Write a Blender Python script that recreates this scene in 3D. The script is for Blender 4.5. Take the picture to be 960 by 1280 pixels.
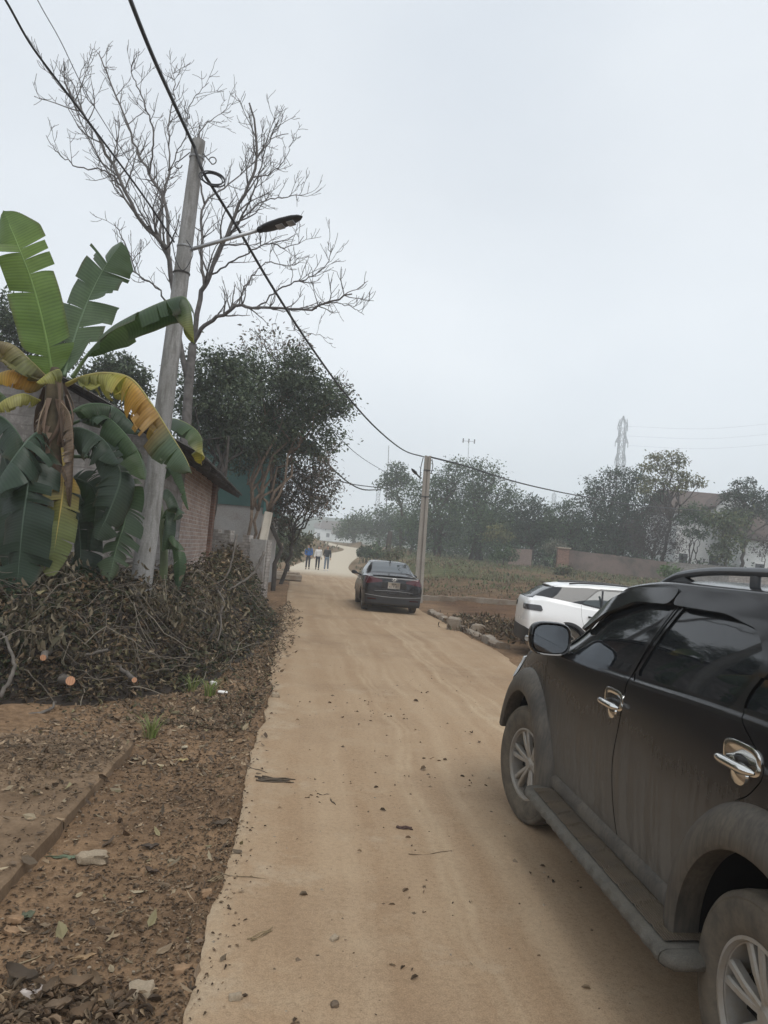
import bpy, bmesh, math, random
import numpy as np
from mathutils import Vector, Matrix

for o in list(bpy.data.objects):
    bpy.data.objects.remove(o)
SC = bpy.context.scene
COL = SC.collection
R = math.radians
PI = math.pi

# ------------------------------------------------------------------ camera
FPX, CAM_H, PITCH, ROLL = 930.0, 1.74, 3.0, 5.1
_p, _r = R(PITCH), R(ROLL)
_F = np.array([0, math.cos(_p), math.sin(_p)])
_u = np.array([0, -math.sin(_p), math.cos(_p)])
_RT = math.cos(_r) * np.array([1.0, 0, 0]) + math.sin(_r) * _u
_UP = -math.sin(_r) * np.array([1.0, 0, 0]) + math.cos(_r) * _u
CAMP = np.array([0, 0, CAM_H])
cam_d = bpy.data.cameras.new('camera')
cam_d.sensor_fit = 'VERTICAL'
cam_d.sensor_height = 36.0
cam_d.lens = 36.0 * FPX / 1280.0
cam_d.clip_end = 4000
cam_d.clip_start = 0.05
cam = bpy.data.objects.new('camera', cam_d)
COL.objects.link(cam)
M3 = np.stack([_RT, _UP, -_F], 1)
mw = Matrix.Identity(4)
for i in range(3):
    for j in range(3):
        mw[i][j] = M3[i, j]
mw.translation = Vector(CAMP)
cam.matrix_world = mw
SC.camera = cam


def ray(px, py):
    return _F + _RT * (px - 480) / FPX + _UP * (640 - py) / FPX


def at(px, py, Y):
    """point of the sight line through photo pixel (px,py) at distance Y ahead"""
    d = ray(px, py)
    return CAMP + d * (Y / d[1])


def gnd(px, py, z=0.0):
    d = ray(px, py)
    return CAMP + d * ((z - CAM_H) / d[2])


# ------------------------------------------------------------------ world, sun, exposure
SUN_EL, SUN_ROT = R(58), R(150)
world = bpy.data.worlds.new('World')
SC.world = world
world.use_nodes = True
nt = world.node_tree
bg = nt.nodes['Background']
bg.inputs['Strength'].default_value = 0.1
sky = nt.nodes.new('ShaderNodeTexSky')
sky.sky_type = 'NISHITA'
sky.sun_disc = False
sky.sun_elevation = SUN_EL
sky.sun_rotation = SUN_ROT
sky.dust_density = 4.0
tc = nt.nodes.new('ShaderNodeTexCoord')
mp = nt.nodes.new('ShaderNodeMapping')
mp.inputs['Scale'].default_value = (1.0, 1.0, 1.6)
nt.links.new(tc.outputs['Generated'], mp.inputs['Vector'])
nz = nt.nodes.new('ShaderNodeTexNoise')
nz.inputs['Scale'].default_value = 1.6
nz.inputs['Detail'].default_value = 4
nz.inputs['Roughness'].default_value = 0.45
nt.links.new(mp.outputs['Vector'], nz.inputs['Vector'])
rp = nt.nodes.new('ShaderNodeValToRGB')
rp.color_ramp.elements[0].position = 0.30
rp.color_ramp.elements[0].color = (0.56, 0.615, 0.68, 1)
rp.color_ramp.elements[1].position = 0.72
rp.color_ramp.elements[1].color = (0.745, 0.785, 0.825, 1)
nt.links.new(nz.outputs['Fac'], rp.inputs['Fac'])
# a bright band of thin cloud low down all round
sepd = nt.nodes.new('ShaderNodeSeparateXYZ')
nt.links.new(tc.outputs['Generated'], sepd.inputs[0])
hb_ = nt.nodes.new('ShaderNodeValToRGB')
hb_.color_ramp.elements[0].position = 0.0
hb_.color_ramp.elements[0].color = (1.46, 1.47, 1.47, 1)
hb_.color_ramp.elements[1].position = 0.45
hb_.color_ramp.elements[1].color = (1.08, 1.08, 1.08, 1)
nt.links.new(sepd.outputs['Z'], hb_.inputs['Fac'])
mulb = nt.nodes.new('ShaderNodeMix')
mulb.data_type = 'RGBA'
mulb.blend_type = 'MULTIPLY'
mulb.inputs['Factor'].default_value = 1.0
nt.links.new(rp.outputs['Color'], mulb.inputs['A'])
nt.links.new(hb_.outputs['Color'], mulb.inputs['B'])
sc10 = nt.nodes.new('ShaderNodeVectorMath')
sc10.operation = 'SCALE'
sc10.inputs['Scale'].default_value = 10.0
nt.links.new(mulb.outputs['Result'], sc10.inputs[0])
mx = nt.nodes.new('ShaderNodeMix')
mx.data_type = 'RGBA'
mx.inputs['Factor'].default_value = 0.95        # overcast: the cloud sheet hides nearly all of the blue
nt.links.new(sky.outputs['Color'], mx.inputs['A'])
nt.links.new(sc10.outputs[0], mx.inputs['B'])
nt.links.new(mx.outputs['Result'], bg.inputs['Color'])

sun_d = bpy.data.lights.new('sun', 'SUN')
sun_d.energy = 1.5
sun_d.angle = R(35)
sun_d.color = (1.0, 0.97, 0.92)
sun = bpy.data.objects.new('sun', sun_d)
COL.objects.link(sun)
_sd = Vector((math.sin(SUN_ROT) * math.cos(SUN_EL), math.cos(SUN_ROT) * math.cos(SUN_EL), math.sin(SUN_EL)))
sun.rotation_euler = _sd.to_track_quat('Z', 'Y').to_euler()

SC.view_settings.view_transform = 'Standard'
SC.view_settings.look = 'None'
SC.view_settings.exposure = 0.22
SC.view_settings.gamma = 1.0
SC.view_settings.use_curve_mapping = False
SC.render.engine = 'CYCLES'
SC.cycles.use_denoising = True
SC.cycles.max_bounces = 8
SC.cycles.diffuse_bounces = 3
SC.cycles.glossy_bounces = 3
SC.cycles.transmission_bounces = 4
SC.cycles.volume_bounces = 4
SC.cycles.transparent_max_bounces = 6
SC.cycles.sample_clamp_indirect = 4.0


# ------------------------------------------------------------------ material helpers
class NT:
    def __init__(s, name):
        s.m = bpy.data.materials.new(name)
        s.m.use_nodes = True
        s.t = s.m.node_tree
        s.n = s.t.nodes
        s.b = s.n['Principled BSDF']
        s.b.inputs['Specular IOR Level'].default_value = 0.3

    def lk(s, a, b):
        s.t.links.new(a, b)

    def inp(s, sock, v):
        if isinstance(v, bpy.types.NodeSocket):
            s.lk(v, sock)
        elif v is not None:
            if isinstance(v, tuple) and len(v) == 3 and sock.type == 'RGBA':
                v = (*v, 1)
            sock.default_value = v

    def co(s, kind='Object'):
        return s.n.new('ShaderNodeTexCoord').outputs[kind]

    def map(s, v, scale=(1, 1, 1), rot=(0, 0, 0), loc=(0, 0, 0)):
        k = s.n.new('ShaderNodeMapping')
        s.inp(k.inputs['Vector'], v)
        k.inputs['Scale'].default_value = scale
        k.inputs['Rotation'].default_value = rot
        k.inputs['Location'].default_value = loc
        return k.outputs[0]

    def noise(s, v, scale, detail=4, rough=0.55, dist=0.0):
        k = s.n.new('ShaderNodeTexNoise')
        s.inp(k.inputs['Vector'], v)
        k.inputs['Scale'].default_value = scale
        k.inputs['Detail'].default_value = detail
        k.inputs['Roughness'].default_value = rough
        k.inputs['Distortion'].default_value = dist
        return k.outputs['Fac']

    def voro(s, v, scale, feature='F1', out='Distance'):
        k = s.n.new('ShaderNodeTexVoronoi')
        k.feature = feature
        s.inp(k.inputs['Vector'], v)
        k.inputs['Scale'].default_value = scale
        return k.outputs[out]

    def wave(s, v, scale, dist=0, detail=2, dirn='X'):
        k = s.n.new('ShaderNodeTexWave')
        k.bands_direction = dirn
        s.inp(k.inputs['Vector'], v)
        k.inputs['Scale'].default_value = scale
        k.inputs['Distortion'].default_value = dist
        k.inputs['Detail'].default_value = detail
        return k.outputs['Fac']

    def ramp(s, f, pts):
        k = s.n.new('ShaderNodeValToRGB')
        s.inp(k.inputs['Fac'], f)
        e = k.color_ramp.elements
        while len(e) < len(pts):
            e.new(0.5)
        for q, (p, c) in zip(e, pts):
            q.position = p
            if not isinstance(c, tuple):
                c = (c, c, c)
            q.color = (*c, 1)
        return k.outputs['Color']

    def mix(s, a, b, f, mode='MIX'):
        k = s.n.new('ShaderNodeMix')
        k.data_type = 'RGBA'
        k.blend_type = mode
        s.inp(k.inputs['Factor'], f)
        s.inp(k.inputs['A'], a)
        s.inp(k.inputs['B'], b)
        return k.outputs['Result']

    def math(s, op, a, b=None):
        k = s.n.new('ShaderNodeMath')
        k.operation = op
        s.inp(k.inputs[0], a)
        if b is not None:
            s.inp(k.inputs[1], b)
        return k.outputs[0]

    def sep(s, v):
        k = s.n.new('ShaderNodeSeparateXYZ')
        s.inp(k.inputs[0], v)
        return k.outputs

    def attr(s, name):
        k = s.n.new('ShaderNodeAttribute')
        k.attribute_name = name
        return k.outputs['Color']

    def bump(s, h, strength=0.3, dist=0.02):
        k = s.n.new('ShaderNodeBump')
        s.inp(k.inputs['Height'], h)
        k.inputs['Strength'].default_value = strength
        k.inputs['Distance'].default_value = dist
        s.lk(k.outputs[0], s.b.inputs['Normal'])

    def set(s, color=None, rough=None, metal=None, spec=None, coat=None):
        if color is not None:
            s.inp(s.b.inputs['Base Color'], color)
        if rough is not None:
            s.inp(s.b.inputs['Roughness'], rough)
        if metal is not None:
            s.inp(s.b.inputs['Metallic'], metal)
        if spec is not None:
            s.inp(s.b.inputs['Specular IOR Level'], spec)
        if coat is not None:
            s.inp(s.b.inputs['Coat Weight'], coat)
            s.b.inputs['Coat Roughness'].default_value = 0.04
        return s.m


def simple(name, col, rough=0.6, metal=0.0, spec=0.3, var=0.15, scale=6.0):
    k = NT(name)
    f = k.noise(k.co(), scale, 5)
    a = tuple(c * (1 - var) for c in col)
    b = tuple(min(1, c * (1 + var)) for c in col)
    return k.set(k.ramp(f, [(0.3, a), (0.7, b)]), rough, metal, spec)


def leaf_mat(name, rough=0.55, trans=0.25):
    """colour from the per-leaf attribute, a little light through the blade"""
    k = NT(name)
    c = k.attr('Col')
    k.set(c, rough, 0, 0.35)
    tr = k.n.new('ShaderNodeBsdfTranslucent')
    k.lk(c, tr.inputs['Color'])
    ms = k.n.new('ShaderNodeMixShader')
    ms.inputs[0].default_value = trans
    k.lk(k.b.outputs[0], ms.inputs[1])
    k.lk(tr.outputs[0], ms.inputs[2])
    k.lk(ms.outputs[0], k.n['Material Output'].inputs['Surface'])
    return k.m


# ------------------------------------------------------------------ mesh helpers
class MB:
    """collects geometry, then links it as ONE mesh object"""

    def __init__(s):
        s.V, s.T, s.Q, s.C, s.tm, s.qm, s.n = [], [], [], [], [], [], 0
        s.N = []

    def add(s, V, F, mi=0, col=(1, 1, 1)):
        V = np.asarray(V, float).reshape(-1, 3)
        F = np.asarray(F, int)
        if F.size == 0:
            return
        if F.shape[1] == 3:
            s.T.append(F + s.n)
            s.tm.append(np.full(len(F), mi))
        else:
            s.Q.append(F + s.n)
            s.qm.append(np.full(len(F), mi))
        c = np.asarray(col, float)
        if c.ndim == 1:
            c = np.tile(c, (len(V), 1))
        s.C.append(c)
        s.V.append(V)
        s.n += len(V)

    def ngon(s, V, mi=0, col=(1, 1, 1)):
        """fan of a convex polygon"""
        V = np.asarray(V, float)
        k = len(V)
        s.add(V, [(0, i, i + 1) for i in range(1, k - 1)], mi, col)

    def box(s, c, size, rot=None, mi=0, col=(1, 1, 1), taper=1.0):
        h = np.array(size, float) / 2
        P = np.array([(x, y, z) for z in (-1, 1) for y in (-1, 1) for x in (-1, 1)], float)
        P[P[:, 2] > 0, :2] *= taper
        P = P * h
        if rot is not None:
            P = P @ np.array(rot).T
        P = P + np.array(c)
        s.add(P, [(0, 2, 3, 1), (4, 5, 7, 6), (0, 1, 5, 4), (2, 6, 7, 3), (0, 4, 6, 2), (1, 3, 7, 5)], mi, col)

    def bevbox(s, c, size, b=0.01, rot=None, mi=0, col=(1, 1, 1)):
        """box with chamfered edges"""
        h = np.array(size, float) / 2
        b = min(b, h.min() * 0.9)
        V, idx = [], {}
        for sx in (-1, 1):
            for sy in (-1, 1):
                for sz in (-1, 1):
                    for ax in range(3):
                        p = np.array([sx, sy, sz]) * (h - b)
                        p[ax] += (sx, sy, sz)[ax] * b
                        idx[(sx, sy, sz, ax)] = len(V)
                        V.append(p)
        Q, T = [], []
        for ax in range(3):
            o = [a for a in range(3) if a != ax]
            for sg in (-1, 1):
                def key(a, bb):
                    k = [0, 0, 0]
                    k[ax] = sg
                    k[o[0]] = a
                    k[o[1]] = bb
                    return idx[(*k, ax)]
                q = [key(-1, -1), key(1, -1), key(1, 1), key(-1, 1)]
                if (sg < 0) != (ax == 1):
                    q = q[::-1]
                Q.append(q)
            for a in (-1, 1):
                for bb in (-1, 1):
                    k0 = [0, 0, 0]
                    k0[o[0]] = a
                    k0[o[1]] = bb
                    k1 = list(k0)
                    k0[ax] = -1
                    k1[ax] = 1
                    Q.append([idx[(*k0, o[0])], idx[(*k1, o[0])], idx[(*k1, o[1])], idx[(*k0, o[1])]])
        for sx in (-1, 1):
            for sy in (-1, 1):
                for sz in (-1, 1):
                    T.append([idx[(sx, sy, sz, 0)], idx[(sx, sy, sz, 1)], idx[(sx, sy, sz, 2)]])
        P = np.array(V)
        if rot is not None:
            P = P @ np.array(rot).T
        P = P + np.array(c)
        n0 = s.n
        s.add(P, Q, mi, col)
        s.T.append(np.array(T) + n0)
        s.tm.append(np.full(len(T), mi))

    def tube(s, pts, rad, n=6, mi=0, col=(1, 1, 1), cap=True):
        pts = np.asarray(pts, float)
        k = len(pts)
        rad = np.broadcast_to(np.asarray(rad, float), (k,))
        t = np.gradient(pts, axis=0)
        t /= np.linalg.norm(t, axis=1, keepdims=True) + 1e-12
        a = np.array([0, 0, 1.0]) if abs(t[0, 2]) < 0.9 else np.array([1.0, 0, 0])
        V = []
        ang = np.arange(n) * 2 * PI / n
        for i in range(k):
            a = a - t[i] * (a @ t[i])
            a /= np.linalg.norm(a) + 1e-12
            b = np.cross(t[i], a)
            V.append(pts[i] + rad[i] * (np.cos(ang)[:, None] * a + np.sin(ang)[:, None] * b))
        V = np.concatenate(V)
        i = np.arange(k - 1)[:, None] * n
        j = np.arange(n)[None, :]
        j2 = (j + 1) % n
        Q = np.stack([i + j, i + j2, i + n + j2, i + n + j], -1).reshape(-1, 4)
        n0 = s.n
        s.add(V, Q, mi, col)
        if cap:
            for base, flip in ((0, True), ((k - 1) * n, False)):
                T = [(base, base + q + 1, base + q) if flip else (base, base + q, base + q + 1) for q in range(1, n - 1)]
                s.T.append(np.array(T) + n0)
                s.tm.append(np.full(len(T), mi))

    def lathe(s, prof, n=32, mi=0, col=(1, 1, 1), axis=1):
        """prof: (r, h) pairs turned about local axis (default y)"""
        prof = np.asarray(prof, float)
        k = len(prof)
        ang = np.arange(n) * 2 * PI / n
        V = np.zeros((k, n, 3))
        o = [a for a in range(3) if a != axis]
        V[:, :, o[0]] = prof[:, 0:1] * np.cos(ang)
        V[:, :, o[1]] = prof[:, 0:1] * np.sin(ang)
        V[:, :, axis] = prof[:, 1:2]
        i = np.arange(k - 1)[:, None] * n
        j = np.arange(n)[None, :]
        j2 = (j + 1) % n
        s.add(V.reshape(-1, 3), np.stack([i + j, i + j2, i + n + j2, i + n + j], -1).reshape(-1, 4), mi, col)

    def grid(s, P, mi=0, col=(1, 1, 1)):
        """P: (a,b,3) array of points"""
        a, b = P.shape[:2]
        i = np.arange(a - 1)[:, None] * b
        j = np.arange(b - 1)[None, :]
        s.add(P.reshape(-1, 3), np.stack([i + j, i + j + 1, i + b + j + 1, i + b + j], -1).reshape(-1, 4), mi,
              col if np.ndim(col) == 1 else np.asarray(col).reshape(-1, 3))

    def xform(s, M):
        M = np.array(M)
        s.V = [v @ M[:3, :3].T + M[:3, 3] for v in s.V]

    def build(s, name, mats, parent=None, smooth=True, sharp=None, link=True):
        V = np.concatenate(s.V) if s.V else np.zeros((0, 3))
        T = np.concatenate(s.T) if s.T else np.zeros((0, 3), int)
        Q = np.concatenate(s.Q) if s.Q else np.zeros((0, 4), int)
        me = bpy.data.meshes.new(name)
        nt_, nq = len(T), len(Q)
        me.vertices.add(len(V))
        me.vertices.foreach_set('co', V.ravel())
        me.loops.add(nt_ * 3 + nq * 4)
        me.loops.foreach_set('vertex_index', np.concatenate([T.ravel(), Q.ravel()]).astype(np.int32))
        me.polygons.add(nt_ + nq)
        st = np.concatenate([np.arange(nt_) * 3, nt_ * 3 + np.arange(nq) * 4]).astype(np.int32)
        me.polygons.foreach_set('loop_start', st)
        mi = np.concatenate([np.concatenate(s.tm) if s.tm else np.zeros(0), np.concatenate(s.qm) if s.qm else np.zeros(0)])
        me.polygons.foreach_set('material_index', mi.astype(np.int32))
        me.polygons.foreach_set('use_smooth', np.full(nt_ + nq, bool(smooth)))
        C = np.concatenate(s.C) if s.C else np.zeros((0, 3))
        at_ = me.attributes.new('Col', 'FLOAT_COLOR', 'POINT')
        at_.data.foreach_set('color', np.concatenate([C, np.ones((len(C), 1))], 1).ravel())
        if not isinstance(mats, (list, tuple)):
            mats = [mats]
        for m in mats:
            me.materials.append(m)
        me.update()
        me.validate()
        if sharp is not None:
            me.set_sharp_from_angle(angle=R(sharp))
        o = bpy.data.objects.new(name, me)
        if parent is not None:
            o.parent = parent
        if link:
            COL.objects.link(o)
        return o


def tag(o, label=None, cat=None, group=None, kind=None):
    if label:
        o['label'] = label
    if cat:
        o['category'] = cat
    if group:
        o['group'] = group
    if kind:
        o['kind'] = kind
    return o


def thing(name, label, cat, loc=(0, 0, 0), rotz=0.0, group=None):
    o = bpy.data.objects.new(name, None)
    o.empty_display_size = 0.2
    COL.objects.link(o)
    o.location = tuple(float(v) for v in loc)
    o.rotation_euler = (0, 0, rotz)
    return tag(o, label, cat, group)


def children(o):
    return [c for c in bpy.data.objects if c.parent == o]


def copy_tree(o, parent=None):
    c = o.copy()
    COL.objects.link(c)
    if parent is not None:
        c.parent = parent
    for ch in children(o):
        copy_tree(ch, c)
    return c


def rotz(a):
    c, s_ = math.cos(a), math.sin(a)
    return np.array([[c, -s_, 0], [s_, c, 0], [0, 0, 1.0]])


def unit(v):
    v = np.asarray(v, float)
    return v / (np.linalg.norm(v, axis=-1, keepdims=True) + 1e-12)


def spline(P, n):
    """Catmull-Rom through the points, n samples"""
    P = np.asarray(P, float)
    k = len(P)
    if k == 2:
        t = np.linspace(0, 1, n)[:, None]
        return P[0] * (1 - t) + P[1] * t
    E = np.concatenate([[2 * P[0] - P[1]], P, [2 * P[-1] - P[-2]]])
    u = np.linspace(0, k - 1, n)
    i = np.minimum(u.astype(int), k - 2)
    f = (u - i)[:, None]
    a, b, c, d = E[i], E[i + 1], E[i + 2], E[i + 3]
    return 0.5 * (2 * b + (c - a) * f + (2 * a - 5 * b + 4 * c - d) * f ** 2 + (3 * b - a - 3 * c + d) * f ** 3)


def pchip(xk, yk, x):
    xk, yk, x = map(lambda v: np.asarray(v, float), (xk, yk, x))
    h = np.diff(xk)
    dl = np.diff(yk) / h
    m = np.zeros(len(xk))
    m[0], m[-1] = dl[0], dl[-1]
    for i in range(1, len(xk) - 1):
        if dl[i - 1] * dl[i] > 0:
            w1, w2 = 2 * h[i] + h[i - 1], h[i] + 2 * h[i - 1]
            m[i] = (w1 + w2) / (w1 / dl[i - 1] + w2 / dl[i])
    i = np.clip(np.searchsorted(xk, x) - 1, 0, len(h) - 1)
    t = np.clip((x - xk[i]) / h[i], 0, 1)
    return ((2 * t ** 3 - 3 * t ** 2 + 1) * yk[i] + (t ** 3 - 2 * t ** 2 + t) * h[i] * m[i] + (-2 * t ** 3 + 3 * t ** 2) * yk[i + 1] + (t ** 3 - t ** 2) * h[i] * m[i + 1])


def vnoise(x, y, seed=0, freq=1.0, octv=4):
    """cheap value noise, vectorised"""
    x, y = np.asarray(x, float) * freq, np.asarray(y, float) * freq
    out, amp, tot = 0.0, 1.0, 0.0
    for o in range(octv):
        xi, yi = np.floor(x).astype(np.int64), np.floor(y).astype(np.int64)
        fx, fy = x - xi, y - yi
        fx, fy = fx * fx * (3 - 2 * fx), fy * fy * (3 - 2 * fy)

        def h(a, b):
            n = (a * 374761393 + b * 668265263 + (seed + o * 17) * 1442695041) & 0x7fffffff
            n = (n ^ (n >> 13)) * 1274126177 & 0x7fffffff
            return ((n ^ (n >> 16)) & 0xffff) / 65535.0
        v = (h(xi, yi) * (1 - fx) + h(xi + 1, yi) * fx) * (1 - fy) + (h(xi, yi + 1) * (1 - fx) + h(xi + 1, yi + 1) * fx) * fy
        out = out + v * amp
        tot += amp
        amp *= 0.5
        x, y = x * 2.03 + 11.3, y * 2.03 + 5.7
    return out / tot - 0.5


def cards(mb, P, D, N, L, W, col, mi=0, curl=0.0, rng=None, fine=False):
    """leaf blades: P base points, D blade directions, N blade normals, L lengths, W widths"""
    D = unit(D)
    S = unit(np.cross(D, N))
    N = np.cross(S, D)
    L = np.asarray(L)[:, None]
    W = np.asarray(W)[:, None]
    k = len(P)
    if fine:      # folded leaf outline: stalk end, two shoulders, tip, creased along the midrib
        m1, m2 = P + D * L * 0.28 + N * L * curl * .8, P + D * L * 0.66 + N * L * curl
        up_ = N * W * 0.22
        V = np.stack([P, m1 + S * W * .46 + up_, m2 + S * W * .40 + up_, P + D * L - N * L * curl * 0.5, m2 - S * W * .40 + up_, m1 - S * W * .46 + up_], 1).reshape(-1, 3)
        b_ = (np.arange(k) * 6)[:, None]
        mb.add(V, np.concatenate([b_ + np.array([0, 1, 2, 3]), b_ + np.array([0, 3, 4, 5])]), mi, np.repeat(col, 6, axis=0))
        return
    mid = P + D * L * 0.45 + N * L * curl
    V = np.stack([P, mid + S * W / 2, P + D * L - N * L * curl * 0.3, mid - S * W / 2], 1).reshape(-1, 3)
    F = (np.arange(k) * 4)[:, None] + np.array([0, 1, 2, 3])
    mb.add(V, F, mi, np.repeat(col, 4, axis=0))


def rdir(rng, n):
    return unit(rng.normal(size=(n, 3)))


def pick(rng, cols, n, var=0.25):
    cols = np.asarray(cols, float)
    c = cols[rng.integers(0, len(cols), n)]
    return np.clip(c * (1 + rng.uniform(-var, var, (n, 1))), 0.003, 0.95)
# ================================================================== ground, road, far land
def poly_sd(P, poly):
    """signed distance (negative inside) of points P (n,2) to polygon"""
    poly = np.asarray(poly, float)
    P = np.asarray(P, float)
    d = np.full(len(P), 1e9)
    ins = np.zeros(len(P), bool)
    for i in range(len(poly)):
        a, b = poly[i], poly[(i + 1) % len(poly)]
        e = b - a
        w = P - a
        t = np.clip((w @ e) / (e @ e + 1e-12), 0, 1)
        d = np.minimum(d, np.linalg.norm(w - t[:, None] * e, axis=1))
        c = (a[1] > P[:, 1]) != (b[1] > P[:, 1])
        xx = a[0] + (P[:, 1] - a[1]) * e[0] / (e[1] if abs(e[1]) > 1e-12 else 1e-12)
        ins ^= c & (P[:, 0] < xx)
    return np.where(ins, -d, d)


ROAD = np.array([
    (-0.20, -6, 4.4, -6), (-0.56, 2.75, 3.75, 2.75), (-0.85, 5.4, 3.5, 5.4), (-1.04, 7.3, 3.05, 7.6), (-1.47, 11.5, 2.6, 11.8),
    (-2.19, 17.7, 2.1, 18), (-2.85, 23.6, 1.36, 23.9), (-3.9, 33, 0.3, 33), (-5.3, 45, -1.0, 45), (-6.4, 53, -1.75, 53),
    (-6.5, 62, -2.5, 62), (-5.4, 72, -2.2, 71), (-4.2, 82, -1.3, 80), (-4.9, 92, -1.5, 94), (-8, 103, -5.5, 108),
    (-12.5, 125, -10, 131), (-19, 150, -16, 156), (-34, 180, -31, 187)], float)
_u = np.linspace(0, 1, 420)
_u = _u ** 1.6
_k = np.linspace(0, 1, len(ROAD))
# parametrise by knots so the near metres get dense rows
_idx = np.interp(_u, np.linspace(0, 1, 420), np.linspace(0, 1, 420))
RL = spline(ROAD[:, :2], 420)
RR = spline(ROAD[:, 2:], 420)
ROADPOLY = np.concatenate([RL, RR[::-1]])


def sstep(a, b, x):
    t = np.clip((np.asarray(x, float) - a) / (b - a), 0, 1)
    return t * t * (3 - 2 * t)


def gh(x, y):
    """height of the land (without small bumps)"""
    x, y = np.asarray(x, float), np.asarray(y, float)
    c = pchip([-60, 0, 25, 55, 80, 95, 115, 150, 250, 420, 700], [0, 0, 0, 0.0, 1.35, 1.75, 2.2, 2.8, 4.0, 7, 12], y)
    f = pchip([-60, 0, 20, 28, 40, 60, 80, 150, 300, 420, 700], [0, 0, 0.0, 0.22, 0.75, 1.5, 1.75, 2.6, 4.0, 7, 12], y)
    edge = np.interp(y, ROAD[:, 3], ROAD[:, 2])
    w = sstep(0.2, 5.0, x - edge)
    return c * (1 - w) + f * w


def pile_h(x, y):
    """height of the heap of cut branches above the ground"""
    x, y = np.asarray(x, float), np.asarray(y, float)
    front = np.interp(x, [-7, -4.5, -3.3, -2.6, -2.1, -1.9, -1.7, -1.5], [6.3, 6.5, 6.9, 7.5, 8.4, 9.6, 11.5, 14.5])
    right = np.interp(y, [6, 8, 10, 12, 14, 17, 20], [-2.2, -2.0, -1.95, -1.85, -1.9, -2.25, -2.9])
    d = np.minimum((y - front) * 0.85, (right - x) * np.interp(y, [10, 13, 16], [1.0, 0.9, 1.1]))
    d = np.minimum(d, (21 - y) * 0.5)
    top = np.interp(y, [6, 8.3, 9.5, 11, 13, 15, 17, 19, 21], [0.55, 0.80, 0.95, 0.85, 1.05, 1.3, 1.38, 1.0, 0.5])
    top = np.where(y > 12, top * (1 - sstep(12, 14, y) * sstep(-3.2, -3.9, x) * 0.75), top)
    s = sstep(-0.1, 1.25, d + 0.5 * vnoise(x, y, 3, 1.3, 3))
    return top * s * (1 + 0.40 * vnoise(x, y, 8, 1.7, 4)) + 0.10 * s


# ---- materials of the land
def m_ground():
    k = NT('ground_soil')
    c = k.attr('Col')
    co = k.co()
    n1 = k.noise(co, 0.9, 6, 0.6)
    n2 = k.noise(co, 14, 6, 0.7)
    n3 = k.voro(co, 60)
    c2 = k.mix(c, k.ramp(n1, [(0.3, (0.55, 0.52, 0.5)), (0.72, (1.35, 1.3, 1.2))]), 1.0, 'MULTIPLY')
    c3 = k.mix(c2, k.ramp(n2, [(0.3, (0.5, 0.47, 0.44)), (0.55, (1, 1, 1)), (0.75, (1.45, 1.4, 1.32))]), 0.9, 'MULTIPLY')
    k.set(c3, 0.95, 0, 0.1)
    h = k.math('ADD', k.math('MULTIPLY', n2, 1.0), k.math('MULTIPLY', n3, 0.35))
    k.bump(h, 0.8, 0.03)
    return k.m


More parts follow.
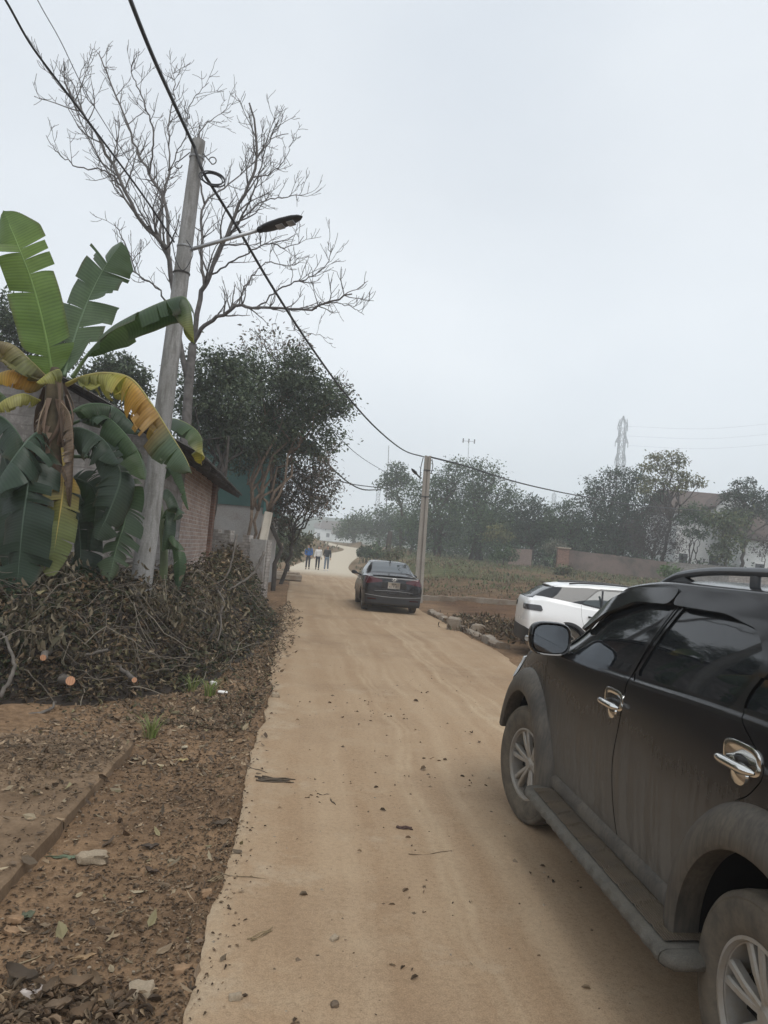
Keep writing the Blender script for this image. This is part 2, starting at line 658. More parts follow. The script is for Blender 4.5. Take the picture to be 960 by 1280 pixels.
def m_road():
    k = NT('road_dusty_concrete')
    co = k.co()
    lane = k.attr('Lane')                      # x: metres from the left edge, y: metres along
    lx, ly = k.sep(lane)[:2]
    big = k.noise(co, 0.5, 5, 0.6)
    mid = k.noise(co, 2.3, 6, 0.65)
    fine = k.noise(co, 40, 6, 0.75)
    smear = k.noise(k.map(lane, (2.2, 0.10, 1)), 1.5, 5, 0.6)
    dust = k.mix((0.302, 0.209, 0.130), (0.372, 0.276, 0.182), k.ramp(smear, [(0.34, 0.0), (0.66, 1.0)]))
    dust = k.mix(dust, (0.245, 0.170, 0.109), k.ramp(big, [(0.48, 0.0), (0.72, 0.8)]))
    dust = k.mix(dust, (0.36, 0.275, 0.185), k.ramp(mid, [(0.52, 0.0), (0.70, 0.6)]))
    # pale tyre tracks wandering a little along the lane
    wob = k.math('MULTIPLY', k.math('SUBTRACT', k.noise(k.map(lane, (0.0, 0.16, 1)), 1.0, 2, 0.5), 0.5), 0.9)
    lw = k.math('ADD', lx, wob)
    tr = None
    for c_, w_, a_ in ((1.25, 0.03, 0.5), (1.33, 0.02, 0.4), (1.62, 0.035, 0.35), (2.40, 0.035, 0.65), (2.50, 0.025, 0.5), (2.72, 0.04, 0.55), (3.05, 0.04, 0.4), (3.14, 0.02, 0.4)):
        d_ = k.math('ABSOLUTE', k.math('SUBTRACT', lw, c_))
        t_ = k.math('MULTIPLY', k.ramp(k.math('DIVIDE', d_, w_ * 2), [(0.2, 1.0), (1.0, 0.0)]), a_)
        tr = t_ if tr is None else k.math('MAXIMUM', tr, t_)
    brk = k.noise(k.map(lane, (3, 0.6, 1)), 1.3, 5, 0.7)
    tr = k.math('MULTIPLY', tr, k.ramp(brk, [(0.36, 0.0), (0.6, 1.0)]))
    dust = k.mix(dust, (0.44, 0.345, 0.235), tr)
    # bare concrete in patches, mostly along the broken edge
    patch = k.noise(co, 1.7, 7, 0.7)
    edge = k.ramp(lx, [(0.02, 0.13), (0.35, 0.0)])
    dust = k.mix(dust, (0.385, 0.305, 0.215), k.ramp(k.math('ADD', patch, edge), [(0.58, 0.0), (0.70, 0.75)]))
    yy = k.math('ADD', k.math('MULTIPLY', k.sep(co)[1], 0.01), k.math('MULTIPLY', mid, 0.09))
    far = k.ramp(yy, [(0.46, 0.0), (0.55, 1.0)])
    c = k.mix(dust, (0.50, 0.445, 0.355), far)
    c = k.mix(c, k.ramp(fine, [(0.25, (0.66, 0.64, 0.62)), (0.5, (1, 1, 1)), (0.78, (1.22, 1.2, 1.17))]), 0.75, 'MULTIPLY')
    grain = k.noise(co, 150, 3, 0.7)
    c = k.mix(c, k.ramp(grain, [(0.3, (0.72, 0.7, 0.68)), (0.7, (1.25, 1.24, 1.22))]), 0.8, 'MULTIPLY')
    spots = k.noise(co, 62, 3, 0.8)
    c = k.mix(c, (0.13, 0.085, 0.05), k.ramp(spots, [(0.67, 0.0), (0.74, 0.7)]))
    k.set(c, 0.92, 0, 0.12)
    k.bump(fine, 0.18, 0.006)
    return k.m


def m_concrete(name, a, b, dirt=(0.2, 0.14, 0.09), dirt_amt=0.6, scale=1.0):
    k = NT(name)
    co = k.co()
    n1 = k.noise(co, 2.2 * scale, 6, 0.65)
    n2 = k.noise(co, 30 * scale, 5, 0.7)
    c = k.mix(a, b, k.ramp(n1, [(0.3, 0.0), (0.7, 1.0)]))
    c = k.mix(c, dirt, k.math('MULTIPLY', k.ramp(k.noise(co, 1.1 * scale, 5, 0.7), [(0.42, 0.0), (0.62, 1.0)]), dirt_amt))
    c = k.mix(c, k.ramp(n2, [(0.3, (0.7, 0.7, 0.7)), (0.7, (1.2, 1.2, 1.2))]), 0.8, 'MULTIPLY')
    k.set(c, 0.9, 0, 0.2)
    k.bump(n2, 0.35, 0.01)
    return k.m


M_GROUND, M_ROAD = m_ground(), m_road()
M_SLAB = m_concrete('slab_concrete', (0.20, 0.135, 0.083), (0.27, 0.19, 0.12), (0.12, 0.077, 0.045), 0.8, 1.4)
M_CONC = m_concrete('grey_concrete', (0.30, 0.285, 0.26), (0.42, 0.40, 0.37), (0.2, 0.18, 0.15), 0.5)
M_KERB = m_concrete('kerb_concrete', (0.25, 0.21, 0.165), (0.35, 0.305, 0.25), (0.16, 0.11, 0.07), 0.8, 2)


def axis(*segs):
    out = []
    for a, b, st in segs:
        out.append(np.arange(a, b, st))
    return np.unique(np.concatenate(out + [np.array([segs[-1][1]])]))


gx = axis((-420, -60, 30), (-60, -16, 3), (-16, -7, 0.6), (-7, -0.2, 0.05), (-0.2, 4, 0.3), (4, 12, 0.5), (12, 60, 2.5), (60, 480, 30))
gy = axis((-40, 0, 4), (0, 1.6, 0.3), (1.6, 15, 0.055), (15, 40, 0.35), (40, 120, 1.5), (120, 300, 8), (300, 620, 32))
X, Y = np.meshgrid(gx, gy)
xf, yf = X.ravel(), Y.ravel()
def zland(xf, yf):
    """the land as modelled, with its small bumps"""
    xf, yf = np.asarray(xf, float), np.asarray(yf, float)
    Z = gh(xf, yf)
    sd = poly_sd(np.stack([xf, yf], 1), ROADPOLY)
    under = sstep(0.05, -0.12, sd)
    near_v = sstep(16, 10, yf) * sstep(-8, -5, xf) * sstep(0.15, -0.1, xf)
    verge = sstep(0.0, 0.15, sd) * sstep(2.2, 0.8, sd) * (xf < 2) * sstep(30, 14, yf)
    Z = Z - 0.09 * under - 0.05 * verge
    Z += near_v * (0.07 * vnoise(xf, yf, 1, 1.6, 4) + 0.05 * vnoise(xf, yf, 4, 7, 4) + 0.02 * vnoise(xf, yf, 5, 26, 2)) * (1 - under)
    field = sstep(0.6, 2.0, sd) * (xf > 0.5)
    Z += field * sstep(200, 60, yf) * (0.22 * vnoise(xf, yf, 6, 0.5, 5) + 0.25 * vnoise(xf, yf, 7, 1.9, 4) * sstep(40, 26, yf))
    Z += sstep(70, 84, yf) * sstep(130, 105, yf) * sstep(1.0, 3.5, sd) * sstep(-24, -14, xf) * (xf < -3) * 0.9
    return Z, sd, field


Z, sd, field = zland(xf, yf)
# colour of the soil by place
C = np.tile(np.array([0.225, 0.152, 0.097]), (len(xf), 1))
soil = np.array([0.135, 0.082, 0.05])
grass = np.array([0.095, 0.108, 0.055])
straw = np.array([0.15, 0.108, 0.068])
w = (field * sstep(33, 29, yf))[:, None]
C = C * (1 - w) + soil * w
w2 = (field * sstep(29, 33, yf))[:, None]
g = (sstep(-0.15, 0.2, vnoise(xf, yf, 9, 0.22, 4) + (yf - 44) * 0.016))[:, None]
C = C * (1 - w2) + (straw * (1 - g) + grass * g) * w2
w3 = (sstep(45, 70, yf) * (xf < 2))[:, None]
C = C * (1 - w3) + np.array([0.21, 0.165, 0.11]) * w3
wf = sstep(120, 200, yf)[:, None]
C = C * (1 - wf) + np.array([0.1, 0.11, 0.065]) * wf
mb = MB()
mb.grid(np.stack([X, Y, Z.reshape(X.shape)], -1), 0, C)
tag(mb.build('ground', M_GROUND), kind='structure')

# ---- the road: a slab with a broken left edge, slightly worn cross-section
rows = []
n = 420
rc = 0.5 * (RL + RR)
rz = gh(rc[:, 0], rc[:, 1]) + 0.004
cols_t = np.concatenate([[0, 0.004, 0.012], np.linspace(0.03, 0.97, 26), [0.99, 1.0]])
rl = RL.copy()
s_al = np.cumsum(np.concatenate([[0], np.linalg.norm(np.diff(rc, axis=0), axis=1)]))
u_dense = np.interp(np.concatenate([np.arange(0, 26, 0.035), np.arange(26, 80, 0.4), np.arange(80, s_al[-1], 1.5)]), s_al, np.arange(n))
def rs(A):
    i = np.minimum(u_dense.astype(int), n - 2)
    f = (u_dense - i)
    return (A[i].T * (1 - f) + A[i + 1].T * f).T
RLd, RRd, RZd = rs(RL), rs(RR), rs(rz)
yy = RLd[:, 1]
jag = (0.20 * vnoise(yy, yy * 0, 2, 0.8, 4) + 0.05 * vnoise(yy, yy * 0 + 3, 5, 5, 4)) * sstep(30, 18, yy)
jag2 = 0.3 * vnoise(yy, yy * 0 + 9, 12, 0.8, 4) * sstep(60, 30, yy)
RLd = RLd + np.stack([jag, jag * 0], 1)
RRd = RRd + np.stack([jag2, jag2 * 0], 1)
P = RLd[:, None, :] * (1 - cols_t)[None, :, None] + RRd[:, None, :] * cols_t[None, :, None]
zz = np.repeat(RZd[:, None], len(cols_t), 1)
zz += 0.012 * vnoise(P[..., 0], P[..., 1], 21, 0.25, 2) * sstep(40, 20, P[..., 1])
zz[:, 0] -= 0.16
zz[:, 1] -= 0.018
zz[:, -1] -= 0.12
zz = np.where(True, zz, zz)
mb = MB()
mb.grid(np.concatenate([P, zz[..., None]], -1))
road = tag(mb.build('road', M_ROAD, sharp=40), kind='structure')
ln_ = road.data.attributes.new('Lane', 'FLOAT_VECTOR', 'POINT')
s_d = np.cumsum(np.concatenate([[0], np.linalg.norm(np.diff(0.5 * (RLd + RRd), axis=0), axis=1)]))
wd_r = np.linalg.norm(RRd - RLd, axis=1)
lv = np.stack([cols_t[None, :] * wd_r[:, None], np.repeat(s_d[:, None], len(cols_t), 1), 0 * zz], -1)
ln_.data.foreach_set('vector', lv.astype(np.float32).ravel())

# ---- the slab pavement by the road, at left
mb = MB()
e0, e1 = np.array([-1.60, 3.45]), np.array([-1.85, 6.15])
dirn = unit(e1 - e0)
perp = np.array([-dirn[1], dirn[0]])
for a, b in ((-2.6, -0.02), (0.0, 0.98), (1.0, 1.82), (1.84, 2.72)):
    rng = np.random.default_rng(int(a * 10) + 50)
    ln = np.linspace(a, b, 40)
    wd = np.concatenate([[0, 0.006, 0.02], np.linspace(0.08, 3.2, 40)])
    g = e0 + ln[:, None, None] * dirn + wd[None, :, None] * perp
    ed = 0.02 * vnoise(g[..., 0], g[..., 1], 31, 5, 3)
    g = g + ed[..., None] * perp * (wd < 0.1)[None, :, None]
    z = 0.030 + 0.012 * vnoise(g[..., 0], g[..., 1], 30, 3, 3) + rng.uniform(-0.006, 0.006)
    z[:, 0] -= 0.14
    z[:, 1] -= 0.012
    z[0, :] -= 0.02
    z[-1, :] -= 0.02 if b < 2.5 else 0.14
    mb.grid(np.concatenate([g, z[..., None]], -1)[:, ::-1])
tag(mb.build('pavement', M_SLAB, sharp=40), kind='structure')

# ---- far hills
def m_hill():
    k = NT('hill_woods')
    n_ = k.noise(k.co(), 0.08, 6, 0.7)
    return k.set(k.ramp(n_, [(0.3, (0.03, 0.045, 0.03)), (0.7, (0.08, 0.1, 0.06))]), 0.95, 0, 0.05)


M_HILL = m_hill()
mb = MB()
for (px, Yh, top, wid, dep, sd_) in ((405, 430, 648, 120, 60, 1), (330, 470, 641, 150, 60, 2), (455, 470, 652, 160, 60, 3), (620, 520, 670, 240, 60, 4), (860, 540, 690, 260, 60, 5)):
    c = at(px, top, Yh)
    a = np.linspace(-1, 1, 60)
    b = np.linspace(-1, 1, 24)
    A, B = np.meshgrid(a, b)
    xx, y2 = c[0] + A * wid, c[1] + B * dep
    base = gh(xx, y2) - 1
    prof = np.clip(1 - A ** 2, 0, 1) ** 1.1 * np.clip(1 - B ** 2, 0, 1)
    z = base + (c[2] - base) * prof * (1 + 0.35 * vnoise(xx, y2, 40 + sd_, 0.02, 5)) + 2.5 * vnoise(xx, y2, 50 + sd_, 0.12, 3) * (prof > 0.02)
    mb.grid(np.stack([xx, y2, z], -1))
tag(mb.build('hills', M_HILL), kind='structure')
# ================================================================== vehicles
def split_mesh(V, T, f):
    """cut triangles along the zero line of f; returns (inside f<0, outside) as (V,T)"""
    V = np.asarray(V, float)
    T = np.asarray(T, int)
    if len(T) == 0:
        return (V, T), (V, T)
    s = f < 0
    cnt = s[T].sum(1)
    ins, out = [T[cnt == 3]], [T[cnt == 0]]
    newV = list(V)
    cache = {}

    def cutv(a, b):
        k = (a, b) if a < b else (b, a)
        if k not in cache:
            t = f[a] / (f[a] - f[b])
            cache[k] = len(newV)
            newV.append(V[a] + (V[b] - V[a]) * t)
        return cache[k]
    ti, to = [], []
    for tri in T[(cnt == 1) | (cnt == 2)]:
        sg = [s[v] for v in tri]
        one = sg.count(True) == 1
        i = sg.index(True) if one else sg.index(False)
        a, b, c = tri[i], tri[(i + 1) % 3], tri[(i + 2) % 3]
        p, q = cutv(a, b), cutv(a, c)
        A = [(a, p, q)]
        B = [(p, b, c), (p, c, q)]
        if one:
            ti += A
            to += B
        else:
            to += A
            ti += B
    NV = np.array(newV)

    def pack(parts, extra):
        t = np.concatenate(parts + ([np.array(extra, int)] if extra else []))
        if len(t) == 0:
            return NV[:0], t.reshape(-1, 3)
        u, inv = np.unique(t, return_inverse=True)
        return NV[u], inv.reshape(-1, 3)
    return pack(ins, ti), pack(out, to)


def vnormals(V, T):
    n = np.cross(V[T[:, 1]] - V[T[:, 0]], V[T[:, 2]] - V[T[:, 0]])
    N = np.zeros_like(V)
    for i in range(3):
        np.add.at(N, T[:, i], n)
    return unit(N)


def rpoly(pts, r):
    """rounded-corner outline as a dense polygon"""
    pts = np.asarray(pts, float)
    out = []
    k = len(pts)
    for i in range(k):
        p, a, b = pts[i], pts[i - 1], pts[(i + 1) % k]
        rr = r[i] if isinstance(r, (list, tuple)) else r
        la, lb = np.linalg.norm(a - p), np.linalg.norm(b - p)
        A = p + (a - p) * min(rr / la, 0.48)
        B = p + (b - p) * min(rr / lb, 0.48)
        for t in np.linspace(0, 1, 7):
            out.append((1 - t) ** 2 * A + 2 * t * (1 - t) * p + t * t * B)
    return np.array(out)


class Shell:
    """a lofted car body. keys: dict of x -> parameters, pchip between"""

    def __init__(s, xs, tab, D=(0.22, 0.2), nexp=3.2, zc=(0.62, 0.66), nx=150, round_roof=2.6):
        xs = np.asarray(xs, float)
        tab = {k: np.asarray(v, float) for k, v in tab.items()}
        x = np.linspace(xs[0], xs[-1], nx)
        g = {k: pchip(xs, v, x) for k, v in tab.items()}
        sec = []
        for i in range(nx):
            ws, zs, w, wb, zb, wt, zt, zc_ = (g[k][i] for k in ('ws', 'zs', 'w', 'wb', 'zb', 'wt', 'zt', 'zc'))
            low = spline([(ws, zs), (w - 0.028, zs + 0.045), (w, zs + 0.42 * (zb - zs)), (w - 0.004, zs + 0.68 * (zb - zs)), (wb + 0.016, zb - 0.045), (wb, zb)], 34)
            t = np.linspace(0, 1, 26)[1:]
            bow = 0.018 * np.sin(t * PI) * min(1, (zt - zb) / 0.4)
            gl = np.stack([wb + (wt - wb) * t + bow, zb + (zt - zb) * t], 1)
            a = np.linspace(0, PI / 2, 26)[1:]
            e = 2.0 / round_roof
            rf = np.stack([wt * np.cos(a) ** e, zt + (zc_ - zt) * np.sin(a) ** e], 1)
            rf[-1, 0] = 0
            sec.append(np.concatenate([low, gl, rf]))
        sec = np.array(sec)                      # (nx, M, 2)
        XX = np.repeat(x[:, None], sec.shape[1], 1)
        P = np.stack([XX, sec[..., 0], sec[..., 1]], -1)
        # rounded ends
        def cap(sec0, x0, sg, D_, z0):
            q = np.concatenate([1 - np.linspace(0, 1, 15)[1:] ** 2.0 * 0.35, np.linspace(0.6, 0.0, 12)])
            out = []
            for qq in q:
                dx = D_ * (1 - qq ** nexp) ** (1 / nexp)
                out.append(np.stack([np.full(len(sec0), x0 + sg * dx), sec0[:, 0] * qq, z0 + (sec0[:, 1] - z0) * qq], 1))
            return np.array(out)
        r_ = cap(sec[0], x[0], -1, D[0], zc[0])[::-1]
        f_ = cap(sec[-1], x[-1], 1, D[1], zc[1])
        P = np.concatenate([r_, P, f_])
        a, b = P.shape[:2]
        i = np.arange(a - 1)[:, None] * b
        j = np.arange(b - 1)[None, :]
        q0, q1, q2, q3 = (v.ravel() for v in (i + j, i + j + 1, i + b + j + 1, i + b + j))
        T = np.concatenate([np.stack([q0, q2, q1], 1), np.stack([q0, q3, q2], 1)])
        V = P.reshape(-1, 3)
        # mirror, weld the centre line
        VM = V * np.array([1, -1, 1])
        T = np.concatenate([T, T[:, ::-1] + len(V)])
        s.V, s.T = np.concatenate([V, VM]), T
        key = np.round(s.V, 5)
        _, first, inv = np.unique(key, axis=0, return_index=True, return_inverse=True)
        s.V = s.V[first]
        s.T = inv.reshape(-1)[s.T]
        ok = (s.T[:, 0] != s.T[:, 1]) & (s.T[:, 1] != s.T[:, 2]) & (s.T[:, 0] != s.T[:, 2])
        s.T = s.T[ok]
        N = vnormals(s.V, s.T)
        if (N * (s.V - s.V.mean(0))).sum() < 0:
            s.T = s.T[:, ::-1].copy()


def fill(mb, VT, mi=0, off=0.0, N=None):
    V, T = VT
    if len(T) == 0:
        return
    if off:
        V = V + vnormals(V, T) * off
    mb.add(V, T, mi)


def part(VT, name, mats, parent, off=0.0, sharp=35):
    mb = MB()
    fill(mb, VT, 0, off)
    return mb.build(name, mats, parent, sharp=sharp)


def shellthick(VT, name, mats, parent, off0, off1, sharp=40):
    """surface piece with real thickness (visors, trims)"""
    V, T = VT
    N = vnormals(V, T)
    mb = MB()
    A, B = V + N * off1, V + N * off0
    mb.add(A, T)
    mb.add(B, T[:, ::-1])
    e = np.concatenate([T[:, [0, 1]], T[:, [1, 2]], T[:, [2, 0]]])
    key = {}
    for a, b in e:
        key[(a, b)] = 1
    E = np.array([(a, b) for (a, b) in key if (b, a) not in key])
    if len(E):
        n_ = len(V)
        mb.add(np.concatenate([A, B]), np.stack([E[:, 0], E[:, 0] + n_, E[:, 1] + n_, E[:, 1]], 1))
    return mb.build(name, mats, parent, sharp=sharp)


def xzf(V, poly):
    return poly_sd(V[:, [0, 2]], poly)


# ---- materials
def m_paint_black_dirty():
    k = NT('black_paint_dusty')
    co = k.co()
    x, y, z = k.sep(co)[:3]
    n1 = k.noise(co, 2.2, 2, 0.45)
    nb = k.noise(co, 1.1, 3, 0.5)
    st = k.noise(k.map(co, (46, 46, 1.1)), 1.0, 4, 0.6)         # runs of cleaner paint where water ran down
    fine = k.noise(co, 120, 4, 0.8)
    # splashed dust: thick along the lower doors, thinning out upwards with a ragged limit
    zz = k.math('ADD', z, k.math('MULTIPLY', k.math('SUBTRACT', n1, 0.5), 0.28))
    zz = k.math('ADD', zz, k.math('MULTIPLY', k.math('SUBTRACT', st, 0.5), 0.06))
    zz = k.math('ADD', zz, k.math('MULTIPLY', k.math('SUBTRACT', nb, 0.5), 0.30))
    d = k.ramp(k.math('MULTIPLY', zz, 0.7), [(0.30, 1.0), (0.46, 0.84), (0.60, 0.54), (0.72, 0.20), (0.85, 0.02)])
    d = k.math('MULTIPLY', d, k.ramp(fine, [(0.3, 0.75), (0.7, 1.0)]))
    d = k.math('MULTIPLY', d, k.ramp(k.noise(k.map(co, (34, 34, 0.9)), 1.0, 3, 0.55), [(0.38, 0.6), (0.55, 1.0)]))
    d = k.math('MULTIPLY', d, 0.76)
    film = k.math('ADD', d, k.math('MULTIPLY', k.ramp(n1, [(0.3, 0.0), (0.8, 0.10)]), 0.5))
    dustc = k.mix((0.15, 0.133, 0.107), (0.2, 0.175, 0.14), n1)
    c = k.mix((0.009, 0.009, 0.011), dustc, film)
    k.set(c, k.ramp(film, [(0.0, 0.12), (0.3, 0.42), (0.6, 0.85)]), 0, 0.5)
    return k.m


def m_paint(name, col, rough=0.18, coat=0.5, dust=0.05, dustcol=(0.3, 0.24, 0.17)):
    k = NT(name)
    co = k.co()
    z = k.sep(co)[2]
    n1 = k.noise(co, 4, 5, 0.6)
    zz = k.math('ADD', z, k.math('MULTIPLY', k.math('SUBTRACT', n1, 0.5), 0.3))
    d = k.ramp(zz, [(0.25, 0.6), (0.5, 0.16), (0.9, dust)])
    k.set(k.mix(col, dustcol, d), k.ramp(d, [(0, rough), (0.5, 0.7)]), 0, 0.5)
    k.b.inputs['Coat Weight'].default_value = coat
    k.b.inputs['Coat Roughness'].default_value = 0.05
    return k.m


def m_gloss(name, col, rough=0.08, spec=0.5, metal=0):
    k = NT(name)
    return k.set(col, rough, metal, spec)


M_BLK = m_paint_black_dirty()
M_GLASS = m_gloss('tinted_glass', (0.012, 0.014, 0.016), 0.03, 0.6)
M_GLASS2 = m_gloss('tinted_glass_green', (0.03, 0.042, 0.044), 0.04, 0.9)
M_RUB = simple('black_rubber', (0.02, 0.02, 0.021), 0.55, 0, 0.4)
M_DARK = simple('dark_underbody', (0.008, 0.008, 0.008), 0.9, 0, 0.1)
M_CHROME = m_gloss('chrome', (0.72, 0.71, 0.68), 0.1, 0.5, 1.0)
M_GLOSSBLK = m_gloss('gloss_black_plastic', (0.012, 0.012, 0.013), 0.09, 0.5)
M_MIRROR = m_gloss('mirror_glass', (0.45, 0.47, 0.49), 0.02, 0.5, 1.0)


def m_tyre():
    k = NT('dusty_tyre')
    co = k.co()
    n = k.noise(co, 9, 6, 0.7)
    k.set(k.mix((0.045, 0.041, 0.037), (0.2, 0.165, 0.12), k.ramp(n, [(0.3, 0.12), (0.75, 0.75)])), 0.9, 0, 0.15)
    k.bump(k.noise(co, 70, 3), 0.2, 0.004)
    return k.m


def m_rim():
    k = NT('dusty_alloy')
    n = k.noise(k.co(), 8, 6, 0.7)
    k.set(k.mix((0.33, 0.32, 0.30), (0.25, 0.2, 0.14), k.ramp(n, [(0.35, 0.15), (0.7, 0.8)])), 0.5, 0.35, 0.4)
    return k.m


def m_flare():
    k = NT('flare_dusty')
    co = k.co()
    n = k.noise(co, 5, 6, 0.65)
    st = k.noise(k.map(co, (60, 60, 3)), 1.0, 4, 0.6)
    d = k.math('MULTIPLY', k.ramp(n, [(0.25, 0.25), (0.7, 0.85)]), k.ramp(st, [(0.35, 0.55), (0.6, 1.0)]))
    k.set(k.mix((0.016, 0.016, 0.017), (0.16, 0.135, 0.102), k.math('MULTIPLY', d, 0.85)), 0.6, 0, 0.4)
    return k.m


M_TYRE, M_RIM, M_FLARE = m_tyre(), m_rim(), m_flare()
M_STEP = m_concrete('dusty_step_rubber', (0.075, 0.058, 0.04), (0.13, 0.10, 0.068), (0.05, 0.042, 0.035), 0.6, 5)
M_STEPALU = m_concrete('dusty_aluminium', (0.08, 0.074, 0.063), (0.15, 0.138, 0.118), (0.09, 0.078, 0.06), 0.6, 6)
M_LAMPRED = m_gloss('red_lamp_lens', (0.06, 0.004, 0.007), 0.1, 0.6)
M_LAMPDARK = m_gloss('smoked_lamp_lens', (0.05, 0.048, 0.05), 0.1, 0.6)
M_LAMPCLR = m_gloss('clear_lamp_lens', (0.55, 0.56, 0.56), 0.12, 0.6)
M_WHITE = m_paint('white_paint', (0.87, 0.87, 0.86), 0.2, 0.4, 0.02)
M_BLK2 = m_paint('black_paint_clean', (0.006, 0.006, 0.008), 0.12, 0.0, 0.01, (0.08, 0.065, 0.05))
M_TRIMGREY = simple('grey_trim', (0.22, 0.22, 0.22), 0.35, 0.3, 0.5)
M_PLATE = simple('plate_white', (0.85, 0.85, 0.83), 0.5, 0, 0.3, 0.06)
M_PLATETXT = simple('plate_black', (0.02, 0.02, 0.02), 0.6)


def make_wheel(root, x, y, r, wd, rimr, side, spokes='v6', detail=True):
    """side: +1 left, -1 right. hub carries tyre and rim as sub-parts"""
    S = side
    mb = MB()
    mb.lathe([(0.0, -0.02), (rimr * 0.72, -0.02), (rimr * 0.72, 0.0), (rimr * 0.3, 0.0), (0.0, 0.0)], 32)
    mb.box((rimr * 0.55, 0.02, 0.0), (rimr * 0.35, 0.05, rimr * 0.5))
    hub = mb.build('wheel', M_DARK, root, sharp=40)
    hub.location = (x, y - S * 0.035, r)
    if S < 0:
        hub.rotation_euler = (0, 0, PI)
    h = wd / 2
    # tyre: outward face at +y
    tb = MB()
    pr = [(rimr - 0.01, -h * 0.8), (rimr, -h * 0.86), (rimr + (r - rimr) * 0.5, -h), (r * 0.965, -h * 0.9), (r - 0.004, -h * 0.72)]
    if detail:
        for a in (-0.5, -0.18, 0.18, 0.5):
            pr += [(r, h * (a - 0.06)), (r - 0.011, h * (a - 0.05)), (r - 0.011, h * (a + 0.05)), (r, h * (a + 0.06))]
    else:
        pr += [(r, -h * 0.3), (r, h * 0.3)]
    pr += [(r - 0.004, h * 0.72), (r * 0.985, h * 0.84), (r * 0.965, h * 0.9)]
    if detail:
        pr += [(r * 0.93, h * 0.965), (r * 0.915, h * 0.955), (r * 0.90, h * 0.985)]
    pr += [(rimr + (r - rimr) * 0.5, h), (rimr + (r - rimr) * 0.25, h * 0.985), (rimr + 0.012, h * 0.9), (rimr + 0.004, h * 0.86), (rimr - 0.01, h * 0.8)]
    tb.lathe(pr, 72)
    if detail:   # shoulder blocks of the tread
        for k in range(60):
            a = k * 2 * PI / 60
            for sg in ():
                c = np.array([math.cos(a) * (r - 0.014), sg * h * 0.78, math.sin(a) * (r - 0.014)])
                m = np.array([[-math.sin(a), 0, math.cos(a)], [0, 1, 0], [math.cos(a), 0, math.sin(a)]]).T
                tb.box(c, (0.024, h * 0.26, 0.013), m)
    t = tb.build('tyre', M_TYRE, hub, sharp=45)
    # rim
    rb = MB()
    o = h * 0.80
    rb.lathe([(rimr * 0.93, -h * 0.8), (rimr * 0.90, o * 0.3), (rimr * 0.93, o * 0.94), (rimr + 0.002, o), (rimr + 0.006, o + 0.012), (rimr - 0.006, o + 0.014), (rimr * 0.945, o - 0.002)], 56)
    def spoke(a, w0, w1, y0, y1):
        d = np.array([math.cos(a), 0, math.sin(a)])
        s_ = np.array([-math.sin(a), 0, math.cos(a)])
        Y_ = np.array([0, 1, 0])
        V = []
        for rr, w, yy_ in ((rimr * 0.16, w0, y0), (rimr * 0.55, (w0 + w1) / 2, (y0 + y1) / 2 + 0.006), (rimr * 0.94, w1, y1)):
            for sx, yo in ((-1, -0.03), (-1, -0.004), (-0.6, 0.004), (0.6, 0.004), (1, -0.004), (1, -0.03)):
                V.append(d * rr + s_ * sx * w / 2 + Y_ * (yy_ + yo))
        Q = []
        for i in range(2):
            for j in range(5):
                Q.append((i * 6 + j, i * 6 + j + 1, i * 6 + 7 + j, i * 6 + 6 + j))
        rb.add(V, Q)
    y0, y1 = o * 0.72, o * 0.90
    if spokes == 'v6':
        for k in range(6):
            for dlt in (-1, 1):
                a = k * PI / 3 + dlt * 0.155 + 0.2
                # each pair runs nearly parallel from the hub
                spoke(a, rimr * 0.115, rimr * 0.145, y0, y1)
    else:
        for k in range(5):
            for dlt in (-1, 1):
                spoke(k * 2 * PI / 5 + dlt * 0.22 + 0.3, rimr * 0.16, rimr * 0.14, y0, y1)
    rb.lathe([(0.0, y0 + 0.022), (rimr * 0.13, y0 + 0.02), (rimr * 0.16, y0 + 0.008), (rimr * 0.27, y0 - 0.004), (rimr * 0.30, y0 - 0.03)], 28)
    for k in range(6):
        a = k * PI / 3
        rb.lathe(np.array([(0.0, 0.012), (0.009, 0.010), (0.010, 0.0)]), 8)
        rb.V[-1] = rb.V[-1] + np.array([math.cos(a) * rimr * 0.215, y0 - 0.004, math.sin(a) * rimr * 0.215])
    rb.build('rim', M_RIM, hub, sharp=35)
    return hub


def arch_liner(mb, x, y0, y1, r, z):
    a = np.linspace(R(15 if x > 0 else -6), R(186 if x > 0 else 165), 30)
    A = np.stack([x + r * np.cos(a), np.full(30, y0), z + r * np.sin(a)], 1)
    B = A.copy()
    B[:, 1] = y1
    mb.grid(np.stack([A, B]))
    mb.ngon(B)


def flare_ring(mb, x, z, prof, a0, a1, sy, yfun, n=44, drop=0.0):
    """prof: (radius, outward offset) pairs swept round the arch. yfun(x,z): body half width"""
    a = np.linspace(R(a0), R(a1), n)
    P = np.zeros((len(prof), n, 3))
    for i, (r_, off) in enumerate(prof):
        P[i, :, 0] = x + r_ * np.cos(a)
        P[i, :, 2] = z + r_ * np.sin(a)
        P[i, :, 1] = sy * (yfun + off)
    mb.grid(P if sy > 0 else P[:, ::-1])


def mirrored(pts):
    return [(x, -y, z) for x, y, z in pts]


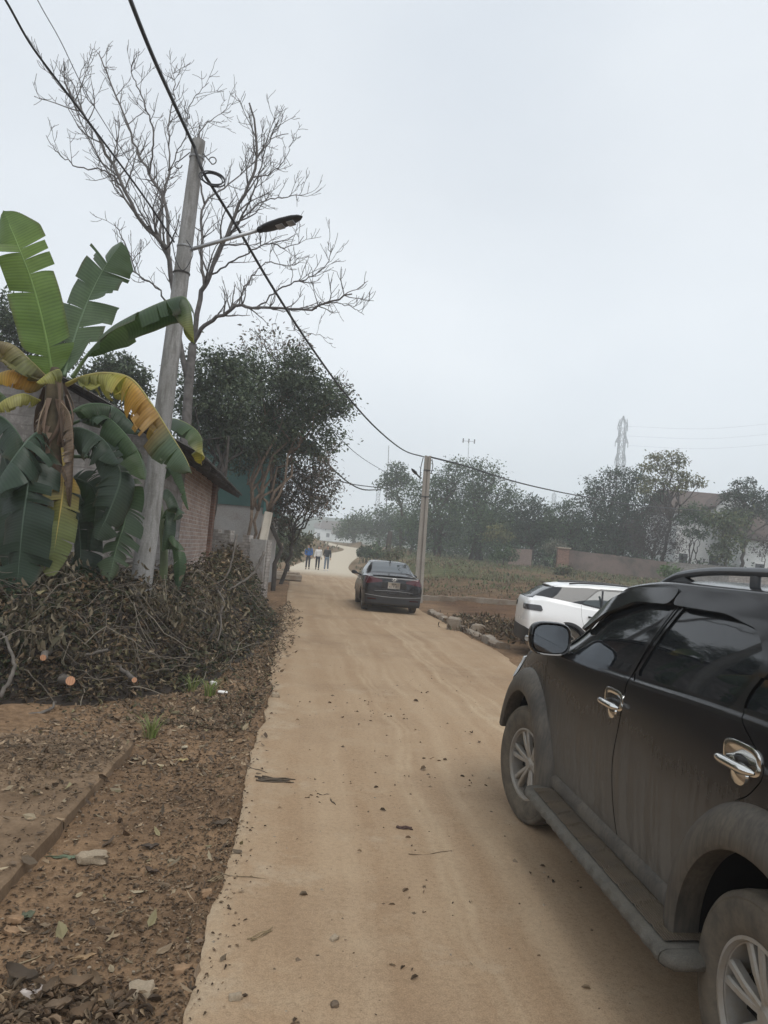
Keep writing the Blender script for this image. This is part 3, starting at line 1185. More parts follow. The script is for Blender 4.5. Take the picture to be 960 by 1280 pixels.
# ------------------------------------------------------------------ the black SUV beside the camera
def build_suv():
    root = thing('parked_car', 'dusty black SUV with roof rails and a running board parked at the road edge', 'car', (2.081, 3.846, 0), 0.0)
    root.rotation_euler = (0, 0, R(90) + 0.075)
    xs = [-2.20, -1.9, -1.5, -1.0, -0.3, 0.25, 0.55, 0.85, 1.12, 1.4, 1.7, 2.0]
    T_ = dict(
        ws=[0.70, 0.76, 0.80, 0.80, 0.80, 0.80, 0.80, 0.80, 0.80, 0.78, 0.74, 0.68],
        zs=[0.50, 0.48, 0.45, 0.44, 0.44, 0.44, 0.44, 0.44, 0.44, 0.44, 0.46, 0.48],
        w=[0.84, 0.875, 0.885, 0.885, 0.885, 0.885, 0.885, 0.885, 0.885, 0.88, 0.865, 0.82],
        wb=[0.80, 0.835, 0.85, 0.858, 0.862, 0.862, 0.862, 0.86, 0.85, 0.83, 0.80, 0.74],
        zb=[1.29, 1.30, 1.295, 1.285, 1.255, 1.235, 1.225, 1.215, 1.195, 1.165, 1.115, 1.02],
        wt=[0.66, 0.68, 0.69, 0.695, 0.70, 0.70, 0.695, 0.70, 0.745, 0.765, 0.735, 0.67],
        zt=[1.60, 1.66, 1.685, 1.70, 1.70, 1.655, 1.53, 1.36, 1.225, 1.185, 1.13, 1.03],
        zc=[1.65, 1.705, 1.73, 1.745, 1.745, 1.705, 1.60, 1.42, 1.265, 1.22, 1.165, 1.06])
    sh = Shell(xs, T_, D=(0.15, 0.26), zc=(0.50, 0.48), nx=190)
    V, T = sh.V, sh.T
    # dark inner skin, so gaps between panels read as gaps
    mb = MB()
    N = vnormals(V, T)
    (vi, ti) = (V - N * 0.022, T)
    for xa in (1.375, -1.375):
        f = np.hypot(vi[:, 0] - xa, vi[:, 2] - 0.42) - 0.47
        f = np.maximum(f, 0.45 - np.abs(vi[:, 1]))
        _, (vi, ti) = split_mesh(vi, ti, f)
    mb.add(vi, ti)
    for xa in (1.375, -1.375):
        for sy in (1, -1):
            arch_liner(mb, xa, sy * 0.86, sy * 0.55, 0.455, 0.42)
    mb.box((0, 0, 0.40), (4.0, 1.1, 0.14))
    mb.box((-1.9, 0, 0.46), (0.6, 1.3, 0.12))
    mb.build('underbody', M_DARK, root)
    rest = (V, T)
    for xa in (1.375, -1.375):
        f = np.hypot(rest[0][:, 0] - xa, rest[0][:, 2] - 0.42) - 0.455
        f = np.maximum(f, 0.5 - np.abs(rest[0][:, 1]))
        _, rest = split_mesh(*rest, f)
    # windscreen and rear window
    def ws(v):
        return np.maximum.reduce([v[:, 0] - 1.06, 0.36 - v[:, 0], np.abs(v[:, 1]) - (0.67 - 0.02 * (v[:, 0] - 0.3)), 1.22 - v[:, 2]])
    wsc, rest = split_mesh(*rest, ws(rest[0]))
    part(wsc, 'windscreen', M_GLASS, root, -0.006)
    def rw(v):
        return np.maximum.reduce([v[:, 0] + 2.12, np.abs(v[:, 1]) - 0.6, 1.22 - v[:, 2], v[:, 2] - 1.58])
    rwc, rest = split_mesh(*rest, rw(rest[0]))
    part(rwc, 'rear_window', M_GLASS, root, -0.006)
    # side openings (x, z) measured on the side plane
    FW = rpoly([(0.93, 1.235), (-0.165, 1.262), (-0.365, 1.635), (0.02, 1.635), (0.36, 1.53), (0.66, 1.385)], [0.03, 0.03, 0.03, 0.25, 0.2, 0.2])
    RW_ = rpoly([(-0.265, 1.268), (-1.05, 1.300), (-1.235, 1.59), (-0.86, 1.645), (-0.465, 1.64)], [0.02, 0.03, 0.10, 0.15, 0.03])
    QW = rpoly([(-1.115, 1.305), (-1.92, 1.335), (-1.86, 1.55), (-1.30, 1.575)], [0.03, 0.1, 0.12, 0.04])
    FD = np.array(list(map(tuple, rpoly([(1.06, 1.21), (1.03, 0.92), (0.97, 0.50), (0.86, 0.452), (-0.195, 0.45), (-0.135, 0.66), (-0.125, 0.86), (-0.215, 1.235), (-0.43, 1.678), (0.02, 1.68), (0.38, 1.56), (0.70, 1.42)], [0.05, 0.1, 0.08, 0.05, 0.05, 0.1, 0.1, 0.05, 0.03, 0.2, 0.2, 0.2]))))
    RD = np.array(list(map(tuple, rpoly([(-0.215, 1.235), (-0.125, 0.86), (-0.135, 0.66), (-0.195, 0.45), (-0.83, 0.452), (-0.86, 0.62), (-0.97, 0.83), (-1.18, 0.99), (-1.255, 1.03), (-1.36, 1.14), (-1.12, 1.30), (-1.315, 1.60), (-0.90, 1.682), (-0.43, 1.678)], [0.05, 0.1, 0.1, 0.05, 0.05, 0.1, 0.15, 0.1, 0.03, 0.08, 0.1, 0.12, 0.15, 0.03]))))
    roofcut = 1.70
    for sy in (1, -1):
        gap = 0.005
        for nm, D_, W_ in (('front', FD, FW), ('rear', RD, RW_)):
            f = np.maximum(xzf(rest[0], D_), 0.3 - sy * rest[0][:, 1])
            door, rest = split_mesh(*rest, f)
            f2 = np.maximum(xzf(door[0], D_), -1) + gap
            door, _ = split_mesh(*door, f2)
            win, door = split_mesh(*door, xzf(door[0], W_))
            seal_ = None
            fr, door = split_mesh(*door, xzf(door[0], W_) - 0.028)
            d = part(door, 'door', M_BLK, root)
            part(fr, 'window_seal', M_GLOSSBLK, d, -0.004)
            part(win, 'window', M_GLASS, d, -0.012)
            # chrome handle: cup plate, bar, keyhole bump
            hx, hz = ((-0.075, 1.105), (-1.2, 1.135))[nm == 'rear']
            hb = MB()
            a = np.linspace(0, 2 * PI, 33)[:-1]
            se = lambda c_, e_: np.sign(c_) * np.abs(c_) ** e_
            def rr(cx, cz, rx, rz, y_, e_=0.6):
                return np.stack([cx + rx * se(np.cos(a), e_), np.full(32, y_), cz + rz * se(np.sin(a), e_)], 1)
            yb = 0.872
            L = [rr(hx, hz + 0.012, .118, .052, yb - .01), rr(hx, hz + 0.012, .116, .05, yb + .008), rr(hx, hz + 0.012, .108, .043, yb + .012), rr(hx, hz + .01, .09, .032, yb + .009), rr(hx, hz + .005, .03, .012, yb + .004, 1), rr(hx, hz + .005, .001, .001, yb + .004, 1)]
            P = np.array([np.concatenate([l, l[:1]]) for l in L])
            P[..., 1] *= sy
            hb.grid(P if sy < 0 else P[:, ::-1])
            L = [rr(hx, hz - .045, .05, .04, yb + .002, .9), rr(hx, hz - .045, .046, .036, yb + .016, .9), rr(hx, hz - .045, .02, .016, yb + .024, 1), rr(hx, hz - .045, .001, .001, yb + .025, 1)]
            P = np.array([np.concatenate([l, l[:1]]) for l in L])
            P[..., 1] *= sy
            hb.grid(P if sy < 0 else P[:, ::-1])
            t = np.linspace(-1, 1, 17)
            pts = np.stack([hx + .118 * t, sy * (yb + .03 + .016 * (1 - t ** 4)), hz - .012 + 0 * t], 1)
            rad = .017 * (1 - np.abs(t) ** 6 * .75)
            hb.tube(pts, rad, 10)
            hb.build('handle', M_CHROME, d, sharp=50)
            # wind visor above the glass
            vis = ([(0.78, 1.385), (0.42, 1.565), (0.06, 1.658), (-0.405, 1.680), (-0.37, 1.602), (0.0, 1.588), (0.34, 1.492), (0.62, 1.365)],
                   [(-0.425, 1.680), (-0.88, 1.682), (-1.16, 1.648), (-1.285, 1.53), (-1.265, 1.42), (-1.21, 1.41), (-1.20, 1.49), (-1.10, 1.568), (-0.85, 1.603), (-0.388, 1.602)])[nm == 'rear']
            vp = rpoly(vis, 0.05)
            f = np.maximum(xzf(V, vp), 0.3 - sy * V[:, 1])
            vv, _ = split_mesh(V, T, f)
            shellthick(vv, 'rain_visor', M_GLOSSBLK, d, 0.012, 0.030)
        f = np.maximum(xzf(rest[0], QW), 0.3 - sy * rest[0][:, 1])
        qw, rest = split_mesh(*rest, f)
        part(qw, 'quarter_window', M_GLASS, root, -0.008)
        # head lamps
        hl = rpoly([(1.93, 1.00), (2.02, 0.86), (2.20, 0.84), (2.32, 0.90), (2.30, 0.985), (2.1, 1.045)], 0.06)
        f = np.maximum.reduce([xzf(rest[0], hl), 0.36 - sy * rest[0][:, 1]])
        h_, rest = split_mesh(*rest, f)
        part(h_, 'headlight', M_LAMPCLR, root, 0.008)
        tl = rpoly([(-2.0, 1.30), (-2.02, 1.0), (-2.5, 0.98), (-2.5, 1.32)], 0.04)
        f = np.maximum.reduce([xzf(rest[0], tl), 0.62 - sy * rest[0][:, 1]])
        h_, rest = split_mesh(*rest, f)
        part(h_, 'tail_light', M_LAMPRED, root, 0.008)
    part(rest, 'body', M_BLK, root)
    # flared arches
    for sy in (1, -1):
        for xa in (1.375, -1.375):
            mb = MB()
            a0, a1 = ((14, 190) if xa > 0 else (-12, 166))
            flare_ring(mb, xa, 0.42, [(0.614, -0.02), (0.607, 0.008), (0.588, 0.034), (0.553, 0.060), (0.503, 0.078), (0.464, 0.080), (0.449, 0.070), (0.447, 0.02), (0.452, -0.03)], a0, a1, sy, 0.868)
            # short legs down to the sill
            mb.build('wheel_arch_flare', M_FLARE, root, sharp=50)
    # sill strip under the doors
    for sy in (1, -1):
        mb = MB()
        pr = [(0.862, 0.50), (0.885, 0.475), (0.886, 0.43), (0.84, 0.39), (0.7, 0.385)]
        P = np.array([[(x, sy * y, z) for x in np.linspace(-0.86, 0.90, 12)] for y, z in pr])
        mb.grid(P if sy < 0 else P[:, ::-1])
        mb.build('sill', M_FLARE, root, sharp=50)
        # running board: pressed alloy edge, ribbed rubber tread, rounded end caps
        mb = MB()
        xs_ = np.linspace(-1.02, 0.80, 90)
        inn, out = 0.80, 1.035
        wob = 0.003 * np.sin(xs_ * 62)
        pr = lambda i: [(inn, .385), (inn, .405), (.872, .412), (out - .035, .405), (out - .01, .395), (out + wob[i], .375), (out - .004 + wob[i], .358), (out - .03, .342), (inn, .35)]
        P = np.array([[(xs_[i], sy * y, z) for y, z in pr(i)] for i in range(len(xs_))])
        mb.grid(P if sy > 0 else P[:, ::-1])
        for xe, sg in ((-1.02, -1), (0.80, 1)):
            base = np.array([(y, z) for y, z in pr(0)])
            c = base.mean(0)
            L = []
            for q in (1.0, 1.04, 1.0, 0.85, 0.5, 0.02):
                dx = 0.075 * math.sqrt(max(0, 1 - min(q, 1) ** 2)) if q <= 1 else 0.0
                L.append([(xe + sg * dx, sy * (c[0] + (p[0] - c[0]) * q), c[1] + (p[1] - c[1]) * q) for p in np.concatenate([base, base[:1]])])
            L = np.array(L)
            mb.grid(L if sy * sg > 0 else L[:, ::-1])
        b = mb.build('running_board', M_STEPALU, root, sharp=40)
        mb = MB()
        ys = np.linspace(.83, .995, 67)
        hgt = .419 + .0035 * (np.arange(67) % 4 < 2)
        xs2 = np.linspace(-0.98, 0.74, 150)
        G = np.zeros((150, 67, 3))
        G[..., 0] = xs2[:, None]
        G[..., 1] = sy * ys[None, :]
        G[..., 2] = hgt[None, :] - 0.006 * np.clip((ys - .9) / .095, 0, 1)[None, :]
        # chevron pads pressed across the ribs
        ph = (xs2[:, None] + 0.42 * np.abs(ys - .91)[None, :]) % 0.17
        G[..., 2] += np.where(ph < 0.022, 0.006, 0.0)
        mb.grid(G if sy > 0 else G[:, ::-1])
        mb.build('step_tread', M_STEP, b, sharp=30)
        # roof rail
        mb = MB()
        pts = spline([(0.02, sy * .635, 1.69), (-0.10, sy * .632, 1.732), (-0.22, sy * .628, 1.757), (-0.5, sy * .62, 1.782), (-1.0, sy * .612, 1.79), (-1.55, sy * .606, 1.78), (-1.8, sy * .60, 1.755), (-1.95, sy * .597, 1.70)], 48)
        n_ = 10
        ang = np.arange(n_ + 1) * 2 * PI / n_
        tan = unit(np.gradient(pts, axis=0))
        P = []
        for i, p in enumerate(pts):
            e1 = np.array([0, 1.0, 0])
            e2 = unit(np.cross(tan[i], e1))
            P.append(p + 0.022 * np.cos(ang)[:, None] * e1 + 0.019 * np.sin(ang)[:, None] * e2)
        P = np.array(P)
        mb.grid(P)
        for y_ in (-.014, .014):
            F_ = [(0.03, sy * .634 + y_, 1.675), (-0.34, sy * .625 + y_, 1.69), (-0.30, sy * .625 + y_, 1.725), (-0.20, sy * .628 + y_, 1.752), (-0.10, sy * .632 + y_, 1.728)]
            mb.ngon(F_ if y_ * sy > 0 else F_[::-1])
        for xx, zz in ((-0.78, 1.735), (-1.4, 1.725)):
            mb.bevbox((xx, sy * .615, zz + .02), (0.06, 0.022, 0.07), 0.008)
        mb.build('roof_rail', simple('grey_rail', (0.10, 0.105, 0.11), 0.4, 0.2, 0.5), root, sharp=50)
        # door mirror
        mb = MB()
        a = np.linspace(0, 2 * PI, 41)
        se = lambda c_, e_: np.sign(c_) * np.abs(c_) ** e_
        cx, cy, cz = 0.74, 0.975, 1.308
        rings = []
        for xo, q in ((-.058, .90), (-.062, .97), (-.05, 1.02), (-.02, 1.03), (.03, .96), (.07, .80), (.095, .52), (.105, .02)):
            rings.append(np.stack([np.full(41, cx + xo), sy * (cy + .122 * q * se(np.cos(a), .62)), cz + .098 * q * se(np.sin(a), .62) + 0.0], 1))
        P = np.array(rings)
        mb.grid(P if sy > 0 else P[:, ::-1])
        mb.tube([(0.80, sy * .855, 1.225), (0.79, sy * .91, 1.235), (0.77, sy * .95, 1.25)], [.035, .032, .03], 10)
        mm = mb.build('door_mirror', M_GLOSSBLK, root, sharp=50)
        mb = MB()
        q = np.stack([np.full(41, cx - .056), sy * (cy + .105 * se(np.cos(a), .62)), cz + .082 * se(np.sin(a), .62)], 1)[:-1]
        mb.ngon(q if sy < 0 else q[::-1])
        mb.build('mirror_glass', M_MIRROR, mm, smooth=False)
        mb = MB()
        mb.bevbox((cx + 0.04, sy * (cy + .118), cz - .015), (0.05, 0.02, 0.035), .008)
        mb.build('turn_signal', M_LAMPCLR, mm)
    for x in (1.375, -1.375):
        for sy in (1, -1):
            hub = make_wheel(root, x, sy * 0.80, 0.388 if x > 0 else 0.376, 0.262, 0.23, sy)
            if x > 0:
                hub.rotation_euler.z += R(11)          # wheels left turned towards the road
    # grille and bumper bits at the far front
    mb = MB()
    for k in range(4):
        mb.bevbox((2.255, 0, 0.86 + k * 0.045), (0.03, 0.75, 0.02), 0.006)
    mb.build('grille', M_CHROME, root)
    return root


def build_sedan():
    root = thing('parked_car', 'black saloon car seen from behind, parked on the road beside the square concrete pole', 'car', (0.246, 23.36, 0), 0.0)
    root.rotation_euler = (0, 0, R(90) + 0.10)
    xs = [-2.08, -1.9, -1.6, -1.3, -1.0, -0.6, 0.0, 0.45, 0.8, 1.1, 1.5, 1.9]
    T_ = dict(
        ws=[0.72, 0.76, 0.78, 0.78, 0.78, 0.78, 0.78, 0.78, 0.78, 0.78, 0.75, 0.68],
        zs=[0.26, 0.24, 0.22, 0.2, 0.2, 0.2, 0.2, 0.2, 0.2, 0.2, 0.22, 0.24],
        w=[0.82, 0.855, 0.865, 0.865, 0.865, 0.865, 0.865, 0.865, 0.865, 0.86, 0.84, 0.78],
        wb=[0.72, 0.76, 0.79, 0.805, 0.81, 0.815, 0.815, 0.815, 0.81, 0.79, 0.75, 0.68],
        zb=[1.0, 1.01, 1.01, 1.0, 0.985, 0.965, 0.94, 0.925, 0.91, 0.9, 0.85, 0.72],
        wt=[0.66, 0.69, 0.66, 0.61, 0.58, 0.565, 0.57, 0.59, 0.64, 0.70, 0.69, 0.62],
        zt=[1.015, 1.03, 1.05, 1.14, 1.26, 1.375, 1.40, 1.335, 1.15, 0.955, 0.88, 0.74],
        zc=[1.035, 1.055, 1.085, 1.185, 1.31, 1.43, 1.46, 1.40, 1.21, 1.0, 0.92, 0.77])
    sh = Shell(xs, T_, D=(0.14, 0.25), nexp=3.6, zc=(0.26, 0.24), nx=120)
    V, T = sh.V, sh.T
    rest = (V, T)
    mb = MB()
    N = vnormals(V, T)
    vi, ti = V - N * 0.02, T
    for xa in (1.3, -1.3):
        f = np.maximum(np.hypot(vi[:, 0] - xa, vi[:, 2] - 0.32) - 0.36, 0.45 - np.abs(vi[:, 1]))
        _, (vi, ti) = split_mesh(vi, ti, f)
    mb.add(vi, ti)
    for xa in (1.3, -1.3):
        for sy in (1, -1):
            arch_liner(mb, xa, sy * 0.84, sy * 0.55, 0.35, 0.32)
    mb.box((-0.2, 0, 0.22), (3.6, 1.1, 0.08))
    mb.build('underbody', M_DARK, root)
    for xa in (1.3, -1.3):
        f = np.maximum(np.hypot(rest[0][:, 0] - xa, rest[0][:, 2] - 0.32) - 0.35, 0.5 - np.abs(rest[0][:, 1]))
        _, rest = split_mesh(*rest, f)
    g, rest = split_mesh(*rest, np.maximum.reduce([rest[0][:, 0] + 0.68, -1.40 - rest[0][:, 0], np.abs(rest[0][:, 1]) - (0.50 - 0.14 * (rest[0][:, 0] + 0.68) ), 1.12 - rest[0][:, 2]]))
    part(g, 'rear_window', m_gloss('rear_glass_sky', (0.05, 0.06, 0.065), 0.03, 1.0), root, -0.004)
    g, rest = split_mesh(*rest, np.maximum.reduce([0.42 - rest[0][:, 0], rest[0][:, 0] - 1.05, np.abs(rest[0][:, 1]) - 0.56, 0.95 - rest[0][:, 2]]))
    part(g, 'windscreen', M_GLASS, root, -0.004)
    SW = rpoly([(0.75, 0.97), (-1.0, 1.02), (-1.12, 1.10), (-0.72, 1.315), (0.0, 1.375), (0.42, 1.30)], [.05, .1, .05, .1, .3, .1])
    for sy in (1, -1):
        D1 = rpoly([(0.85, 0.93), (0.78, 0.32), (-0.2, 0.28), (-0.2, 0.95), (-0.22, 1.40), (0.42, 1.34)], .05)
        D2 = rpoly([(-0.2, 0.95), (-0.2, 0.28), (-0.92, 0.28), (-1.12, 0.62), (-1.2, 1.02), (-0.75, 1.36), (-0.22, 1.40)], .05)
        for D_, hx in ((D1, -0.08), (D2, -0.98)):
            door, rest = split_mesh(*rest, np.maximum(xzf(rest[0], D_), 0.3 - sy * rest[0][:, 1]))
            door, _ = split_mesh(*door, xzf(door[0], D_) + 0.005)
            w_, door = split_mesh(*door, xzf(door[0], SW))
            d = part(door, 'door', M_BLK2, root)
            part(w_, 'window', M_GLASS, d, -0.006)
            mb = MB()
            t = np.linspace(-1, 1, 9)
            mb.tube(np.stack([hx + .1 * t, sy * (.87 + .015 * (1 - t ** 4)), .86 + 0 * t], 1), .015, 8)
            mb.build('handle', M_CHROME, d)
        # tail lamp wraps round the corner
        v = rest[0]
        zl = 0.905 + 0.03 * (np.abs(v[:, 1]) - 0.5)
        f = np.maximum.reduce([np.abs(v[:, 2] - zl) - (0.028 + 0.075 * np.clip((np.abs(v[:, 1]) - 0.34) / 0.4, 0, 1)), 0.34 - sy * v[:, 1], v[:, 0] + 1.80])
        tl, rest = split_mesh(*rest, f)
        part(tl, 'tail_light', M_LAMPRED, root, 0.008)
        mb = MB()
        rb = (-2.205, sy * .60, .365)
        mb.bevbox((-2.203, sy * .60, .385), (.05, .26, .035), .008, rotz(-sy * 0.16))
        mb.build('reflector', M_LAMPRED, root)
        mb = MB()
        a = np.linspace(0, 2 * PI, 25)
        P = np.array([np.stack([np.full(25, .62 + xo), sy * (.97 + .095 * q * np.cos(a)), 1.0 + .06 * q * np.sin(a)], 1) for xo, q in ((-.04, .02), (-.04, .9), (-.02, 1.0), (.03, .85), (.07, .02))])
        mb.grid(P if sy > 0 else P[:, ::-1])
        mb.tube([(.66, sy * .8, .955), (.64, sy * .9, .98)], .025, 8)
        mb.build('door_mirror', M_GLOSSBLK, root, sharp=50)
    # boot lid between the lamps, bumper below
    v = rest[0]
    f = np.maximum.reduce([v[:, 0] + 1.55, np.abs(v[:, 1]) - (0.60 + 0.0 * v[:, 1]), 0.70 - v[:, 2]])
    lid, rest = split_mesh(*rest, f)
    lid, _ = split_mesh(*lid, np.maximum.reduce([lid[0][:, 0] + 1.555, np.abs(lid[0][:, 1]) - 0.594, 0.706 - lid[0][:, 2]]))
    l_ = part(lid, 'boot_lid', M_BLK2, root)
    mb = MB()
    y = np.linspace(-.60, .60, 31)
    G = np.array([np.stack([np.full(31, -2.08 - dx) + .10 * (y / .6) ** 2, y, z + 0 * y - .02 * (y / .6) ** 2], 1) for dx, z in ((-.18, 1.05), (.03, 1.062), (.09, 1.066), (.09, 1.05), (.02, 1.02))])
    mb.grid(G[:, ::-1])
    mb.build('spoiler_lip', M_BLK2, l_, sharp=40)
    part(rest, 'body', M_BLK2, root)
    mb = MB()
    mb.bevbox((-2.226, 0, .79), (.012, .345, .175), .004)
    pl = mb.build('number_plate', M_PLATE, root)
    mb = MB()
    y = np.linspace(-.36, .36, 21)
    mb.grid(np.array([np.stack([-2.218 - dx + 0 * y, y, z + .03 * (np.abs(y) / .36) ** 3 * sgn], 1) for dx, z, sgn in ((0, .90, -1), (.004, .895, -1), (.004, .70, 1), (0, .69, 1))])[:, ::-1])
    mb.build('plate_recess', simple('recess_grey', (0.035, 0.035, 0.037), 0.4), root, sharp=30)
    for txt, z, sz in (('88A', .826, .072), ('617.81', .750, .082)):
        cu = bpy.data.curves.new('lettering', 'FONT')
        cu.body = txt
        cu.size = sz * 1.12
        cu.align_x = 'CENTER'
        cu.align_y = 'CENTER'
        cu.extrude = 0.001
        cu.space_character = 1.1
        tmp = bpy.data.objects.new('lettering_outline', cu)
        COL.objects.link(tmp)
        bpy.context.view_layer.update()
        me = bpy.data.meshes.new_from_object(tmp.evaluated_get(bpy.context.evaluated_depsgraph_get()))
        bpy.data.objects.remove(tmp)
        me.materials.clear()
        me.materials.append(M_PLATETXT)
        t = bpy.data.objects.new('lettering', me)
        COL.objects.link(t)
        t.parent = pl
        t.location = (-2.2335, 0, z)
        t.rotation_euler = (R(90), 0, R(-90))
    # emblem: slanted H inside an oval ring
    mb = MB()
    a = np.linspace(0, 2 * PI, 33)
    mb.tube(np.stack([-2.222 + 0 * a, .075 * np.cos(a), .955 + .038 * np.sin(a)], 1), .006, 6, cap=False)
    for s_ in (-1, 1):
        mb.tube([(-2.224, s_ * .03 + .012, .93), (-2.224, s_ * .03 - .012, .98)], .007, 6)
    mb.tube([(-2.224, -.03, .953), (-2.224, .03, .957)], .006, 6)
    mb.build('emblem', M_CHROME, root)
    # bumper: black diffuser with a thin bright line
    mb = MB()
    y = np.linspace(-.80, .80, 41)
    curve = .14 * (1 - np.clip(1 - (np.abs(y) / .83) ** 3.6, 0, 1) ** .278)
    for z0, dz in ((.455, 0.0),):
        P = np.stack([-2.226 + curve, y, z0 + .05 * (np.abs(y) / .8) ** 2], 1)
        mb.tube(P, .009, 6)
    P = np.stack([-2.226 + curve * 0.9, y * .8, .635 - .03 * (np.abs(y) / .8) ** 2], 1)
    mb.tube(P, .006, 6)
    mb.build('bumper_trim', M_TRIMGREY, root)
    mb = MB()
    P = np.array([np.stack([-2.223 + curve - dx, y * .99, z + 0 * y], 1) for dx, z in ((-.02, .44), (.004, .425), (.006, .28), (-.10, .20))])
    mb.grid(P[:, ::-1])
    mb.build('bumper', M_RUB, root, sharp=40)
    mb = MB()
    mb.add([(-.62, .02, 1.445), (-.62, -.02, 1.445), (-.82, .028, 1.39), (-.82, -.028, 1.39), (-.80, 0.008, 1.50), (-.80, -.008, 1.50)], [(0, 1, 5, 4), (2, 4, 5, 3), (0, 4, 2, 0), (1, 3, 5, 1)])
    mb.build('antenna', M_GLOSSBLK, root, smooth=False)
    for x in (1.3, -1.3):
        for sy in (1, -1):
            make_wheel(root, x, sy * 0.745, 0.308, 0.19, 0.2, sy, 'v5', False)
    return root


def build_crossover(loc, yaw):
    root = thing('parked_car', 'white crossover car with black roof rails, mostly hidden behind the black SUV', 'car', loc, yaw)
    xs = [-1.92, -1.7, -1.4, -1.1, -0.6, 0.0, 0.4, 0.75, 1.05, 1.4, 1.8]
    T_ = dict(
        ws=[0.74, 0.78, 0.80, 0.80, 0.80, 0.80, 0.80, 0.80, 0.80, 0.78, 0.70],
        zs=[0.36, 0.34, 0.32, 0.3, 0.28, 0.28, 0.28, 0.28, 0.28, 0.3, 0.32],
        w=[0.83, 0.875, 0.89, 0.885, 0.88, 0.88, 0.88, 0.88, 0.88, 0.87, 0.80],
        wb=[0.74, 0.80, 0.825, 0.83, 0.83, 0.83, 0.83, 0.83, 0.82, 0.79, 0.70],
        zb=[1.13, 1.145, 1.12, 1.085, 1.045, 1.01, 1.0, 0.995, 0.985, 0.96, 0.86],
        wt=[0.60, 0.62, 0.63, 0.635, 0.64, 0.64, 0.64, 0.68, 0.73, 0.73, 0.64],
        zt=[1.17, 1.32, 1.43, 1.455, 1.475, 1.465, 1.40, 1.21, 1.02, 0.985, 0.88],
        zc=[1.22, 1.37, 1.48, 1.51, 1.535, 1.53, 1.46, 1.27, 1.06, 1.02, 0.91])
    sh = Shell(xs, T_, D=(0.16, 0.25), nexp=3.4, zc=(0.36, 0.32), nx=130)
    V, T = sh.V, sh.T
    rest = (V, T)
    mb = MB()
    N = vnormals(V, T)
    vi, ti = V - N * 0.02, T
    for xa in (1.3, -1.3):
        f = np.maximum(np.hypot(vi[:, 0] - xa, vi[:, 2] - 0.35) - 0.40, 0.45 - np.abs(vi[:, 1]))
        _, (vi, ti) = split_mesh(vi, ti, f)
    mb.add(vi, ti)
    for xa in (1.3, -1.3):
        for sy in (1, -1):
            arch_liner(mb, xa, sy * 0.86, sy * 0.55, 0.39, 0.35)
    mb.box((0, 0, 0.30), (3.4, 1.1, 0.08))
    mb.build('underbody', M_DARK, root)
    for xa in (1.3, -1.3):
        f = np.maximum(np.hypot(rest[0][:, 0] - xa, rest[0][:, 2] - 0.35) - 0.39, 0.5 - np.abs(rest[0][:, 1]))
        _, rest = split_mesh(*rest, f)
    g, rest = split_mesh(*rest, np.maximum.reduce([rest[0][:, 0] + 1.52, np.abs(rest[0][:, 1]) - 0.60, 1.17 - rest[0][:, 2], rest[0][:, 2] - 1.42]))
    part(g, 'rear_window', M_GLASS, root, -0.004)
    g, rest = split_mesh(*rest, np.maximum.reduce([0.40 - rest[0][:, 0], rest[0][:, 0] - 1.0, np.abs(rest[0][:, 1]) - 0.60, 1.03 - rest[0][:, 2]]))
    part(g, 'windscreen', M_GLASS, root, -0.004)
    RWIN = rpoly([(-0.10, 1.06), (-0.62, 1.095), (-1.02, 1.155), (-0.70, 1.415), (-0.12, 1.43)], [.03, .03, .03, .05, .03])
    FWIN = rpoly([(0.75, 1.04), (-0.02, 1.055), (-0.04, 1.43), (0.38, 1.37)], [.05, .03, .03, .1])
    DPIL = rpoly([(-1.02, 1.13), (-1.30, 1.165), (-1.75, 1.215), (-2.2, 1.22), (-1.62, 1.405), (-0.9, 1.445), (-0.62, 1.435)], [.03, .03, .03, .02, .03, .03, .03])
    D1 = rpoly([(0.85, 1.0), (0.80, 0.36), (-0.06, 0.34), (-0.05, 1.03), (-0.06, 1.46), (0.42, 1.40)], .05)
    D2 = rpoly([(-0.05, 1.03), (-0.06, 0.34), (-0.80, 0.36), (-0.96, 0.66), (-1.03, 0.9), (-1.045, 1.13), (-0.70, 1.445), (-0.06, 1.46)], .05)
    for sy in (1, -1):
        for D_, hx, W_ in ((D1, 0.1, FWIN), (D2, -0.80, RWIN)):
            door, rest = split_mesh(*rest, np.maximum(xzf(rest[0], D_), 0.3 - sy * rest[0][:, 1]))
            door, _ = split_mesh(*door, xzf(door[0], D_) + 0.004)
            w_, door = split_mesh(*door, xzf(door[0], W_))
            fr, door = split_mesh(*door, np.minimum(xzf(door[0], W_) - 0.03, np.maximum(1.055 - door[0][:, 2] - 0.085 * door[0][:, 0] + 0.01, xzf(door[0], rpoly([(0.9, 1.0), (-1.2, 1.12), (-0.7, 1.5), (0.5, 1.5)], .02)))))
            d = part(door, 'door', M_WHITE, root)
            part(fr, 'window_frame', M_GLOSSBLK, d, 0.002)
            part(w_, 'window', M_GLASS2, d, -0.004)
            if D_ is D2:
                mb = MB()
                mb.bevbox((-.66, sy * .815, 1.25), (.035, .02, .34), .006)
                mb.build('window_divider', M_GLOSSBLK, d)
            mb = MB()
            t = np.linspace(-1, 1, 9)
            mb.tube(np.stack([hx + .105 * t, sy * (.885 + .02 * (1 - t ** 4)), .90 - .015 * t], 1), .019, 8)
            mb.build('handle', M_GLOSSBLK, d)
        dp, rest = split_mesh(*rest, np.maximum(xzf(rest[0], DPIL), 0.3 - sy * rest[0][:, 1]))
        part(dp, 'pillar_cover', M_GLASS, root, 0.003)
        tl = rpoly([(-1.78, 1.045), (-2.3, 1.055), (-2.3, 0.96), (-1.74, 0.935)], .02)
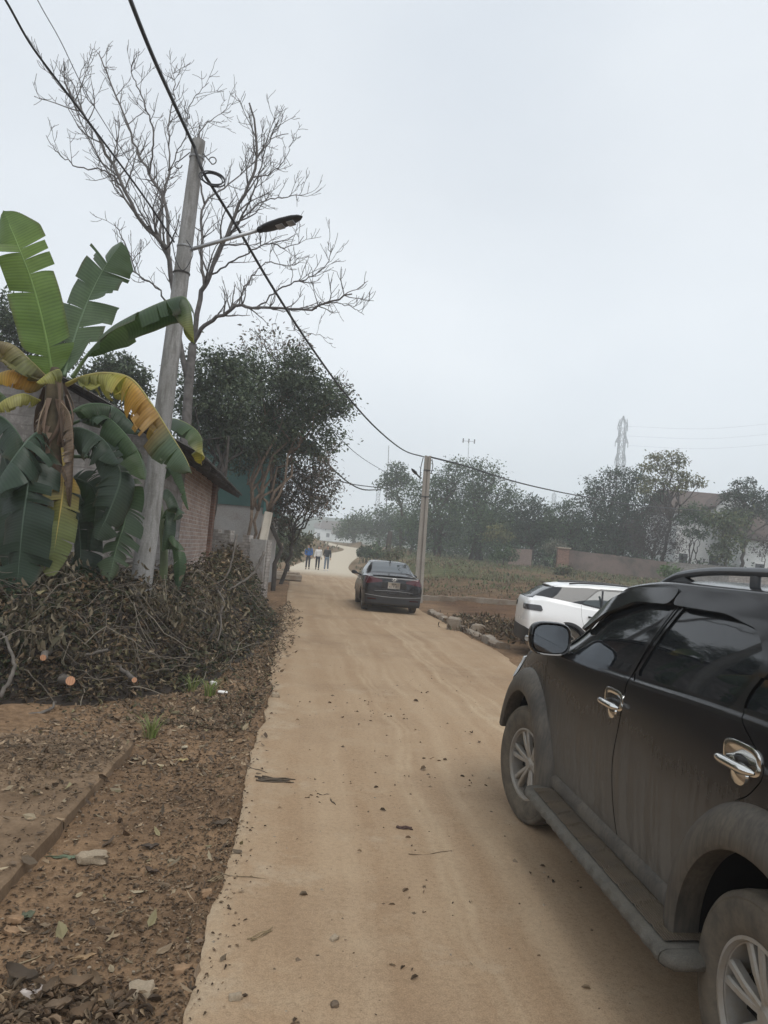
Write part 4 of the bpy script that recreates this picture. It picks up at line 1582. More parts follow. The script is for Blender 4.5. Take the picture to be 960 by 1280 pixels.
        l_, rest = split_mesh(*rest, np.maximum(xzf(rest[0], tl), 0.45 - sy * rest[0][:, 1]))
        part(l_, 'tail_light', M_LAMPDARK, root, 0.014)
        # arch cladding and lower bumper cladding
        for xa in (1.3, -1.3):
            mb = MB()
            flare_ring(mb, xa, 0.35, [(0.455, -0.01), (0.45, 0.012), (0.43, 0.02), (0.39, 0.02), (0.385, 0.01), (0.39, -0.2)], -8, 188, sy, 0.872)
            mb.build('wheel_arch_cladding', M_RUB, root, sharp=50)
        mb = MB()
        P = np.array([[(x, sy * y, z) for x in np.linspace(-.88, .88, 8)] for y, z in ((.875, .46), (.895, .44), (.895, .32), (.80, .28))])
        mb.grid(P if sy < 0 else P[:, ::-1])
        mb.build('sill', M_RUB, root, sharp=50)
        mb = MB()
        mb.tube(spline([(.12, sy * .62, 1.49), (.0, sy * .62, 1.525), (-.4, sy * .618, 1.54), (-1.0, sy * .612, 1.525), (-1.25, sy * .608, 1.495)], 20), .016, 8)
        mb.build('roof_rail', M_GLOSSBLK, root)
        mb = MB()
        a = np.linspace(0, 2 * PI, 25)
        P = np.array([np.stack([np.full(25, .72 + xo), sy * (.99 + .1 * q * np.cos(a)), 1.06 + .065 * q * np.sin(a)], 1) for xo, q in ((-.04, .02), (-.04, .9), (-.02, 1.0), (.03, .85), (.07, .02))])
        mb.grid(P if sy > 0 else P[:, ::-1])
        mb.tube([(.76, sy * .83, 1.01), (.74, sy * .92, 1.04)], .025, 8)
        mb.build('door_mirror', M_GLOSSBLK, root, sharp=50)
    bl, rest = split_mesh(*rest, np.maximum.reduce([rest[0][:, 2] - 0.50 - 0.12 * np.clip((-1.8 - rest[0][:, 0]) / .25, 0, 1), rest[0][:, 0] + 1.62]))
    part(bl, 'bumper', M_RUB, root, 0.012)
    part(rest, 'body', M_WHITE, root)
    mb = MB()
    y = np.linspace(-.58, .58, 21)
    mb.grid(np.array([np.stack([-x - .0 * y + .06 * (y / .58) ** 2, y, z - .03 * (y / .58) ** 2], 1) for x, z in ((1.36, 1.50), (1.52, 1.475), (1.62, 1.452), (1.62, 1.437), (1.50, 1.43))])[:, ::-1])
    mb.build('spoiler', M_WHITE, root, sharp=40)
    for x in (1.3, -1.3):
        for sy in (1, -1):
            make_wheel(root, x, sy * 0.77, 0.345, 0.215, 0.225, sy, 'v5', False)
    return root


build_suv()
build_sedan()
_c = at(650, 800, 14.4)
build_crossover((4.93, 14.8, float(gh(4.93, 14.8)) - 0.06), R(-3))
# ================================================================== vegetation helpers
BARK = simple('bark_grey', (0.13, 0.115, 0.10), 0.9, 0, 0.1, 0.35, 9)
BARKDK = simple('bark_dark', (0.07, 0.06, 0.052), 0.9, 0, 0.1, 0.35, 9)
BARKTAN = simple('bark_tan', (0.20, 0.15, 0.11), 0.9, 0, 0.1, 0.3, 9)
LEAFM = leaf_mat('tree_leaves', 0.5, 0.2)
LEAFFAR = leaf_mat('far_tree_leaves', 0.7, 0.15)
DRYM = leaf_mat('dry_leaves', 0.75, 0.1)


def clump_leaves(mb, rng, c, r, n, ls, cols, sub=26, squash=0.8, spread=0.24, up=0.35):
    """a lump of foliage: leaf blades gathered round sprays placed through an ellipsoid"""
    c = np.asarray(c, float)
    d = rdir(rng, sub)
    d[:, 2] = d[:, 2] * squash + 0.08
    rad = r * rng.uniform(0.35, 1.0, (sub, 1)) ** 0.55
    ctr = c + d * rad * np.array([1, 1, squash])
    sg = r * spread * rng.uniform(0.6, 1.5, sub)
    w = sg ** 1.5
    k = rng.choice(sub, n, p=w / w.sum())
    P = ctr[k] + rng.normal(size=(n, 3)) * sg[k][:, None] * np.array([1, 1, 0.7])
    D = rdir(rng, n) + unit(P - c) * 0.7 - np.array([0, 0, 0.35])
    N = rdir(rng, n) * 0.9 + np.array([0, 0, up]) + unit(P - c) * 0.4
    tone = rng.uniform(0.7, 1.35, sub)
    col = pick(rng, cols, n, 0.22) * tone[k][:, None]
    L = ls * rng.uniform(0.6, 1.3, n)
    cards(mb, P, D, N, L, L * rng.uniform(0.38, 0.55, n), np.clip(col, 0.004, 0.9), 0, 0.06)
    return ctr


def limb(mb, a, b, r0, r1, rng, wob=0.08, n=7, seg=6, sag=0.0):
    a, b = np.asarray(a, float), np.asarray(b, float)
    L = np.linalg.norm(b - a)
    t = np.linspace(0, 1, n)[:, None]
    P = a + (b - a) * t + rng.normal(size=(n, 3)) * L * wob * np.sin(t * PI) * 0.5
    P[:, 2] += sag * L * np.sin(t[:, 0] * PI)
    mb.tube(P, np.linspace(r0, r1, n), seg)
    return P


def tree(name, label, group, base, clumps, nleaf, ls, cols, trunk_r, bark=None, fork=0.45, seed=1, leafm=None, squash=0.8, twigs=0, spread=0.24, sub=26, trunks=1, cat='tree'):
    """clumps: (x,y,z,r) world. trunk > limbs in one mesh 'trunk', foliage in 'crown'"""
    rng = np.random.default_rng(seed)
    base = np.asarray(base, float)
    t = thing(name, label, cat, base, 0, group)
    tb, cb = MB(), MB()
    cl = np.array(clumps, float)
    cen = np.average(cl[:, :3], axis=0, weights=cl[:, 3] ** 2)
    tot = (cl[:, 3] ** 2).sum()
    forks = []
    for q in range(trunks):
        b0 = np.zeros(3) + (rng.normal(size=3) * np.array([0.35, 0.35, 0]) * (trunks > 1))
        fk = (cen - base) * fork
        fk[:2] += rng.normal(size=2) * 0.04 * np.linalg.norm(cen - base)
        P = limb(tb, b0 - np.array([0, 0, 0.3]), fk + b0 * 0.6, trunk_r / trunks ** 0.4, trunk_r * 0.68 / trunks ** 0.4, rng, 0.06, 9, 8)
        forks.append(P[-1])
    for i, (x, y, z, r) in enumerate(cl):
        c = np.array([x, y, z]) - base
        fk = forks[i % len(forks)]
        P = limb(tb, fk, c, trunk_r * 0.5, trunk_r * 0.12, rng, 0.14, 8, 6, 0.06)
        ctr = clump_leaves(cb, rng, c, r, max(60, int(nleaf * r * r / tot)), ls, cols, sub, squash, spread)
        for k in range(min(7, sub)):
            limb(tb, P[rng.integers(3, 8)], ctr[k], trunk_r * 0.12, trunk_r * 0.03, rng, 0.2, 5, 4)
        for k in range(twigs):
            s0 = P[rng.integers(3, 8)]
            e = c + rdir(rng, 1)[0] * r * rng.uniform(0.8, 1.35) + np.array([0, 0, 0.3 * r])
            limb(tb, s0, e, trunk_r * 0.09, 0.006, rng, 0.2, 6, 4)
    tb.build('trunk', bark or BARKDK, t)
    cb.build('crown', leafm or LEAFM, t, smooth=False)
    return t


def pxc(*L):
    """clumps given where they stand: sight line, distance, radius in photo pixels"""
    return [(*at(px, py, Y_), r * Y_ / FPX) for px, py, r, Y_ in L]


def foot(px, Y_, py=700):
    p = at(px, py, Y_)
    return np.array([p[0], Y_, float(gh(p[0], Y_))])


# ================================================================== round concrete pole, lamp, cables
def m_pole():
    k = NT('pole_concrete')
    co = k.co()
    n1 = k.noise(co, 2.0, 6, 0.65)
    n2 = k.noise(k.map(co, (6, 6, 1.1)), 2.0, 5, 0.65)
    f = k.noise(co, 45, 4, 0.7)
    c = k.mix((0.24, 0.235, 0.225), (0.34, 0.335, 0.325), k.ramp(n1, [(0.3, 0), (0.7, 1)]))
    c = k.mix(c, (0.15, 0.143, 0.13), k.ramp(n2, [(0.45, 0.0), (0.66, 0.9)]))
    c = k.mix(c, k.ramp(f, [(0.3, (0.75,) * 3), (0.7, (1.15,) * 3)]), 0.7, 'MULTIPLY')
    k.set(c, 0.9, 0, 0.2)
    k.bump(f, 0.3, 0.006)
    return k.m


M_POLE = m_pole()
M_CABLE = simple('black_cable', (0.018, 0.018, 0.02), 0.5, 0, 0.4)
M_STEEL = simple('galvanised_steel', (0.42, 0.43, 0.44), 0.45, 0.6, 0.5)
M_IRON = simple('dark_iron', (0.07, 0.065, 0.06), 0.6, 0.4, 0.4)

PB = at(167, 800, 10.0)
PB[2] = 0
PT = at(248.5, 176, 10.0)
pole = thing('utility_pole', 'round leaning concrete pole rising from the cut branches at left, street lamp on it', 'pole', PB)
mb = MB()
n = 40
P = np.stack([(PT - PB) * q + np.array([0, 0, -0.3 * (q == 0)]) for q in np.linspace(0, 1, n)])
mb.tube(P, np.linspace(0.150, 0.088, n), 24)
mb.build('shaft', M_POLE, pole, sharp=50)


def pole_at(z):
    return PB + (PT - PB) * (z - PB[2]) / (PT[2] - PB[2])


def pole_r(z):
    return 0.150 + (0.088 - 0.150) * z / PT[2]


for py in (310, 343, 197):
    z = at(235, py, 10)[2]
    mb = MB()
    a = np.linspace(0, 2 * PI, 25)
    c = pole_at(z) - PB
    r_ = pole_r(z) + 0.006
    for dz in (0, 0.012):
        mb.tube(np.stack([c[0] + r_ * np.cos(a), c[1] + r_ * np.sin(a), c[2] + dz + 0 * a], 1), 0.006, 5, cap=False)
    mb.build('steel_band', M_STEEL if py < 320 else M_IRON, pole)
# curled hooks either side of the pole head
for s_ in (-1, 1):
    z = at(240, 192, 10)[2]
    c = pole_at(z) - PB
    mb = MB()
    a = np.linspace(0, 1.5 * PI, 14)
    hk = [c + np.array([s_ * (0.09 + 0.02 * q), -0.03, -0.02 * q]) for q in range(8)]
    e = hk[-1]
    hk += [e + np.array([s_ * 0.05 * math.sin(v), 0, 0.05 * (math.cos(v) - 1) * -s_ * (1 if s_ < 0 else 1)]) for v in a]
    mb.tube(hk, 0.008, 6)
    mb.build('cable_hook', M_IRON, pole)

# street lamp on its arm
LA = at(238, 312, 9.88)
LB = at(322, 288, 9.75)
LE = at(378, 270.5, 9.6)
lamp = thing('street_lamp', 'dark LED street lamp on a pale arm clamped to the round concrete pole', 'street lamp', LA)
mb = MB()
mb.tube([np.zeros(3), LB - LA], 0.026, 10)
mb.build('lamp_arm', M_STEEL, lamp)
mb = MB()
dv = unit(LE - LB)
u1 = unit(np.cross(dv, [0, 0, 1]))
u2 = np.cross(u1, dv)
ln = np.linalg.norm(LE - LB)
ring = []
a = np.linspace(0, 2 * PI, 25)
for t, w, h in ((0, .03, .03), (.04, .055, .04), (.12, .06, .04), (.13, .075, .045), (.3, .10, .05), (.55, .115, .045), (.8, .10, .035), (.93, .065, .025), (1.0, .01, .008)):
    ring.append(LB - LA + dv * ln * t + u1 * w * np.cos(a)[:, None] + u2 * h * np.sin(a)[:, None])
mb.grid(np.array(ring))
hd = mb.build('lamp_head', simple('lamp_black', (0.02, 0.021, 0.023), 0.45, 0, 0.4), lamp, sharp=50)
for t in (0.5, 0.74):
    mb = MB()
    c = LB - LA + dv * ln * t - u2 * 0.046
    mb.bevbox(c, (0.10, 0.14, 0.012), 0.004, np.stack([dv, u1, u2], 1))
    mb.build('led_panel', simple('led_lens', (0.45, 0.46, 0.47), 0.2, 0, 0.6), hd)

# the square concrete pole across the road
HB = np.array([1.50, 27.0, float(gh(1.50, 27.0))])
HT = at(535, 570, 27)
hp = thing('utility_pole', 'square concrete pole with a groove down its face, behind the black saloon', 'pole', HB)
mb = MB()
for dx in (-1, 1):
    A = [(HT - HB) * q + np.array([dx * (0.105 - 0.035 * q), 0, 0]) for q in (0, 1)]
    V = []
    for q, c in zip((0, 1), A):
        w, d = 0.06 - 0.012 * q, 0.13 - 0.04 * q
        V += [c + np.array([sx * w, sy * d, 0]) for sx, sy in ((-1, -1), (1, -1), (1, 1), (-1, 1))]
    mb.add(V, [(0, 1, 5, 4), (1, 2, 6, 5), (2, 3, 7, 6), (3, 0, 4, 7), (4, 5, 6, 7)])
V = []
for q in (0, 1):
    c = (HT - HB) * q
    w, d = 0.055 - 0.02 * q, 0.06 - 0.01 * q
    V += [c + np.array([sx * w, sy * d, -0.02 * q]) for sx, sy in ((-1, -1), (1, -1), (1, 1), (-1, 1))]
mb.add(V, [(0, 1, 5, 4), (1, 2, 6, 5), (2, 3, 7, 6), (3, 0, 4, 7), (4, 5, 6, 7)])
mb.build('shaft', m_concrete('pole_old_concrete', (0.29, 0.26, 0.225), (0.38, 0.35, 0.31), (0.2, 0.17, 0.14), 0.4, 1.5), hp, smooth=False)
for q in (0.72, 0.90):
    mb = MB()
    c = (HT - HB) * q
    mb.bevbox(c, (0.33 - 0.08 * q, 0.30 - 0.09 * q, 0.05), 0.01)
    mb.build('steel_band', M_IRON, hp)
A, B = at(525, 597, 26.9), at(514.5, 586, 26.2)
sl = thing('street_lamp', 'small dark street lamp on the square concrete pole behind the saloon', 'street lamp', A)
mb = MB()
mb.tube([np.zeros(3), (B - A) * 0.5], 0.03, 6)
mb.build('lamp_arm', M_IRON, sl)
mb = MB()
q = (B - A)
mb.tube([q * 0.4, q * 0.5, q * 0.8, q], [0.03, 0.055, 0.055, 0.02], 8)
mb.build('lamp_head', M_GLOSSBLK, sl)


def plane_pt(px, py, A, B):
    """sight line met with the upright plane through A and B"""
    d = ray(px, py)
    nrm = np.array([-(B - A)[1], (B - A)[0], 0])
    return CAMP + d * (((A - CAMP) @ nrm) / (d @ nrm))


def cable(name, label, pts, r, group=None, cat='cable'):
    mb = MB()
    P = spline(pts, 60)
    mb.tube(P, r, 6)
    return tag(mb.build(name, M_CABLE), label, cat, group)


A_, B_ = at(243, 184, 9.9), at(530, 571, 27)
main = [A_ + 0, at(254, 215, 9.9)] + [plane_pt(px, py, at(254, 215, 9.9), B_) for px, py in ((268, 238), (300, 290), (340, 358), (385, 428), (430, 490), (470, 535), (505, 563))] + [B_]
cable('overhead_cable', 'thick black cable sagging from the round pole to the square pole', main, 0.021)
cable('overhead_cable', 'thick black cable coming in from overhead to the top of the round pole', [at(150, -40, 6.2), at(163, 0, 6.9), at(190, 68, 7.8), at(218, 130, 8.9), A_ + 0], 0.022)
cable('overhead_cable', 'long black cable from the top left corner past the bare tree to the lamp', [at(-20, -40, 6.8), at(8, 2, 7.2), at(40, 58, 7.7), at(85, 118, 8.3), at(130, 178, 8.9), at(180, 246, 9.4), at(218, 303, 9.85)], 0.012)
cable('service_wire', 'thin wire hanging in the top left corner beside the long cable', [at(20, -60, 8), at(47, 0, 8.6), at(75, 50, 9.1), at(110, 120, 9.6), at(170, 215, 9.9), at(226, 300, 9.95)], 0.005)
cable('overhead_cable', 'black cable running right from the square pole towards the dark trees', [at(537, 571, 27), at(580, 582, 29), at(640, 601, 33), at(690, 613, 37.5), at(732, 621, 42), at(800, 632, 50), at(900, 640, 62)], 0.03)
cable('drop_wire', 'short black wire looping down the face of the square pole', [at(529, 572, 26.8), at(526, 585, 26.75), at(525, 600, 26.8)], 0.015)
cable('drop_wire', 'short black wire hanging off the right side of the square pole', [at(540, 574, 26.9), at(541, 582, 26.8), at(539, 592, 26.9)], 0.015)
cable('service_wire', 'black wire looping from the leafy tree over the far road', [at(395, 560, 30), at(415, 585, 34), at(437, 604, 40), at(455, 612, 46), at(476, 612, 54)], 0.04)
cable('service_wire', 'thin upper wire over the far road between the tree and the saloon', [at(400, 520, 30), at(430, 553, 36), at(455, 574, 43), at(485, 592, 54)], 0.018)
cable('service_wire', 'flat thin wire over the far road just under the looping one', [at(420, 600, 36), at(445, 606, 44), at(478, 610, 56)], 0.03)
# coil of spare cable hung at the pole head
mb = MB()
cc = at(266, 224, 9.72)
rng = np.random.default_rng(5)
for q in range(4):
    a = np.linspace(0, 2 * PI, 30)
    e1 = unit(_RT * 0.93 - _UP * 0.42 + 0.1 * rng.normal(size=3))
    e2 = unit(_UP * 0.85 + _F * 0.5 + 0.3 * _RT)
    rr = 0.165 + 0.012 * rng.normal()
    mb.tube(cc + 0.01 * rng.normal(size=3) + rr * np.cos(a)[:, None] * e1 + rr * 0.72 * np.sin(a)[:, None] * e2, 0.0085, 6, cap=False)
tag(mb.build('cable_coil', M_CABLE), 'coil of spare black cable hanging near the top of the round pole', 'cable')
cable('lamp_wire', 'thin black wire drooping in a loop below the lamp clamp on the round pole', [at(215, 302, 9.8), at(220, 325, 9.75), at(228, 338, 9.75), at(236, 330, 9.75), at(241, 315, 9.8), at(233, 300, 9.8)], 0.006)

# ================================================================== brick building, shack, low wall
def m_brick(name, ca, cb, mort, scale=1.0, stain=(0.16, 0.13, 0.11), white=0.0):
    k = NT(name)
    br = k.n.new('ShaderNodeTexBrick')
    uv = k.co('UV')
    k.lk(uv, br.inputs['Vector'])
    br.inputs['Scale'].default_value = 1.0
    br.inputs['Brick Width'].default_value = 0.235 * scale
    br.inputs['Row Height'].default_value = 0.078 * scale
    br.inputs['Mortar Size'].default_value = 0.009 * scale
    br.inputs['Mortar Smooth'].default_value = 0.3
    br.inputs['Color1'].default_value = (*ca, 1)
    br.inputs['Color2'].default_value = (*cb, 1)
    br.inputs['Mortar'].default_value = (*mort, 1)
    co = k.co()
    n1 = k.noise(co, 0.9, 6, 0.65)
    n2 = k.noise(co, 8, 6, 0.7)
    c = k.mix(br.outputs['Color'], stain, k.math('MULTIPLY', k.ramp(n1, [(0.42, 0.0), (0.68, 1.0)]), 0.65))
    c = k.mix(c, (0.5, 0.47, 0.43), k.math('MULTIPLY', k.ramp(n2, [(0.52, 0.0), (0.7, 1.0)]), white))
    c = k.mix(c, k.ramp(n2, [(0.3, (0.7,) * 3), (0.7, (1.2,) * 3)]), 0.8, 'MULTIPLY')
    k.set(c, 0.92, 0, 0.15)
    k.bump(k.math('ADD', k.math('MULTIPLY', br.outputs['Fac'], -0.8), k.math('MULTIPLY', n2, 0.5)), 0.7, 0.012)
    return k.m


def add_uv(o):
    """box-projected UVs in metres"""
    me = o.data
    uv = me.uv_layers.new(name='UVMap')
    for p in me.polygons:
        n_ = p.normal
        for li in p.loop_indices:
            v = me.vertices[me.loops[li].vertex_index].co
            if abs(n_.z) > 0.8:
                uv.data[li].uv = (v.x, v.y)
            else:
                t = Vector((-n_.y, n_.x, 0))
                t = t.normalized() if t.length > 1e-4 else Vector((1, 0, 0))
                uv.data[li].uv = (v.x * t.x + v.y * t.y, v.z)
    return o


M_BRICKPALE = m_brick('brick_pale_pink', (0.33, 0.215, 0.17), (0.48, 0.36, 0.30), (0.55, 0.51, 0.47), 1.15, (0.26, 0.2, 0.17), 0.5)
M_BRICKGREY = m_brick('brick_grey_block', (0.20, 0.185, 0.17), (0.28, 0.26, 0.245), (0.22, 0.2, 0.185), 1.9, (0.11, 0.10, 0.09), 0.25)
M_BRICKRED = m_brick('brick_red', (0.20, 0.105, 0.075), (0.27, 0.15, 0.11), (0.24, 0.2, 0.17), 1.0, (0.14, 0.1, 0.08), 0.1)
M_BRICKWHT = m_brick('brick_whitewashed', (0.30, 0.27, 0.245), (0.42, 0.39, 0.36), (0.24, 0.22, 0.2), 1.1, (0.2, 0.18, 0.16), 0.5)


def m_sheet(name, a, b, pitch=9.0, dirn=(1, 0, 0), rough=0.6):
    k = NT(name)
    uv = k.co('UV')
    w = k.wave(uv, pitch, 0, 0)
    n1 = k.noise(k.co(), 1.4, 6, 0.65)
    c = k.mix(a, b, k.ramp(n1, [(0.3, 0), (0.7, 1)]))
    c = k.mix(c, k.ramp(w, [(0.0, (0.75,) * 3), (1.0, (1.15,) * 3)]), 0.6, 'MULTIPLY')
    k.set(c, rough, 0, 0.3)
    k.bump(w, 0.8, 0.03)
    return k.m


M_ROOFDK = m_sheet('fibre_cement_dark', (0.045, 0.04, 0.036), (0.09, 0.078, 0.066), 5)
M_TEAL = m_sheet('teal_sheet', (0.08, 0.24, 0.225), (0.12, 0.31, 0.29), 8, rough=0.5)
M_TEALDK = m_sheet('green_sheet', (0.045, 0.12, 0.11), (0.07, 0.16, 0.145), 8, rough=0.6)
M_PLASTER = m_concrete('old_plaster', (0.33, 0.32, 0.31), (0.46, 0.45, 0.43), (0.2, 0.17, 0.145), 0.7, 0.8)

# line of the road-side wall: starts near the pole, runs away along the road
W1 = np.array([-4.92, 21.5])
W0 = np.array([-3.78, 12.2])
wd_ = unit(W1 - W0)
wn_ = np.array([wd_[1], -wd_[0]])           # towards the road
bw = -wn_
EH = 3.30
ang_ = math.atan2(wd_[1], wd_[0])
bld = thing('brick_building', 'old brick outbuilding with pale pink road wall and dark overhanging roof, behind the concrete pole', 'building', (W0[0], W0[1], 0), ang_)
Lb = float(np.linalg.norm(W1 - W0))
# local frame: x along the wall, y away from the road (left), z up
mb = MB()
def wallbox(mb, x0, x1, y0, y1, z0, z1):
    mb.box(((x0 + x1) / 2, (y0 + y1) / 2, (z0 + z1) / 2), (x1 - x0, y1 - y0, z1 - z0))
# grey block part with vent slots, then the pale pink brick part
gx1 = 3.2
slots = [(1.65, 1.35), (1.65, 1.85), (2.15, 1.35), (2.15, 1.85)]
xs_ = [0.0, 1.60, 1.72, 2.10, 2.22, gx1]
zs_ = [0, 1.25, 1.65, 1.78, 2.2, EH]
for i in range(5):
    for j in range(5):
        hole = (i in (1, 3)) and (j in (1, 3))
        y1 = 0.22
        wallbox(mb, xs_[i], xs_[i + 1] , 0.16 if hole else 0.0, y1, zs_[j], zs_[j + 1])
add_uv(mb.build('wall', M_BRICKGREY, bld, smooth=False))
mb = MB()
wallbox(mb, gx1 + 0.003, Lb - 0.9, -0.004, 0.215, 0, EH)
add_uv(mb.build('wall', M_BRICKPALE, bld, smooth=False))
mb = MB()
wallbox(mb, Lb - 0.9, Lb - 0.4, -0.10, 0.25, 0, EH)
add_uv(mb.build('brick_pier', M_BRICKRED, bld, smooth=False))
mb = MB()
wallbox(mb, Lb - 0.4, Lb, -0.03, 0.24, 0, EH)
add_uv(mb.build('wall', M_BRICKPALE, bld, smooth=False))
# near gable wall and far gable wall
DW = 8.0
for x0, nm in ((0.0, 'gable_wall'), (Lb - 0.22, 'gable_wall')):
    mb = MB()
    pr = [(0.222, 0), (DW, 0), (DW, EH), (DW * 0.5, EH + 1.75), (0.222, EH)]
    V = [(x0, y, z) for y, z in pr] + [(x0 + 0.22, y, z) for y, z in pr]
    mb.ngon(V[:5])
    mb.ngon(V[5:][::-1])
    k5 = np.arange(5)
    mb.add(V, np.stack([k5, (k5 + 1) % 5, (k5 + 1) % 5 + 5, k5 + 5], 1))
    add_uv(mb.build(nm, M_BRICKGREY, bld, smooth=False))
# roof: two corrugated slopes with thickness, rafters under the eave
mb = MB()
for sg in (0, 1):
    y = np.linspace(-0.75, DW * 0.5, 14) if sg == 0 else np.linspace(DW + 0.6, DW * 0.5, 14)
    z = EH + 0.06 + 1.75 * (1 - np.abs(y - DW * 0.5) / (DW * 0.5)) + 0.0
    x = np.linspace(-0.45, Lb + 0.5, 240)
    cr = 0.022 * np.sin(x * 2 * PI / 0.18)
    top = np.stack([np.repeat(x[:, None], 14, 1), np.repeat(y[None], 240, 0), z[None] + cr[:, None] + 0.05 * vnoise(x[:, None] * 1.0, y[None] * 1.0, 3, 0.5, 2)], -1)
    mb.grid(top if sg == 0 else top[:, ::-1])
    low = top.copy()
    low[..., 2] -= 0.02
    mb.grid(low[:, ::-1] if sg == 0 else low)
add_uv(mb.build('roof', M_ROOFDK, bld, sharp=60))
for q in np.linspace(0.2, Lb - 0.1, 9):
    mb = MB()
    y0, y1 = -0.7, 0.5
    z0 = EH - 0.03 + 1.75 * (y0) / (DW * .5)
    mb.tube([(q, y0, z0 - 0.03), (q, y1, z0 - 0.03 + 1.75 * (y1 - y0) / (DW * .5))], 0.045, 6)
    mb.build('rafter', BARKDK, bld)

# green shack further on
sk = thing('metal_shack', 'green corrugated sheet shack with grey lower wall, standing past the brick building', 'building', (0, 0, 0))
c0 = at(323, 690, 28)
c1 = at(262, 690, 28)
x1, x0 = c0[0], c1[0] - 1.5
ys, ye = 28.0, 32.5
mb = MB()
zt = at(300, 632, 28)[2]
wallbox(mb, x0, x1, ys, ye, -0.1, zt)
mb.build('lower_wall', M_PLASTER, sk, smooth=False)
zh = at(300, 548, 28)[2]
mb = MB()
wallbox(mb, x0 - 0.03, x1 + 0.02, ys - 0.05, ye + 0.03, zt + 0.002, zh)
add_uv(mb.build('front_sheet', M_TEALDK, sk, smooth=False))
mb = MB()
mb.box((x1 + 0.045, (ys + ye) / 2 - 0.0, (zt + zh) / 2 - 0.05), (0.03, ye - ys + 0.1, zh - zt + 0.35))
add_uv(mb.build('side_sheet', M_TEAL, sk, smooth=False))
mb = MB()
a0, a1 = at(322, 565, 28), at(352, 575, 28)
mb.box((x1 + 0.5, ys + 1.5, zh + 0.12), (2.6, 4.6, 0.06), rotz(0.0) @ np.array([[math.cos(.1), 0, math.sin(.1)], [0, 1, 0], [-math.sin(.1), 0, math.cos(.1)]]))
add_uv(mb.build('roof', M_TEALDK, sk, smooth=False))
mb = MB()
c = at(343, 612, 29)
mb.box((c[0] - 0.05, 30, c[2]), (1.3, 3.4, 0.06), np.array([[math.cos(.42), 0, math.sin(.42)], [0, 1, 0], [-math.sin(.42), 0, math.cos(.42)]]))
add_uv(mb.build('awning', M_ROOFDK, sk, smooth=False))

A, B = at(318, 712, 24), at(336, 640, 24)
cp = thing('concrete_post', 'pale square concrete post leaning in front of the green shack', 'post', (A[0], A[1], 0))
mb = MB()
q = B - np.array([A[0], A[1], 0])
z_ = unit(q)
x_ = unit(np.cross([0, 1, 0], z_))
mb.bevbox(q / 2, (0.24, 0.24, float(np.linalg.norm(q))), 0.02, np.stack([x_, np.cross(z_, x_), z_], 1))
mb.build('shaft', m_concrete('post_concrete', (0.4, 0.36, 0.3), (0.5, 0.46, 0.39), (0.24, 0.2, 0.16), 0.5, 2), cp)

A, B = at(262, 690, 23.5), at(334, 690, 22.6)
lw = thing('brick_wall', 'low broken brick wall patched with mortar, behind the cut branches before the shack', 'wall', (A[0], A[1], 0), math.atan2(B[1] - A[1], B[0] - A[0]))
Lw = float(np.linalg.norm((B - A)[:2]))
mb = MB()
rng = np.random.default_rng(3)
x = 0
while x < Lw - 0.05:
    w = 0.24
    h = at(300, 668, 23)[2] + 0.10 * rng.integers(-2, 2) * (rng.random() < 0.6) - 0.25 * (x < Lw * .5) * (x > Lw * .25)
    wallbox(mb, x, min(x + w, Lw), 0, 0.22, 0, h)
    x += w
add_uv(mb.build('masonry', M_BRICKWHT, lw, smooth=False))
mb = MB()
wallbox(mb, Lw * 0.72, Lw * 0.98, -0.06, 0.0 - 0.003, 0, at(300, 672, 23)[2])
add_uv(mb.build('patch', M_PLASTER, lw, smooth=False))

# stacked kerb blocks past the heap, at the road edge
for i, (px, py, Y_, sx, sy_, sz, lab) in enumerate((
        (352, 714, 36, 1.7, 0.9, 0.34, 'flat concrete block lying topmost of two at the road edge before the walkers'),
        (350, 722, 34.5, 2.0, 1.0, 0.26, 'wide stone slab lying lowest at the road edge before the walkers'))):
    c = at(px, py, Y_)
    mb = MB()
    mb.bevbox((0, 0, sz / 2), (sx, sy_, sz), 0.04)
    o = mb.build('concrete_block', M_KERB)
    o.location = (c[0], Y_, 0.02 if i else 0.0)
    o.rotation_euler = (0, 0, 0.1 * i)
    tag(o, lab, 'block', 'blocks at the far road edge')

# ================================================================== left trees
def trace(pts, Y0, dy=0.0):
    k = len(pts)
    return [at(x, y, Y0 + dy * i / max(1, k - 1)) for i, (x, y) in enumerate(pts)]


